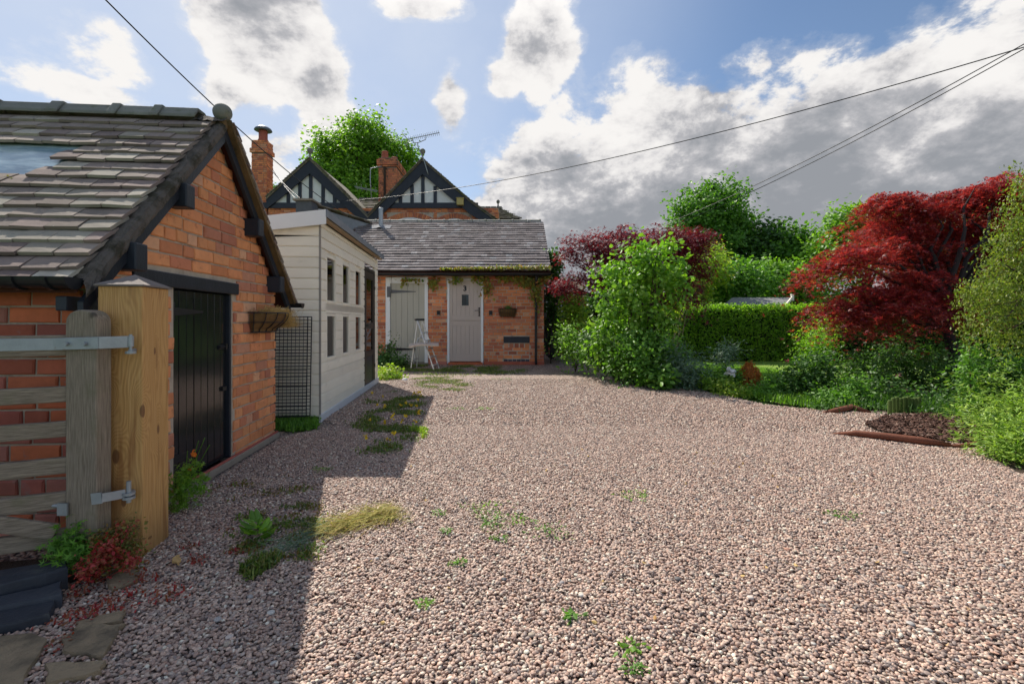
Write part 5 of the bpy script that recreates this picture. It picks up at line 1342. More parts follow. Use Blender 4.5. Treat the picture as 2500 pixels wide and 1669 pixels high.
for px_, yy in ((940, 22.35), (963, 23.15)):
    X_ = (px_ - 1250) / FPX * yy; z_ = qz(386); b = MB(); b.lathe((X_, yy, z_), [(.19, 0), (.17, .12), (.13, .2), (.16, .24), (.16, .27), (.13, .30), (.125, .34), (.155, .36), (.155, .40), (.12, .42)], 14); b.build('chimney_pot', M['terracotta'], cc, smooth=True)

# TV aerials
def aerial(name, label, pts, boom0, boom1, n, el, rad=.015, grid=True):
    r = thing(name, label, 'tv aerial', pts[0])
    b = MB(); b.tube(pts, rad * 1.3, 6); b.build('mast', M['galv'], r, smooth=True)
    A, B = Vector(boom0), Vector(boom1); b = MB(); b.tube([A, B], rad, 6); b.build('boom', M['galv'], r)
    d = (B - A).normalized(); sd_ = d.cross(Vector((0, 0, 1))).normalized(); up_ = sd_.cross(d); e = (sd_ * .6 + up_ * .8).normalized()
    for i in range(n):
        p = A.lerp(B, (i + .6) / n); b = MB(); b.tube([p - e * el, p + e * el], rad * .5, 5); b.build('element', M['galv'], r)
    return r, A, B, d, up_, sd_
mast = [at(1046, 428, 18.85), at(1043, 418, 18.8), at(1036, 394, 18.75), at(1024, 366, 18.75), at(1020, 357, 18.75), at(1019.5, 347, 18.75)]
r, A, B, d, u_, s_ = aerial('tv_aerial', 'long yagi tv aerial on a bent mast above the right timbered gable', mast, at(996, 340.5, 18.75), at(1073, 324, 18.6), 17, .10)
b = MB()
for k_ in (-1, 1):
    for j in range(4): o_ = u_ * (.05 + .06 * j) * k_ * 1.0; b.tube([A - d * (.05 + .03 * j) + o_ - s_ * .2, A - d * (.05 + .03 * j) + o_ + s_ * .2], .008, 5)
    b.tube([A, A - d * .16 + u_ * .26 * k_], .008, 5)
b.build('reflector', M['galv'], r)
b = MB(); b.tube([at(1007, 340, 18.75), at(1009, 348, 18.75), at(1020, 349, 18.75), at(1039, 341, 18.7), at(1040, 333, 18.7)], .015, 6); b.build('bracket', M['galv'], r)
mast = [at(907, 484, 21.8), at(904, 440, 21.8), at(904.5, 411, 21.8), at(932, 406, 21.9)]
r, A, B, d, u_, s_ = aerial('tv_aerial', 'thin straight tv aerial beside the sooty twin pot chimney', mast, at(865, 455, 21.8), at(922, 466, 21.6), 5, .16)
b = MB(); b.tube([at(868, 458.5, 21.9), at(921, 468.5, 21.7)], .012, 5); b.build('second_boom', M['galv'], r)
# ================================================================== THINGS BY THE OUTBUILDING
Zs = 11.35
ld = thing('stepladder', 'open aluminium stepladder leaning by the sage plank door', 'stepladder', (-1.95, 11.5, 0))
T0 = at(1022, 778, 11.75)
def rail_(name, a, b, w=.05, h=.022): q = MB(); q.bar(a, b, h, w, (0, 1, 0)); q.build(name, M['alu'], ld)
fA, fB = gnd(1060, 904), gnd(1074, 902); tA = at(1019, 781, 11.75); tB = at(1030, 780, 11.85)
fA2 = gnd(1060, 904); fB2 = gnd(1073, 901)
rail_('front_rail', fA2, tA); rail_('front_rail', fB2, tB)
for t in (.10, .26, .42, .58, .74):
    q = MB(); q.bar(fA2.lerp(tA, t) + Vector((0, 0, 0)), fB2.lerp(tB, t), .08, .022); q.build('tread', M['alu'], ld)
rail_('rear_rail', gnd(1003, 901), tA + Vector((0, .03, 0)), .028, .018); rail_('rear_rail', gnd(1017, 898), tB + Vector((0, .03, 0)), .028, .018)
q = MB(); q.bar(gnd(1003, 901).lerp(tA, .2), gnd(1017, 898).lerp(tB, .2), .02, .02); q.bar(gnd(1003, 901).lerp(tA, .5), gnd(1017, 898).lerp(tB, .5), .02, .02); q.build('rear_brace', M['alu'], ld)
q = MB(); q.bar(tA + Vector((-.05, 0, .01)), tB + Vector((.05, 0, .0)), .12, .05); q.build('top_cap', M['black_plastic'], ld, bevel=.006)
q = MB(); q.tube([at(1013, 848, 11.7), at(1021, 826, 11.8), at(1030, 822, 11.8), at(1036, 828, 11.7)], .014, 7); q.tube([at(1010, 888, 11.6), at(1013, 848, 11.7)], .012, 7); q.build('platform_hoop', M['alu'], ld, smooth=True)
q = MB(); n = 16; vs = []
for i in range(n + 1):
    t = i / n; px_ = 999 + 72 * t; py_ = 847 - 5 * math.sin(min(1, t * 1.3) * math.pi * .75); 
    for zz, dy in ((11.25, 0), (11.75, -9)): vs.append(at(px_, py_ + dy * .6, zz))
fs = [(2 * i, 2 * i + 1, 2 * i + 3, 2 * i + 2) for i in range(n)]; q.add(vs, fs); cs = q.build('curved_panel', M['taupe'], None)
sdm = cs.modifiers.new('t', 'SOLIDIFY'); sdm.thickness = .035; sdm.offset = 0
tag(cs, 'curved pale board lying across the middle of the stepladder', 'board')
q = MB(); c = gnd(936, 893); q.lathe((c.x, c.y, 0), [(.12, 0), (.165, .26), (.175, .27), (.15, .265), (.11, .03)], 18)
bkt = q.build('bucket', M['green_plastic'], None, smooth=True); tag(bkt, 'green plastic tub half hidden in weeds beside the summerhouse', 'bucket')
hs2 = thing('hose', 'black hose and cables hanging in loops at the right corner of the outbuilding', 'hose', (.93, 12.9, 0))
rs = np.random.RandomState(4)
for i in range(7):
    q = MB(); X_ = .90 + .02 * i; pts = []
    for k_ in range(15):
        a = 2 * math.pi * k_ / 14; pts.append((X_ + .06 + .09 * math.sin(a) * (1 + .3 * rs.rand()), 12.95 + .05 * i + .02 * rs.normal(), .72 + .52 * math.cos(a) * (1 - .07 * i) - .05 * i))
    q.tube(pts, .013, 6); q.build('hose_loop', M['wire'], hs2, smooth=True)
q = MB(); q.box(.847, .93, 12.9, 13.1, 1.25, 1.38); q.build('hose_hook', M['black_metal'], hs2)
# brick-and-window garden room seen past the corner
gr = thing('garden_room', 'low garden room with white windows on a dark timber sill behind the outbuilding corner', 'garden room', (1.6, 17.2, 0))
gp = lambda px, py, Z=17.0: at(px, py, Z)
q = MB(); a0, a1 = gp(1325, 778), gp(1420, 800); q.box(a0.x - .6, a1.x, 17.0, 17.5, 0, gp(1, 778).z); q.build('brick_base', M['brick_dark'], gr)
q = MB(); q.box(a0.x - .6, a1.x, 16.95, 17.05, gp(1, 778).z, gp(1, 762).z); q.box(a0.x - .6, a1.x, 16.97, 17.05, gp(1, 727).z, gp(1, 715).z); q.box(a0.x - .6, a1.x, 17.06, 17.5, gp(1, 762).z, gp(1, 715).z); q.build('timber_sill', M['black_wood'], gr)
for px_ in (1333, 1347, 1369, 1390):
    q = MB(); xx = gp(px_, 762).x; zz0, zz1 = gp(1, 761).z, gp(1, 735).z
    q.box(xx, xx + .03, 16.95, 17.04, zz0, zz1); q.box(xx + .22, xx + .25, 16.95, 17.04, zz0, zz1); q.box(xx + .03, xx + .22, 16.951, 17.04, zz0, zz0 + .03); q.box(xx + .03, xx + .22, 16.951, 17.04, zz1 - .03, zz1)
    w_o = q.build('window', M['white'], gr); q = MB(); q.box(xx + .03, xx + .22, 17.0, 17.02, zz0 + .03, zz1 - .03); q.build('pane', M['dark_glass'], w_o)
q = MB(); q.prism([gp(1300, 715, 16.8), gp(1425, 715, 16.8), gp(1420, 690, 18.2), gp(1305, 690, 18.2)], (0, 0, .06)); fix_normals(q.build('roof', M['tile_moss'], gr))

# neighbour's shed roof beyond the hedge
ns = thing('felt_roofed_shed', 'grey felt roofed garden shed showing its ridge above the clipped hedge', 'shed', at(1850, 800, 17))
Zf = 17.0
q = MB(); P0, P1 = at(1762, 748, 16.0), at(1912, 748, 16.0); R0, R1 = at(1788, 726, 17.2), at(1932, 726, 17.2)
q.add([P0, P1, R1, R0, P0 - Vector((0, 0, .04)), P1 - Vector((0, 0, .04)), R1 - Vector((0, 0, .04)), R0 - Vector((0, 0, .04))], [(0, 1, 2, 3), (7, 6, 5, 4), (0, 4, 5, 1), (1, 5, 6, 2), (2, 6, 7, 3), (3, 7, 4, 0)])
B1 = Vector((R1.x + .35, 18.0, P1.z - .02)); q.add([R0, R1, B1, Vector((R0.x, 18.4, P0.z))], [(0, 1, 2, 3)])
fix_normals(q.build('roof', mat('pale_grey_felt', (.22, .22, .215), .85, .2, 0, 8), ns))
q = MB(); q.prism([P1 + Vector((-.1, .05, -.03)), R1 + Vector((-.1, 0, -.05)), B1 + Vector((-.1, 0, -.03)), Vector((B1.x - .1, 18, 0)), Vector((P1.x - .1, 16.05, 0))], (-.06, 0, 0)); fix_normals(q.build('gable_wall', M['timber_brown'], ns))
q = MB(); q.box(P0.x + .3, P1.x - .15, 16.15, 18.0, 0, P0.z - .06); q.build('wall', M['timber_brown'], ns)
q = MB(); q.bar(P1 + Vector((.03, -.02, -.02)), R1 + Vector((.03, 0, .0)), .04, .09); q.bar(R1 + Vector((.03, 0, 0)), B1 + Vector((.03, 0, 0)), .04, .09); q.build('bargeboard', M['cream'], ns)
q = MB(); q.box(R1.x - .02, R1.x + .07, 17.15, 17.25, R1.z - .12, R1.z + .12); q.build('finial', M['cream'], ns)

# overhead wires
def wire(label, pts, sag, rad=.008, group='overhead cables'):
    q = MB(); A, B = Vector(pts[0]), Vector(pts[-1]); P = []
    for i in range(41):
        t = i / 40; p = A.lerp(B, t); p.z -= sag * 4 * t * (1 - t); P.append(p)
    q.tube(P, rad, 6); o = q.build('overhead_cable', M['wire'], None, smooth=True); tag(o, label, 'cable', group)
wire('black cable from the top left sky past the ridge ball to the outbuilding', [at(120, -140, 5.4), at(858, 531, 15.6)], .28, .010)
wire('long single cable rising from the gabled house to the upper right of the sky', [at(820, 492, 18.7), at(2700, 55, 8.0)], .55, .010)
wire('upper cable of the close pair crossing the grey cloud at the right', [at(1340, 622, 30), at(2700, -5, 9)], .95, .011)
wire('lower cable of the close pair crossing the grey cloud at the right', [at(1343, 628, 30), at(2700, 6, 9)], 1.0, .011)
wire('upper short cable from the tall chimney down to the roof vent', [at(652, 404, 18.95), at(733, 485, 14.6)], .05, .011)
wire('lower short cable from the tall chimney down to the roof vent', [at(664, 412, 18.95), at(722, 486, 14.5)], .05, .011)

# ================================================================== TREES AND SHRUBS
def lobe(px, py, Z, rx, ry, dz=None): c = at(px, py, Z); k_ = Z / FPX; return (c.x, c.y, c.z, rx * k_, (dz if dz else rx * k_), ry * k_)
# tall tree behind the house
tree('broadleaf_tree', 'tall bright green tree rising behind the timbered gables', 'tree', (at(885, 784, 31).x, 31, 0),
     [lobe(890, 345, 31, 66, 62), lobe(860, 400, 31, 105, 75), lobe(800, 430, 31, 62, 70), lobe(950, 400, 31, 60, 70), lobe(880, 480, 31, 120, 90), lobe(770, 375, 31, 20, 18), lobe(990, 400, 31, 22, 30)],
     520, 70, .21, .42, 'leaf_tall', 1, .28, 24, shell=.35, rough=.10, shape='diamond', aspect=.8)
# maple A
tree('red_maple', 'dark purple red maple spreading behind the lime green shrub', 'tree', (at(1570, 784, 11.8).x, 11.8, 0),
     [lobe(1530, 598, 11.8, 120, 36), lobe(1660, 588, 11.8, 80, 32), lobe(1712, 583, 11.8, 34, 20), lobe(1685, 650, 11.7, 40, 50), lobe(1410, 610, 11.8, 42, 36), lobe(1395, 690, 11.6, 38, 34), lobe(1480, 650, 11.8, 70, 50), lobe(1650, 690, 11.6, 55, 75), lobe(1600, 640, 11.8, 80, 60), lobe(1690, 750, 11.5, 22, 26)],
     420, 58, .085, .20, 'leaf_maple2', 2, .07, 22, flat=.45, up=.9, out=.3, droop=.35, shell=.45, shape='hand', rough=.3)
# maple B big, in weeping tiers
rs = np.random.RandomState(77)
root = thing('weeping_maple', 'large crimson weeping maple with layered drooping branches over the hedge', 'tree', (7.05, 7.5, 0))
tiers = []
def tier(px, py, Z, rx, ry, n): tiers.append((lobe(px, py, Z, rx, ry), n))
for a in ((2190, 470, 9.0, 42, 14, 17), (2160, 495, 8.9, 60, 10, 18), (2250, 492, 9.1, 80, 14, 45), (2330, 478, 9.2, 80, 14, 45), (2400, 468, 9.2, 80, 17, 51), (2480, 450, 9.0, 70, 28, 61), (2540, 480, 9.1, 80, 57, 42),
          (2250, 530, 9.4, 110, 10, 42), (2380, 525, 9.4, 100, 15, 61), (2460, 560, 9.2, 80, 21, 51), (2300, 565, 9.6, 90, 11, 39),
          (2200, 560, 8.9, 60, 7, 14), (2150, 588, 8.8, 70, 9, 22), (2090, 612, 8.7, 66, 8, 22), (2030, 640, 8.6, 50, 6, 14), (2200, 610, 9.0, 90, 11, 31), (1990, 668, 8.5, 36, 4, 8), (2290, 620, 9.2, 100, 15, 51), (2400, 620, 9.2, 100, 21, 51),
          (2110, 650, 8.6, 80, 8, 25), (2190, 668, 8.5, 90, 10, 29), (2040, 690, 8.4, 46, 5, 12), (2280, 690, 8.8, 90, 12, 29), (2370, 690, 8.9, 80, 18, 27),
          (2140, 705, 8.4, 80, 8, 22), (2230, 718, 8.3, 90, 10, 29), (2060, 735, 8.3, 60, 5, 17), (2010, 748, 8.3, 30, 4, 5), (2150, 745, 8.3, 90, 7, 25), (2260, 752, 8.2, 90, 8, 27), (2340, 748, 8.3, 70, 11, 22), (2100, 765, 8.2, 40, 5, 10),
          (2200, 560, 10.8, 130, 28, 42), (2300, 640, 11.0, 140, 36, 46), (2420, 560, 10.6, 120, 43, 61)): tier(*a)
L = Leaves(); allc = []
for lb, n in tiers:
    c, d = clumps([lb[:4] + (max(lb[3], .45), lb[5])], int(n * 1.2), rs, .3, .35); kp = np.array([mnoise.noise(Vector((q[0] * 1.5, q[1] * 1.2, q[2] * 4.5))) > -.10 for q in c]); c = c[kp]; allc.append(c)
    per = 88; N = len(c) * per; R = .17
    ang = rs.normal(size=(N, 3)) * R * np.array([1.25, 1.0, .09]); cc = c.repeat(per, 0)
    rad = np.sqrt((ang[:, :2] ** 2).sum(1)); pos = cc + ang; pos[:, 2] -= 1.6 * rad ** 1.7
    nm = rs.normal(size=(N, 3)) * .45 + [0, 0, 1.0]; dr = ang * [1, 1, .2] + rs.normal(size=(N, 3)) * .04 - np.array([0, 0, .10])
    L.add(*leaf_arrays(pos, nm, .088, .5, .2, 'star', dr, rs))
L.build('crown', M['leaf_maple'], root)
c = np.concatenate(allc); mb = MB(); F = Vector((7.45, 8.3, 1.1))
mb.tube([(7.5, 8.1, -.05), (7.52, 8.2, .5), F], [.10, .085, .075], 8)
limbs(mb, F, c[rs.choice(len(c), 34, replace=False)], .05, rs, wob=.3)
mb.build('trunk', M['bark_dark'], root, smooth=True)
# weeping olive-green tree at the right edge
rs = np.random.RandomState(78)
root = thing('weeping_birch', 'pale olive green weeping tree with hanging twigs at the right edge', 'tree', (6.15, 5.35, 0))
L = Leaves(); mb = MB(); base = Vector((6.15, 5.35, 0)); allp = []
mb.tube([(6.15, 5.35, -.05), (5.95, 5.3, .7), (5.75, 5.2, 1.25), (5.9, 5.2, 2.0), (6.0, 5.2, 2.9)], [.07, .06, .055, .035, .015], 8)
lobes = [lobe(2440, 650, 5.2, 50, 40), lobe(2480, 590, 5.2, 50, 50), lobe(2520, 500, 5.2, 60, 90), lobe(2410, 700, 5.0, 50, 34), lobe(2470, 720, 5.1, 80, 50), lobe(2560, 640, 5.2, 100, 120), lobe(2385, 765, 4.95, 45, 22), lobe(2490, 430, 5.2, 18, 44), lobe(2365, 690, 5.0, 26, 12), lobe(2480, 800, 5.0, 50, 20), lobe(2400, 600, 5.2, 20, 14)]
c, d = clumps(lobes, 400, rs, .3, .2)
for i, p in enumerate(c):
    n = 40; h = rs.uniform(.12, .42); t = rs.uniform(0, 1, n); dx = rs.normal(size=2) * .06
    q = np.stack([p[0] + dx[0] * t + rs.normal(size=n) * .045, p[1] + dx[1] * t + rs.normal(size=n) * .045, p[2] - h * t + rs.normal(size=n) * .015], 1)
    L.add(*leaf_arrays(q, rs.normal(size=(n, 3)) + [0, -.2, .3], .036, .5, .2, 'diamond', rs.normal(size=(n, 3)) * .4 + [0, 0, -1], rs))
L.build('crown', M['leaf_olive'], root)
limbs(mb, (5.8, 5.2, 1.4), c[rs.choice(len(c), 26, replace=False)], .022, rs, wob=.3)
mb.build('trunk', M['bark'], root, smooth=True)

# lime shrub with big leaves, a hazel: 240 nearest leaves are parts
rs = np.random.RandomState(21)
hb_ = gnd(1560, 925); root = thing('hazel_shrub', 'big lime green broad leaved shrub at the near corner of the border', 'shrub', (hb_.x, 9.35, 0))
lb = [lobe(1600, 650, 9.2, 70, 50), lobe(1530, 690, 9.2, 75, 60), lobe(1645, 690, 9.2, 36, 45), lobe(1485, 650, 9.3, 36, 40), lobe(1560, 605, 9.2, 26, 22), lobe(1640, 625, 9.1, 24, 20), lobe(1490, 760, 9.2, 42, 50), lobe(1570, 770, 9.1, 64, 50), lobe(1465, 840, 9.2, 30, 40), lobe(1620, 600, 9.1, 14, 18), lobe(1592, 582, 9.2, 10, 20), lobe(1505, 605, 9.2, 12, 16), lobe(1662, 605, 9.1, 10, 16)]
L, c = crown(lb, 190, 20, .095, .14, rs, shape='oval', up=.6, out=.5, droop=.3, shell=.35, aspect=.72, rough=.4)
L.build('foliage', M['leaf_lime'], root)
mb = MB(); limbs(mb, (hb_.x, 9.35, -.02), c[rs.choice(len(c), 22, replace=False)], .022, rs, forks=.5, wob=.3); mb.build('stem', M['bark'], root, smooth=True)
c2, d2 = clumps([lobe(1610, 640, 9.0, 70, 50), lobe(1530, 640, 9.0, 50, 48)], 240, rs, .8, .35)
c2 = c2[c2[:, 1] < 9.25]
V, Fc = leaf_arrays(np.zeros((3, 3)), np.array([[0, 0, 1.0]] * 3), .125, .72, .25, 'oval', np.array([[1.0, 0, 0]] * 3), rs)
lm = []
for k_ in range(3):
    me = bpy.data.meshes.new('leaf'); me.from_pydata([tuple(v) for v in V[k_ * 6:k_ * 6 + 6]], [], [(0, 1, 2, 3), (0, 3, 4, 5)]); me.materials.append(M['leaf_lime']); lm.append(me)
for i, p in enumerate(c2):
    o = bpy.data.objects.new('leaf', lm[i % 3]); C.objects.link(o); attach(o, root)
    o.matrix_basis = Matrix.Translation(p) @ Matrix.Rotation(rs.uniform(0, 6.28), 4, 'Z') @ Matrix.Rotation(rs.uniform(.1, 1.1), 4, 'Y') @ Matrix.Rotation(rs.uniform(-.4, .4), 4, 'X')

# understorey shrubs of the border
SHR = [
 ('leafy_shrub', 'feathery bright green shrub low at the left end of the border', (1405, 870), [(1395, 835, 11.0, 42, 34), (1430, 850, 10.6, 40, 34)], 70, 34, .085, .16, 'leaf_lime'),
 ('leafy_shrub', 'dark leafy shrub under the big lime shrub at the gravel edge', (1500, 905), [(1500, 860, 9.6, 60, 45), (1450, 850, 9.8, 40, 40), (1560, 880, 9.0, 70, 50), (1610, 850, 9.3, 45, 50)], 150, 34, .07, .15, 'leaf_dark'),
 ('leafy_shrub', 'mid green bramble tangle filling the foot of the hazel', (1540, 925), [(1530, 890, 8.7, 60, 30), (1610, 890, 8.6, 60, 40), (1580, 850, 8.8, 90, 40)], 120, 30, .075, .14, 'leaf_mid'),
 ('broad_leaved_plant', 'broad leaved green plant leaning over the gravel edge', (1610, 940), [(1605, 925, 8.2, 40, 18)], 26, 16, .12, .10, 'leaf_mid'),
 ('silver_shrub', 'grey green silvery shrub near the middle of the border', (1675, 950), [(1665, 900, 8.3, 45, 45), (1690, 920, 8.1, 40, 30), (1650, 870, 8.3, 25, 30)], 80, 34, .075, .11, 'leaf_grey'),
 ('silver_shrub', 'tall thin grey leaved plant standing before the lawn', (1770, 945), [(1770, 860, 9.0, 32, 22), (1770, 900, 8.8, 22, 40)], 34, 26, .075, .10, 'leaf_grey'),
 ('low_plant', 'bright green low plant between the silvery shrub and the orange conifer', (1740, 955), [(1740, 930, 8.0, 45, 24)], 44, 30, .07, .11, 'leaf_lime'),
 ('low_plant', 'yellow green mound on the gravel edge left of the orange conifer', (1780, 965), [(1785, 950, 7.5, 34, 14), (1800, 965, 7.3, 25, 9)], 36, 28, .045, .08, 'leaf_yellow'),
 ('low_plant', 'small green mound with the white rose left of the orange conifer', (1783, 945), [(1783, 922, 7.9, 22, 20)], 26, 26, .05, .08, 'leaf_mid'),
 ('leafy_shrub', 'green feathery bush right of the orange conifer', (1880, 980), [(1895, 948, 7.4, 34, 32), (1860, 965, 7.2, 24, 18)], 64, 34, .05, .10, 'leaf_mid'),
 ('leafy_shrub', 'tall dark bush in front of the bend in the hedge', (1965, 990), [(1965, 935, 7.2, 50, 52), (2005, 905, 7.3, 30, 40)], 110, 34, .055, .12, 'leaf_dark'),
 ('leafy_shrub', 'low grassy green bush beside the blue flowers', (2040, 995), [(2040, 975, 6.6, 50, 22), (2080, 950, 6.8, 30, 36)], 84, 30, .045, .09, 'leaf_mid'),
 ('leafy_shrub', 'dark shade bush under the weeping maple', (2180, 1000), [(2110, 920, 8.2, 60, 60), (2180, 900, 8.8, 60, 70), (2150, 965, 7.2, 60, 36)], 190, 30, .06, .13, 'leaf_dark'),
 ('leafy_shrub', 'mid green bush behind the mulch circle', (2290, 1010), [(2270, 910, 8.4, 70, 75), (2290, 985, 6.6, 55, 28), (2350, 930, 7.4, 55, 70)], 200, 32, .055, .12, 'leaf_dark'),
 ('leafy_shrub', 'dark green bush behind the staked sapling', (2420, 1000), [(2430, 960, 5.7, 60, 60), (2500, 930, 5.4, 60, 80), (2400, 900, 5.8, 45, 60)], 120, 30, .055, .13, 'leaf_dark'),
 ('leafy_shrub', 'green bush growing at the right corner of the outbuilding', (1352, 800), [(1352, 800, 14.5, 22, 34), (1375, 830, 14.2, 22, 30)], 70, 30, .08, .16, 'leaf_mid'),
 ('leafy_shrub', 'yellow green bush under the purple maple near the garden room', (1400, 790), [(1405, 770, 13.0, 28, 36), (1395, 740, 13.2, 24, 20)], 70, 26, .09, .14, 'leaf_yellow'),
 ('leafy_shrub', 'yellowish shrub between the red maples behind the hedge', (1640, 760), [(1640, 730, 12.2, 34, 40), (1720, 640, 16.5, 60, 45)], 90, 30, .10, .20, 'leaf_yellow'),
]
for i, (nm, lab, bp, lbs, n, per, sz, cr_, m_) in enumerate(SHR):
    Zb = lbs[0][2]; b0 = at(bp[0], bp[1], Zb)
    kw = dict(shape='oval', shell=.3, up=.6)
    if 'silver' in nm: kw.update(aspect=.28, shape='diamond')
    if 'feathery' in lab: kw.update(aspect=.4)
    tree(nm, lab, 'shrub' if 'shrub' in nm or 'bush' in lab else 'plant', (b0.x, Zb, 0), [lobe(*q) for q in lbs], n, per, sz, cr_, m_, 100 + i, .012, 8, trunk_top=.0, **kw)
# climber on the outbuilding's right side
tree('climber', 'green climber scrambling up the right end of the outbuilding', 'climber', (1.05, 13.2, 0), [lobe(1352, 640, 13.6, 14, 44), lobe(1350, 700, 13.5, 18, 44), lobe(1348, 760, 13.5, 14, 40), (1.05, 13.3, .5, .08, .1, .4)], 110, 26, .09, .11, 'leaf_dark', 140, .02, 6, trunk_top=0, shell=.2)
# orange conifer
ocr = thing('orange_conifer', 'small copper orange conifer glowing in the border', 'shrub', (3.9, 7.95, 0)); rs = np.random.RandomState(31)
n = 2600; t = rs.uniform(0, 1, n); a = rs.uniform(0, 6.28, n); r_ = .19 * np.sin(np.clip(t * 2.6 + .45, 0, 3.05)) ** .7 * rs.uniform(.55, 1.1, n)
p = np.stack([3.9 + r_ * np.cos(a), 7.95 + r_ * np.sin(a), .03 + .40 * t + .03 * rs.normal(size=n)], 1)
L = Leaves(); L.add(*leaf_arrays(p, rs.normal(size=(n, 3)) * .5 + np.stack([np.cos(a), np.sin(a), 0 * a], 1), .05, .35, .2, 'diamond', np.stack([np.cos(a) * .4, np.sin(a) * .4, 1 + 0 * a], 1) + rs.normal(size=(n, 3)) * .3, rs)); L.build('foliage', M['leaf_orange'], ocr)
mb = MB(); mb.tube([(3.9, 7.95, -.02), (3.9, 7.95, .3)], .014, 6); mb.build('stem', M['bark'], ocr)
# roses and little blooms
def blooms(name, label, cat, pts, r, m, petals=12):
    rs = np.random.RandomState(int(abs(pts[0][0]) * 100)); pts = np.array(pts); c = pts.repeat(petals, 0) + rs.normal(size=(len(pts) * petals, 3)) * r * .4
    L = Leaves(); L.add(*leaf_arrays(c, rs.normal(size=c.shape) + [0, -.6, .6], r * 1.2, .9, -.4, 'oval', rs=rs)); o = L.build(name, M[m], None); tag(o, label, cat); return o
blooms('white_rose', 'single white rose bloom left of the orange conifer', 'flower', [tuple(at(1783, 907, 7.7))], .065, 'flower_white', 34)
blooms('blue_flowers', 'cluster of pale lilac flowers by the dark log', 'flowers', [tuple(at(x_, y_, 6.35) + Vector((0, 0, .02))) for x_, y_ in ((2065, 998), (2100, 996), (2075, 1001), (2110, 999), (2090, 994), (2050, 1000))], .03, 'flower_blue', 9)
# staked sapling
sp_ = thing('sapling', 'thin young sapling tied to a dark stake in the mulch circle', 'sapling', tuple(gnd(2367, 1054)))
b0 = gnd(2367, 1054); q = MB(); q.tube([b0 - Vector((0, 0, .03)), b0 + Vector((.01, 0, .5)), b0 + Vector((0, 0, .95))], [.009, .008, .004], 6); q.build('stem', M['bark'], sp_)
q = MB(); q.bar(b0 + Vector((-.02, .01, -.02)), b0 + Vector((-.02, .01, .22)), .03, .03); q.build('stake', M['black_wood'], sp_)
L, _ = crown([(b0.x, b0.y, .62, .10, .10, .36), (b0.x, b0.y, .3, .06, .06, .2)], 42, 14, .042, .05, np.random.RandomState(9), shell=.2); L.build('foliage', M['leaf_mid'], sp_)
# juniper lower right
rs = np.random.RandomState(41); jn = thing('juniper', 'spreading yellow green juniper at the lower right edge', 'shrub', (4.55, 4.25, 0)); L = Leaves()
for (x_, y_, z_, rx_, ry_, rz_) in ((4.98, 4.35, .28, .55, .50, .36), (4.60, 4.45, .20, .32, .34, .24), (4.46, 4.03, .11, .38, .24, .16), (4.75, 3.8, .08, .4, .2, .12), (4.22, 3.98, .07, .24, .2, .10), (5.2, 4.2, .4, .5, .5, .36), (5.1, 4.8, .35, .45, .4, .30)):
    c, d = clumps([(x_, y_, z_, rx_, ry_, rz_)], 110, rs, .55, .2)
    for k_ in range(4):
        a = d * [1, 1, .35] + [0, 0, .25] + rs.normal(size=d.shape) * .25; pp = c + a * .05 * k_
        for j in range(5):
            q = pp + rs.normal(size=pp.shape) * .025; L.add(*leaf_arrays(q, rs.normal(size=q.shape) * .4 + [0, 0, 1], .055, .28, .1, 'diamond', a + rs.normal(size=a.shape) * .5, rs))
L.build('foliage', M['leaf_juniper'], jn)
mb = MB(); limbs(mb, (5.0, 4.35, -.02), [(4.7, 4.3, .25), (5.3, 4.3, .4), (5.0, 4.7, .4), (4.8, 3.95, .2)], .02, rs); mb.build('stem', M['bark'], jn)

# hedge: front leg and the leg that comes forward
def hedge(name, label, A, B, th, h, n, seed, size=.055, lm='leaf_hedge'):
    rs = np.random.RandomState(seed); A = Vector(A); B = Vector(B); d = (B - A); ln = d.length; d.normalize(); nrm = Vector((-d.y, d.x, 0))
    if nrm.dot(-(A + B)) < 0: nrm = -nrm      # towards the viewer's side
    root = thing(name, label, 'hedge', tuple((A + B) / 2))
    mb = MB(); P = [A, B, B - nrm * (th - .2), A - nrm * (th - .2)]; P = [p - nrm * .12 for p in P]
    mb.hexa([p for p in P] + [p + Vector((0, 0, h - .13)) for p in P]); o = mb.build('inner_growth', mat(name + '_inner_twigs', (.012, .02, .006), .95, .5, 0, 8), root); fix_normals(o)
    L = Leaves(); a3 = lambda v: np.array(tuple(v))
    def face(m, org, U, V, lu, lv, N_, bulge=.05):
        u = rs.uniform(0, lu, m); v = rs.uniform(0, lv, m)
        hum = np.array([mnoise.noise(Vector((uu * 1.3, vv * 1.6, seed))) * .10 + mnoise.noise(Vector((uu * 4.5, vv * 4.5, seed + 3))) * .07 for uu, vv in zip(u, v)])
        rnd_ = -np.clip((v - (lv - .15)) / .15, 0, 1) ** 2 * .09
        p = a3(org) + u[:, None] * a3(U) + v[:, None] * a3(V) + (hum + rnd_ + rs.normal(size=m) * .05 - np.abs(rs.normal(size=m)) * .04)[:, None] * a3(N_)
        L.add(*leaf_arrays(p, a3(N_) * .7 + rs.normal(size=(m, 3)) * .65 + [0, 0, .25], size, .65, .3, 'oval', rs=rs))
    face(int(n * ln * h), A, d, Vector((0, 0, 1)), ln, h, nrm)
    face(int(n * ln * th * .6), A + Vector((0, 0, h - .02)), d, -nrm, ln, th, Vector((0, 0, 1)))
    face(int(n * th * h * .5), A, -nrm, Vector((0, 0, 1)), th, h, -d); face(int(n * th * h * .5), B, -nrm, Vector((0, 0, 1)), th, h, d)
    L.build('foliage', M[lm], root); return root
hedge('clipped_hedge', 'clipped bright green hedge along the far side of the lawn', (4.6, 14.0, 0), (9.3, 14.0, 0), 1.1, 1.61, 1700, 3, .06)
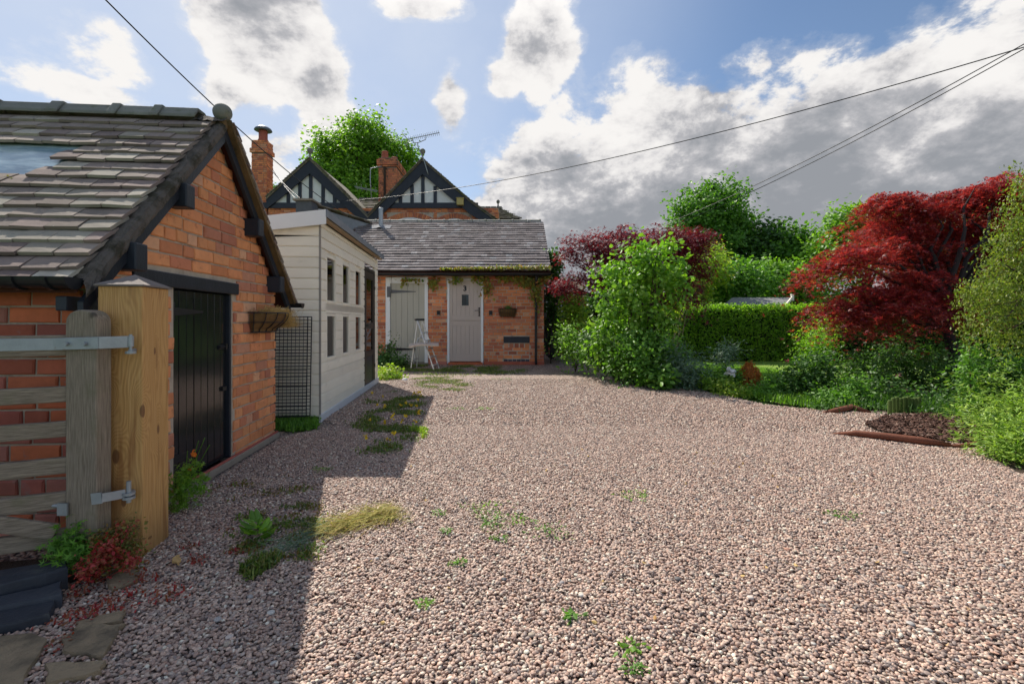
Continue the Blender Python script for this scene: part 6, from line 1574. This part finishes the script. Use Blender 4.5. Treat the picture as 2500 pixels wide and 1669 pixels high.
hedge('clipped_hedge', 'hedge leg coming forward, maple shade painted into its darker leaves', (9.1, 13.8, 0), (13.6, 9.0, 0), 1.0, 1.62, 1300, 5, .06, 'leaf_dark')  # same hedge, the maple's shade put into a darker leaf colour
tree('leafy_shrub', 'pale green young growth at the lit corner of the hedge', 'shrub', (8.2, 12.4, 0), [lobe(2005, 800, 12.4, 35, 40), lobe(1995, 850, 12.0, 38, 34)], 90, 30, .06, .16, 'leaf_hedge', 160, .02, 6, trunk_top=0)

# trees beyond
BG = [
 ('broadleaf_tree', 'tall rounded green tree standing clear above the purple maple', 1735, 26, [(1715, 520, 26, 68, 60), (1745, 500, 26, 60, 60), (1690, 560, 26, 60, 45), (1790, 545, 26, 48, 34), (1725, 465, 26, 28, 26), (1790, 475, 26, 26, 24), (1740, 600, 26, 90, 50), (1800, 580, 26, 50, 40)], 300, 50, .20, .34, 'leaf_mid'),
 ('conifer', 'light green feathery conifer left of the neighbour shed roof', 1790, 19, [(1770, 690, 19, 55, 50), (1830, 690, 19, 60, 50), (1760, 720, 19, 50, 30)], 170, 40, .15, .28, 'leaf_mid'),
 ('conifer', 'bright green feathery conifer behind the neighbour shed roof', 1920, 20, [(1910, 690, 20, 60, 52), (1960, 700, 20, 50, 50), (1880, 670, 20, 40, 30)], 170, 40, .15, .28, 'leaf_lime'),
 ('broadleaf_tree', 'dark blue green tree between the tall tree and the crimson maple', 1880, 25, [(1870, 620, 25, 60, 44), (1840, 650, 25, 50, 40), (1900, 600, 25, 30, 30), (1875, 580, 25, 18, 26)], 150, 40, .22, .42, 'leaf_dark'),
 ('broadleaf_tree', 'small airy green tree with the sky showing through beside the dark tree', 1950, 24, [(1945, 590, 24, 40, 34), (1990, 620, 24, 55, 40), (1930, 630, 24, 50, 40)], 130, 34, .20, .40, 'leaf_mid'),
 ('broadleaf_tree', 'lime green tree rising left of the crimson maple', 2110, 22, [(2060, 560, 22, 42, 44), (2110, 550, 22, 60, 44), (2160, 560, 22, 50, 50), (2090, 600, 22, 80, 50), (2000, 610, 22, 30, 30)], 190, 40, .19, .38, 'leaf_lime'),
 ('broadleaf_tree', 'mid green tree filling the gap behind the crimson maple', 2260, 20, [(2240, 640, 20, 90, 90), (2350, 620, 20, 90, 110), (2060, 680, 20, 70, 60)], 190, 36, .18, .42, 'leaf_mid'),
 ('broadleaf_tree', 'yellow green tree low behind the left end of the hedge', 1690, 18, [(1690, 670, 18, 40, 40), (1720, 650, 18, 50, 40), (1680, 720, 18, 40, 30)], 120, 34, .14, .28, 'leaf_yellow'),
 ('broadleaf_tree', 'dark green tree at the far right behind the weeping tree', 2460, 17, [(2460, 640, 17, 120, 150), (2600, 640, 17, 120, 150)], 160, 36, .18, .42, 'leaf_dark'),
 ('broadleaf_tree', 'distant tree low on the skyline behind the outbuilding corner', 1430, 30, [(1400, 740, 30, 70, 40), (1480, 735, 30, 70, 40), (1560, 720, 30, 80, 60)], 150, 34, .24, .5, 'leaf_dark'),
 ('broadleaf_tree', 'tree glimpsed in the gap between tall chimney and left gable', 672, 34, [(668, 468, 34, 12, 16), (690, 480, 34, 20, 14)], 26, 30, .22, .32, 'leaf_mid'),
]
for i, (nm, lab, bx, Z, lbs, n, per, sz, cr_, m_) in enumerate(BG):
    tree(nm, lab, 'tree', (at(bx, 784, Z).x, Z, 0), [lobe(*q) for q in lbs], n, per, sz, cr_, m_, 200 + i, .12, 14, shape='diamond', aspect=.75, shell=.4, rough=.3, trunk_top=.3, flat=.7 if nm == 'conifer' else 1.0, group='trees beyond the hedge' if Z < 31 and bx > 1500 else None)
rs = np.random.RandomState(50); L = Leaves(); n = 26000
x_ = rs.uniform(-60, 70, n); y_ = rs.uniform(38, 44, n); z_ = rs.uniform(0, 1, n) ** .6 * np.array([3.2 + 1.2 * mnoise.noise(Vector((a * .15, 0, 0))) for a in x_])
L.add(*leaf_arrays(np.stack([x_, y_, z_], 1), rs.normal(size=(n, 3)) + [0, -.3, .5], .55, .8, .2, 'diamond', rs=rs)); o = L.build('far_treeline', M['leaf_dark'], None, kind='stuff'); tag(o, 'far dark treeline closing the horizon behind the gardens', 'treeline')

# creeper along the gutter of the outbuilding
rs = np.random.RandomState(61); cr = thing('gutter_creeper', 'virginia creeper sprawling along the outbuilding gutter and down the pipe', 'creeper', (WX(1200), 12.4, 2.4))
L = Leaves(); n = 1500; t = rs.uniform(0, 1, n) ** .8; x_ = WX(1345) + (WX(1080) - WX(1345)) * t
z_ = EZ + .06 + np.abs(rs.normal(size=n)) * .045 * (1.25 - t) + .012 * rs.normal(size=n)
p = np.stack([x_, 12.42 + rs.normal(size=n) * .06, z_], 1); L.add(*leaf_arrays(p, rs.normal(size=(n, 3)) * .6 + [0, -.5, .8], .07, .7, .2, 'diamond', rs=rs))
for px_, py_, rx_, ry_, n in ((1168, 680, 16, 10, 60), (1190, 700, 14, 22, 90), (1250, 680, 40, 9, 160), (1290, 688, 26, 12, 150), (1312, 715, 8, 28, 110), (1303, 700, 10, 16, 60), (1060, 692, 12, 12, 70), (1115, 684, 14, 8, 40), (1330, 678, 14, 10, 70), (1000, 685, 30, 3, 30), (990, 690, 8, 8, 18), (1020, 688, 6, 6, 12), (1298, 726, 5, 10, 16)):
    q = np.stack([WX(px_) + rs.normal(size=n) * rx_ / ppm * .6, 12.62 + rs.normal(size=n) * .06 + .06, WZ(py_) + rs.normal(size=n) * ry_ / ppm * .6], 1); L.add(*leaf_arrays(q, rs.normal(size=(n, 3)) * .6 + [0, -1, .3], .085, .75, .2, 'oval', rs.normal(size=(n, 3)) * .4 + [0, 0, -1], rs))
L.build('foliage', M['leaf_creeper'], cr)
mb = MB()
for k_ in range(7):
    x0 = WX(1340 - k_ * 40); mb.tube([(x0, 12.40, EZ + .02), (x0 - .2, 12.38, EZ + .05 + .02 * rs.rand()), (x0 - .45, 12.42, EZ + .03)], .006, 5)
for a, b_ in (((960, 668), (954, 735)), ((1055, 668), (1070, 700)), ((990, 668), (1000, 700)), ((1188, 668), (1190, 720)), ((1312, 680), (1311, 745))): mb.tube([(WX(a[0]), 12.62, WZ(a[1])), (WX((a[0] + b_[0]) / 2) + .03, 12.65, WZ((a[1] + b_[1]) / 2)), (WX(b_[0]), 12.68, WZ(b_[1]))], .004, 4)
mb.build('stem', M['bark'], cr)

# weeds between summerhouse and ladder
tree('weed_clump', 'straggly dark weeds at the foot of the sage plank door', 'weeds', (WX(960), 11.9, 0), [lobe(945, 865, 11.9, 25, 24), lobe(965, 885, 11.7, 40, 14), lobe(960, 835, 11.9, 5, 20)], 70, 20, .06, .10, 'leaf_dark', 170, .006, 10, trunk_top=0, shell=.2)
tree('weed_clump', 'bright yellow green weeds at the far corner of the summerhouse', 'weeds', tuple(gnd(950, 925)), [lobe(945, 915, 9.7, 32, 18), lobe(965, 920, 9.6, 20, 12)], 60, 26, .055, .08, 'leaf_yellow', 171, .005, 6, trunk_top=0, shell=.2)

# ================================================================== GROUND COVER AND WEEDS
def cover(name, label, poly_px, n, h, m, seed, leafy=.5, lsz=.03, thr=None, f=3.0, cat='weeds'):
    rs = np.random.RandomState(seed); poly = [tuple(gnd(x_, y_)[:2]) for x_, y_ in poly_px]
    p = scatter(poly, n, rs, 0.012); sz_ = (max(q[0] for q in poly) - min(q[0] for q in poly)) * .045; p[:, :2] += rs.normal(size=(len(p), 2)) * sz_
    if thr is not None: p = patchy(p, f, thr, rs)
    k_ = rs.uniform(size=len(p)) < leafy; L = blades(p[~k_], h * 1.3, rs, w=.0035 + h * .02)
    q = p[k_] + np.abs(rs.normal(size=(k_.sum(), 3))) * [0, 0, h * .4]
    L.add(*leaf_arrays(q, rs.normal(size=q.shape) * .4 + [0, 0, 1], lsz, .6, .2, 'oval', rs=rs))
    o = L.build(name, M[m], None, kind='stuff'); tag(o, label, cat); return o
cover('weed_patch', 'dandelion and grass patch on the shaded drive beside the summerhouse', [(900, 965), (960, 958), (1036, 962), (1030, 1000), (1012, 1050), (1000, 1090), (960, 1108), (880, 1105), (905, 1060), (865, 1045), (905, 1010)], 13000, .032, 'leaf_turf', 1, .65, .030, .0, 3.0)
cover('weed_patch', 'yellow green lit weeds at the edge of the dandelion patch', [(1000, 1045), (1040, 1050), (1035, 1092), (1000, 1090)], 1200, .035, 'leaf_yellow', 2, .6, .03, -.05, 5)
cover('weed_patch', 'mossy weeds trodden into the gravel below the two doors', [(985, 890), (1090, 892), (1180, 892), (1310, 905), (1180, 916), (1060, 916), (940, 915), (935, 895)], 16000, .035, 'leaf_turf', 3, .5, .035, -.02, 1.6)
cover('weed_patch', 'pale mossy grass lit by the sun in front of the outbuilding', [(1010, 925), (1080, 920), (1135, 928), (1150, 945), (1120, 958), (1060, 950), (1020, 945)], 6500, .02, 'leaf_turf', 4, .5, .022, -.05, 3.0)
SH = [(545, 1340), (590, 1270), (660, 1240), (790, 1236), (785, 1330), (760, 1375), (690, 1365), (600, 1415), (585, 1365)]
cover('weed_patch', 'leafy weeds and grass in the shade edge near the gate post', SH, 2600, .022, 'leaf_turf', 5, .6, .024, .05, 6)
cover('weed_patch', 'rusty stemmed low weeds mixed through the shaded green patch', SH, 2200, .018, 'leaf_rust', 15, .7, .018, -.02, 7)
cover('weed_patch', 'bright green grass tuft at the lower tip of the shaded patch', [(585, 1400), (620, 1365), (700, 1350), (680, 1380), (610, 1425)], 900, .035, 'leaf_turf', 16, .3, .02, -.1, 6)
cover('weed_patch', 'reddish brown low weeds left of the dock plant', [(440, 1340), (520, 1290), (620, 1290), (640, 1330), (560, 1370), (470, 1390)], 1200, .016, 'leaf_red', 6, .85, .014, .1, 7)
cover('weed_patch', 'sparse weeds by the outhouse doorstep', [(520, 1180), (640, 1150), (760, 1180), (760, 1200), (640, 1230), (540, 1240)], 1300, .022, 'leaf_rust', 7, .8, .02, .12, 5)
cover('weed_patch', 'dark grass under the summerhouse end beside the wire crate', [(676, 1052), (676, 1020), (770, 1022), (770, 1050), (720, 1056)], 3000, .07, 'leaf_mid', 8, .5, .04)
cover('weed_patch', 'fine red stemmed weeds scattered among pebbles left of the post', [(170, 1440), (330, 1400), (450, 1430), (420, 1500), (260, 1520), (110, 1620), (80, 1560)], 900, .022, 'leaf_red', 9, .85, .014, .08, 7)
cover('border_grass', 'bright green grass fringe along the gravel edge of the border', [(1700, 936), (1780, 958), (1880, 982), (1950, 993), (2100, 1000), (2080, 975), (1900, 955), (1800, 935)], 7000, .09, 'leaf_lime', 10, .45, .04, None, cat='grass')
cover('lawn_grass', 'short mown grass blades at the near edge of the lawn', [(1620, 905), (1830, 955), (1950, 935), (1900, 905), (1760, 890), (1660, 885)], 26000, .035, 'leaf_lime', 11, .1, .03, None, cat='grass')
cover('border_plants', 'low dark ground cover filling the border under the hazel', [(1420, 872), (1490, 912), (1570, 936), (1690, 945), (1700, 920), (1560, 895), (1450, 862)], 7000, .12, 'leaf_mid', 12, .6, .07, None, cat='ground cover')
cover('border_plants', 'dark ground cover in the shade behind the mulch circle', [(1980, 1000), (2170, 1002), (2260, 1012), (2430, 1050), (2500, 1080), (2500, 1010), (2300, 985), (2000, 980)], 7000, .10, 'leaf_dark', 13, .6, .05, None, cat='ground cover')
rs = np.random.RandomState(90)
p = scatter([tuple(gnd(x_, y_)[:2]) for x_, y_ in [(905, 965), (1030, 965), (1015, 1080), (890, 1100), (900, 1020)]], 26, rs, .06); blooms('dandelion_flowers', 'yellow dandelion heads dotted over the shaded weed patch', 'flowers', [tuple(q) for q in p], .022, 'flower_yellow', 8)
# single little weeds
WD = [(1190, 1246, .16, 'leafy mat of weeds farthest left of the mid drive cluster'), (1205, 1268, .10, 'small weed just below the largest mat'), (1200, 1290, .08, 'weed tuft beneath the mid drive cluster'), (1268, 1275, .09, 'green tuft right of the mid drive mat'), (1345, 1305, .13, 'flat green weed right of the mid drive cluster'),
      (1220, 1320, .05, 'star shaped weed under the mid drive cluster'), (1545, 1213, .12, 'dark green flat weed alone on the upper drive'), (2060, 1263, .09, 'small flat weed far right on the open drive'), (1400, 1512, .07, 'bushy weed low in the middle of the drive'), (1540, 1590, .09, 'broad leaved seedling near the bottom of the drive'),
      (1548, 1640, .045, 'spindly weed at the bottom edge below the seedling'), (1120, 1383, .04, 'tiny weed left of centre in the lower drive'), (1033, 1483, .04, 'tiny pale weed in the lower left drive'), (1092, 1303, .04, 'tiny weed right of the dry grass heap'), (1073, 1259, .05, 'small weed just right of the dry grass heap'),
      (1182, 1000, .12, 'small weed on the far drive before the outbuilding'), (1117, 1000, .12, 'low tuft on the far drive near the dandelions'), (1228, 927, .2, 'mossy tuft on the far drive below the stable door'), (785, 1150, .07, 'small dark weed inside the outhouse shadow')]
for i, (x_, y_, r_, lab) in enumerate(WD):
    rs = np.random.RandomState(300 + i); b0 = gnd(x_, y_); n = int(25 + r_ * 450); a = rs.uniform(0, 6.28, n); rr_ = r_ * np.sqrt(rs.uniform(0, 1, n)); ang2 = 1 + .35 * np.sin(a * 3 + i)
    p = np.stack([b0.x + rr_ * np.cos(a) * ang2, b0.y + rr_ * np.sin(a) * .8 * ang2, .012 + rs.uniform(0, .03, n) * (1 - rr_ / r_ * .6)], 1)
    L = Leaves(); lsz = .018 if i not in (8, 9) else .03
    if i in (8, 9): p = p[:24]; a = a[:24]; n = 24; p[:, :2] = np.array([b0.x, b0.y]) + (p[:, :2] - [b0.x, b0.y]) * .6
    L.add(*leaf_arrays(p, rs.normal(size=(n, 3)) * .4 + [0, 0, 1], lsz, .5, .2, 'oval', np.stack([np.cos(a), np.sin(a), .3 + 0 * a], 1), rs))
    o = L.build('weed', M['leaf_mid' if i % 3 else 'leaf_lime'], None); tag(o, lab, 'weed', 'single weeds on the drive')
# bigger leafy weed in the shade patch
rs = np.random.RandomState(95); b0 = gnd(630, 1318); n = 26; a = rs.uniform(0, 6.28, n)
p = np.stack([b0.x + .05 * np.cos(a), b0.y + .05 * np.sin(a), .06 + rs.uniform(-.03, .07, n)], 1); L = Leaves(); L.add(*leaf_arrays(p, np.stack([-np.cos(a) * .5, -np.sin(a) * .5, 1 + 0 * a], 1), .09, .42, .25, 'oval', np.stack([np.cos(a), np.sin(a), .9 + 0 * a], 1), rs))
o = L.build('dock_weed', M['leaf_lime'], None); tag(o, 'upright broad leaved dock weed in the shade patch', 'weed')
# heap of dry pulled grass
rs = np.random.RandomState(96); L = Leaves(); ax0, ax1 = gnd(800, 1300), gnd(965, 1255); dv = np.array(tuple((ax1 - ax0).normalized())); pv = np.array([-dv[1], dv[0], 0]); ln = (ax1 - ax0).length
n = 620; t = rs.uniform(-.1, 1.05, n); w_ = .075 * (1 - .4 * np.abs(t - .6)); cc = np.array(tuple(ax0)) + dv * (t * ln)[:, None] + pv * (rs.normal(size=n) * w_)[:, None]; cc[:, 2] = .015 + np.abs(rs.normal(size=n)) * .018
dr = dv * 1.0 + pv * rs.normal(size=n)[:, None] * .8; L.add(*leaf_arrays(cc, rs.normal(size=(n, 3)) * .3 + [0, 0, 1], .17, .085, .1, 'blade', dr, rs))
o = L.build('dry_grass_heap', M['hay_green'], None, kind='stuff'); tag(o, 'heap of pulled yellowing grass lying at the edge of the shadow', 'dry grass')
L = Leaves(); n = 240; a0, a1 = np.array(tuple(gnd(640, 1370))), np.array(tuple(gnd(790, 1300))); t = rs.uniform(0, 1, n)[:, None]; cc = a0 * (1 - t) + a1 * t + rs.normal(size=(n, 3)) * [.05, .06, 0]; cc[:, 2] = .015 + np.abs(rs.normal(size=n)) * .014
L.add(*leaf_arrays(cc, rs.normal(size=(n, 3)) * .3 + [0, 0, 1], .15, .07, .1, 'blade', (a1 - a0) + rs.normal(size=(n, 3)) * .12, rs)); o = L.build('cut_grass', M['leaf_grey'], None, kind='stuff'); tag(o, 'cut green grass stems lying from the shade patch to the dry heap', 'cut grass')

# plants at the foot of the post and outhouse
p1 = thing('flowering_plant', 'leafy green plant with two orange blooms between post and outhouse door', 'plant', tuple(gnd(445, 1235)))
rs = np.random.RandomState(97); b0 = gnd(450, 1230, 0); Z = b0.y
L, c = crown([lobe(455, 1185, Z - .08, 28, 45), lobe(440, 1215, Z - .1, 26, 25), lobe(485, 1175, Z, 22, 14), lobe(470, 1140, Z, 10, 14)], 46, 20, .030, .035, rs, shell=.2, shape='hand'); L.build('foliage', M['leaf_lime'], p1)
mb = MB()
for (x_, y_) in ((458, 1100), (470, 1125), (485, 1075), (500, 1068), (480, 1090), (512, 1085), (440, 1160), (480, 1160)): q = at(x_, y_, Z); mb.tube([(b0.x, b0.y - .05, 0), (b0.x + (q.x - b0.x) * .4, q.y, q.z * .55), q], .0025, 5)
mb.build('stem', M['leaf_mid'], p1)
for (x_, y_) in ((473, 1108), (466, 1142)):
    q = at(x_, y_, Z - .02); n = 9; a = rs.uniform(0, 6.28, n); L = Leaves(); L.add(*leaf_arrays(np.array(tuple(q)) + rs.normal(size=(n, 3)) * .006, rs.normal(size=(n, 3)) + [0, -1, .3], .026, .8, -.3, 'oval', rs=rs)); L.build('bloom', M['flower_orange'], p1)
p2 = thing('geranium', 'green lobed leaf plant at the foot of the gate stile', 'plant', tuple(gnd(195, 1330)))
L, c = crown([lobe(180, 1320, 2.18, 34, 30), lobe(200, 1345, 2.15, 34, 22), lobe(225, 1335, 2.15, 22, 22), lobe(158, 1352, 2.15, 16, 14)], 44, 14, .036, .035, np.random.RandomState(98), shell=.2, shape='hand', up=.9); L.build('foliage', M['leaf_mid'], p2)
p3 = thing('red_sedum', 'red and green sprawling plant covering the foot of the gate post', 'plant', tuple(gnd(290, 1370)))
L, c = crown([lobe(285, 1345, 2.2, 34, 28), lobe(255, 1368, 2.12, 32, 22), lobe(315, 1355, 2.22, 28, 32), lobe(300, 1300, 2.24, 22, 24), lobe(260, 1320, 2.18, 20, 25)], 90, 16, .018, .026, np.random.RandomState(99), shell=.2); L.build('foliage', M['leaf_rust'], p3)
L, c = crown([lobe(265, 1345, 2.1, 26, 24), lobe(240, 1372, 2.08, 36, 20), lobe(320, 1370, 2.12, 24, 14), lobe(200, 1405, 2.02, 12, 8), lobe(300, 1290, 2.2, 14, 12)], 60, 14, .018, .022, np.random.RandomState(100), shell=.3); L.build('red_foliage', M['leaf_red'], p3)
mb = MB()
for q in c[::3]: mb.tube([(-1.85, 2.12, 0), (q[0] * .5 - .925, q[1] * .5 + 1.06, q[2] * .4), tuple(q)], .0018, 4)
mb.build('stem', M['leaf_red'], p3)
o = cover('red_weeds', 'thin red weeds between the slate steps at the lower left', [(0, 1440), (110, 1415), (150, 1425), (100, 1450), (0, 1470)], 160, .03, 'leaf_red', 14, .9, .012)

# slate steps and flagstones lower left
def slab(name, label, pts, z0, z1, m, seed, cat, group=None):
    r = random.Random(seed); mb = MB(); P = []
    for i in range(len(pts)):
        a = Vector((*pts[i], 0)); b = Vector((*pts[(i + 1) % len(pts)], 0))
        for k_ in range(4): q = a.lerp(b, k_ / 4); P.append(q + Vector((r.uniform(-.006, .006), r.uniform(-.006, .006), 0)))
    n = len(P); cen = sum(P, Vector()) / n
    top = [q.lerp(cen, .03) + Vector((0, 0, z1 + r.uniform(-.003, .003))) for q in P]; mid = [q + Vector((0, 0, z1 - .008)) for q in P]; bot = [q + Vector((0, 0, z0)) for q in P]
    mb.add(bot + mid + top, [(i, (i + 1) % n, n + (i + 1) % n, n + i) for i in range(n)] + [(n + i, n + (i + 1) % n, 2 * n + (i + 1) % n, 2 * n + i) for i in range(n)] + [tuple(range(2 * n, 3 * n)), tuple(range(n))[::-1]])
    o = mb.build(name, M[m], None); fix_normals(o); tag(o, label, cat, group); return o
def gz(x_, y_, z): p = gnd(x_, y_, z); return (p.x, p.y)
slab('slate_step', 'upper dark slate step under the gate, its worn edge curled', [gz(-60, 1400, .10), gz(162, 1362, .10), gz(165, 1385, .10), gz(-60, 1440, .10)], 0, .10, 'slate', 1, 'step', 'slate steps')
slab('slate_step', 'middle flat slate step, grey and straight edged', [gz(-60, 1470, .06), gz(150, 1418, .06), gz(148, 1450, .06), gz(-60, 1492, .06)], 0, .06, 'slate', 2, 'step', 'slate steps')
slab('slate_step', 'lowest slate step ending in a sharp corner', [gz(-60, 1490, .045), gz(135, 1456, .045), gz(118, 1500, .045), gz(-60, 1535, .045)], 0, .045, 'slate', 3, 'step', 'slate steps')
for i, (lab, pts) in enumerate((('sunken brown flagstone just below the red plant', [(262, 1395), (330, 1385), (338, 1412), (270, 1440)]), ('cracked brown flagstone half covered by pebbles', [(150, 1555), (200, 1530), (300, 1520), (290, 1545), (250, 1600), (160, 1590)]),
                                ('brown flagstone between the slate steps and pebbles', [(190, 1515), (305, 1488), (300, 1515), (180, 1535)]), ('large dirty flagstone in the bottom left corner', [(-80, 1560), (80, 1540), (120, 1560), (60, 1640), (50, 1700), (-80, 1700)]), ('lower brown flagstone near the bottom left pebbles', [(110, 1620), (260, 1612), (240, 1640), (120, 1665)]))):
    slab('flagstone', lab, [gz(x_, y_, .022) for x_, y_ in pts], -.01, .024, 'stone_slab', 10 + i, 'flagstone', 'sunken flagstones')
sheet('soil_strip', [gz(-100, 1380, 0), gz(170, 1360, 0), gz(250, 1400, 0), gz(300, 1500, 0), gz(180, 1640, 0), gz(100, 1720, 0), gz(-100, 1720, 0)], 0.004, M['soil'], kind='structure')
# fallen leaf, mulch circle, edging logs
o = slab('fallen_leaf', 'single dry tan leaf on the pebbles beside the post', [gz(420, 1372, .02), gz(432, 1356, .02), gz(440, 1368, .02), gz(436, 1382, .02)], .022, .030, 'straw', 30, 'leaf')
mulch = [gnd(x_, y_)[:2] for x_, y_ in ((2110, 1040), (2160, 1022), (2250, 1015), (2340, 1020), (2420, 1045), (2430, 1075), (2380, 1088), (2260, 1075), (2150, 1058))]
sheet('mulch_bed', mulch, .018, M['soil'], kind='structure')
rs = np.random.RandomState(120); p = scatter(mulch, 5200, rs, .028); p[:, 2] += np.abs(rs.normal(size=len(p))) * .012
M['mulch'] = mat('bark_mulch', None, .9, .3, .2, 20, ramp=[(0, (.07, .035, .025)), (.5, (.13, .065, .045)), (.85, (.09, .05, .04)), (1, (.26, .18, .14))])
L = Leaves(); L.add(*leaf_arrays(p, rs.normal(size=p.shape) * .5 + [0, 0, 1], .045, .45, .2, 'oval', rs=rs)); o = L.build('bark_mulch', M['mulch'], None, kind='stuff'); tag(o, 'dark bark mulch heaped in a circle round the sapling', 'mulch')
def log(label, pts, r_): 
    q = MB(); P = [gnd(x_, y_) + Vector((0, 0, z_)) for x_, y_, z_ in pts]; q.tube(P, r_, 9); o = q.build('edging_log', M['log'], None, smooth=True); tag(o, label, 'log', 'edging logs round the border'); return o
log('long straight red brown log in front of the mulch circle', [(2035, 1061, .01), (2090, 1067, .04), (2170, 1077, .045), (2250, 1087, .045), (2320, 1093, .03)], [.01, .03, .036, .036, .02])
log('thin twisted log end right of the mulch circle', [(2300, 1092, .01), (2350, 1094, .02), (2395, 1088, .03), (2425, 1084, .02)], [.012, .022, .02, .01])
log('short curved dark log by the lilac flowers', [(2010, 1009, .01), (2045, 1008, .03), (2080, 1002, .045), (2125, 1010, .02)], [.015, .04, .04, .015])
le = thing('log_roll_edging', 'low green stained log roll edging under the weeping maple', 'edging', tuple(gnd(2210, 1008)))
for i in range(9):
    a = gnd(2172 + i * 9, 1006 + (i - 4) ** 2 * .15 + (4 if i < 1 else 0)); q = MB(); q.lathe((a.x, a.y, -.02), [(.022, 0), (.022, .19 + .01 * (i % 3)), (.018, .2 + .01 * (i % 3))], 8); q.build('log', mat('algae_green_log', (.10, .15, .035), .85, .4, 0, 12) if i == 0 else bpy.data.materials['algae_green_log'], le)
b0 = gnd(432, 970)
tg = bpy.context.scene.objects
st1 = MB(); a = gnd(988, 929); st1.lathe((a.x, a.y, 0), [(.05, 0), (.06, .02), (.04, .045), (.01, .05)], 7); o = st1.build('stone', M['white'], None); tag(o, 'lone pale stone on the gravel near the far corner of the summerhouse', 'stone')

# larger odd stones and fallen twigs lying on the drive
rs = np.random.RandomState(210); M['odd_stone'] = mat('odd_stones', None, .6, .25, .2, 60, ramp=[(0, (.07, .075, .09)), (.3, (.5, .4, .3)), (.6, (.32, .16, .11)), (.8, (.62, .58, .52)), (1, (.14, .13, .14))])
mb = MB(); region = [tuple(gnd(x_, y_)[:2]) for x_, y_ in ((300, 1640), (2480, 1640), (2450, 1200), (1900, 1080), (900, 1120), (480, 1380))]
for p in scatter(region, 260, rs, .010):
    r_ = rs.uniform(.009, .017); v = []; n_ = 8; ax = rs.uniform(.65, 1.1); th = rs.uniform(0, 3.1)
    for z_, k_ in ((-.5, .55), (-.1, .98), (.3, .9), (.55, .5)):
        for i in range(n_):
            a_ = 2 * math.pi * i / n_; x_, y_ = math.cos(a_) * k_ * r_, math.sin(a_) * k_ * r_ * ax
            v.append((p[0] + x_ * math.cos(th) - y_ * math.sin(th), p[1] + x_ * math.sin(th) + y_ * math.cos(th), p[2] + z_ * r_ * .8))
    mb.add(v, [(j * n_ + i, j * n_ + (i + 1) % n_, (j + 1) * n_ + (i + 1) % n_, (j + 1) * n_ + i) for j in range(3) for i in range(n_)] + [tuple(range(3 * n_, 4 * n_))])
o = mb.build('larger_stones', M['odd_stone'], None, smooth=True, kind='stuff'); tag(o, 'larger odd coloured stones scattered through the pebbles of the drive', 'stones')
L = Leaves(); p = scatter(region, 90, rs, .016); L.add(*leaf_arrays(p, rs.normal(size=p.shape) * .3 + [0, 0, 1], .10, .035, .1, 'blade', rs=rs))
p = scatter(region, 60, rs, .018); L.add(*leaf_arrays(p, rs.normal(size=p.shape) * .5 + [0, 0, 1], .022, .6, .3, 'oval', rs=rs)); o = L.build('leaf_litter', M['straw'], None, kind='stuff'); tag(o, 'dry straws and small fallen leaves littering the open gravel', 'litter')
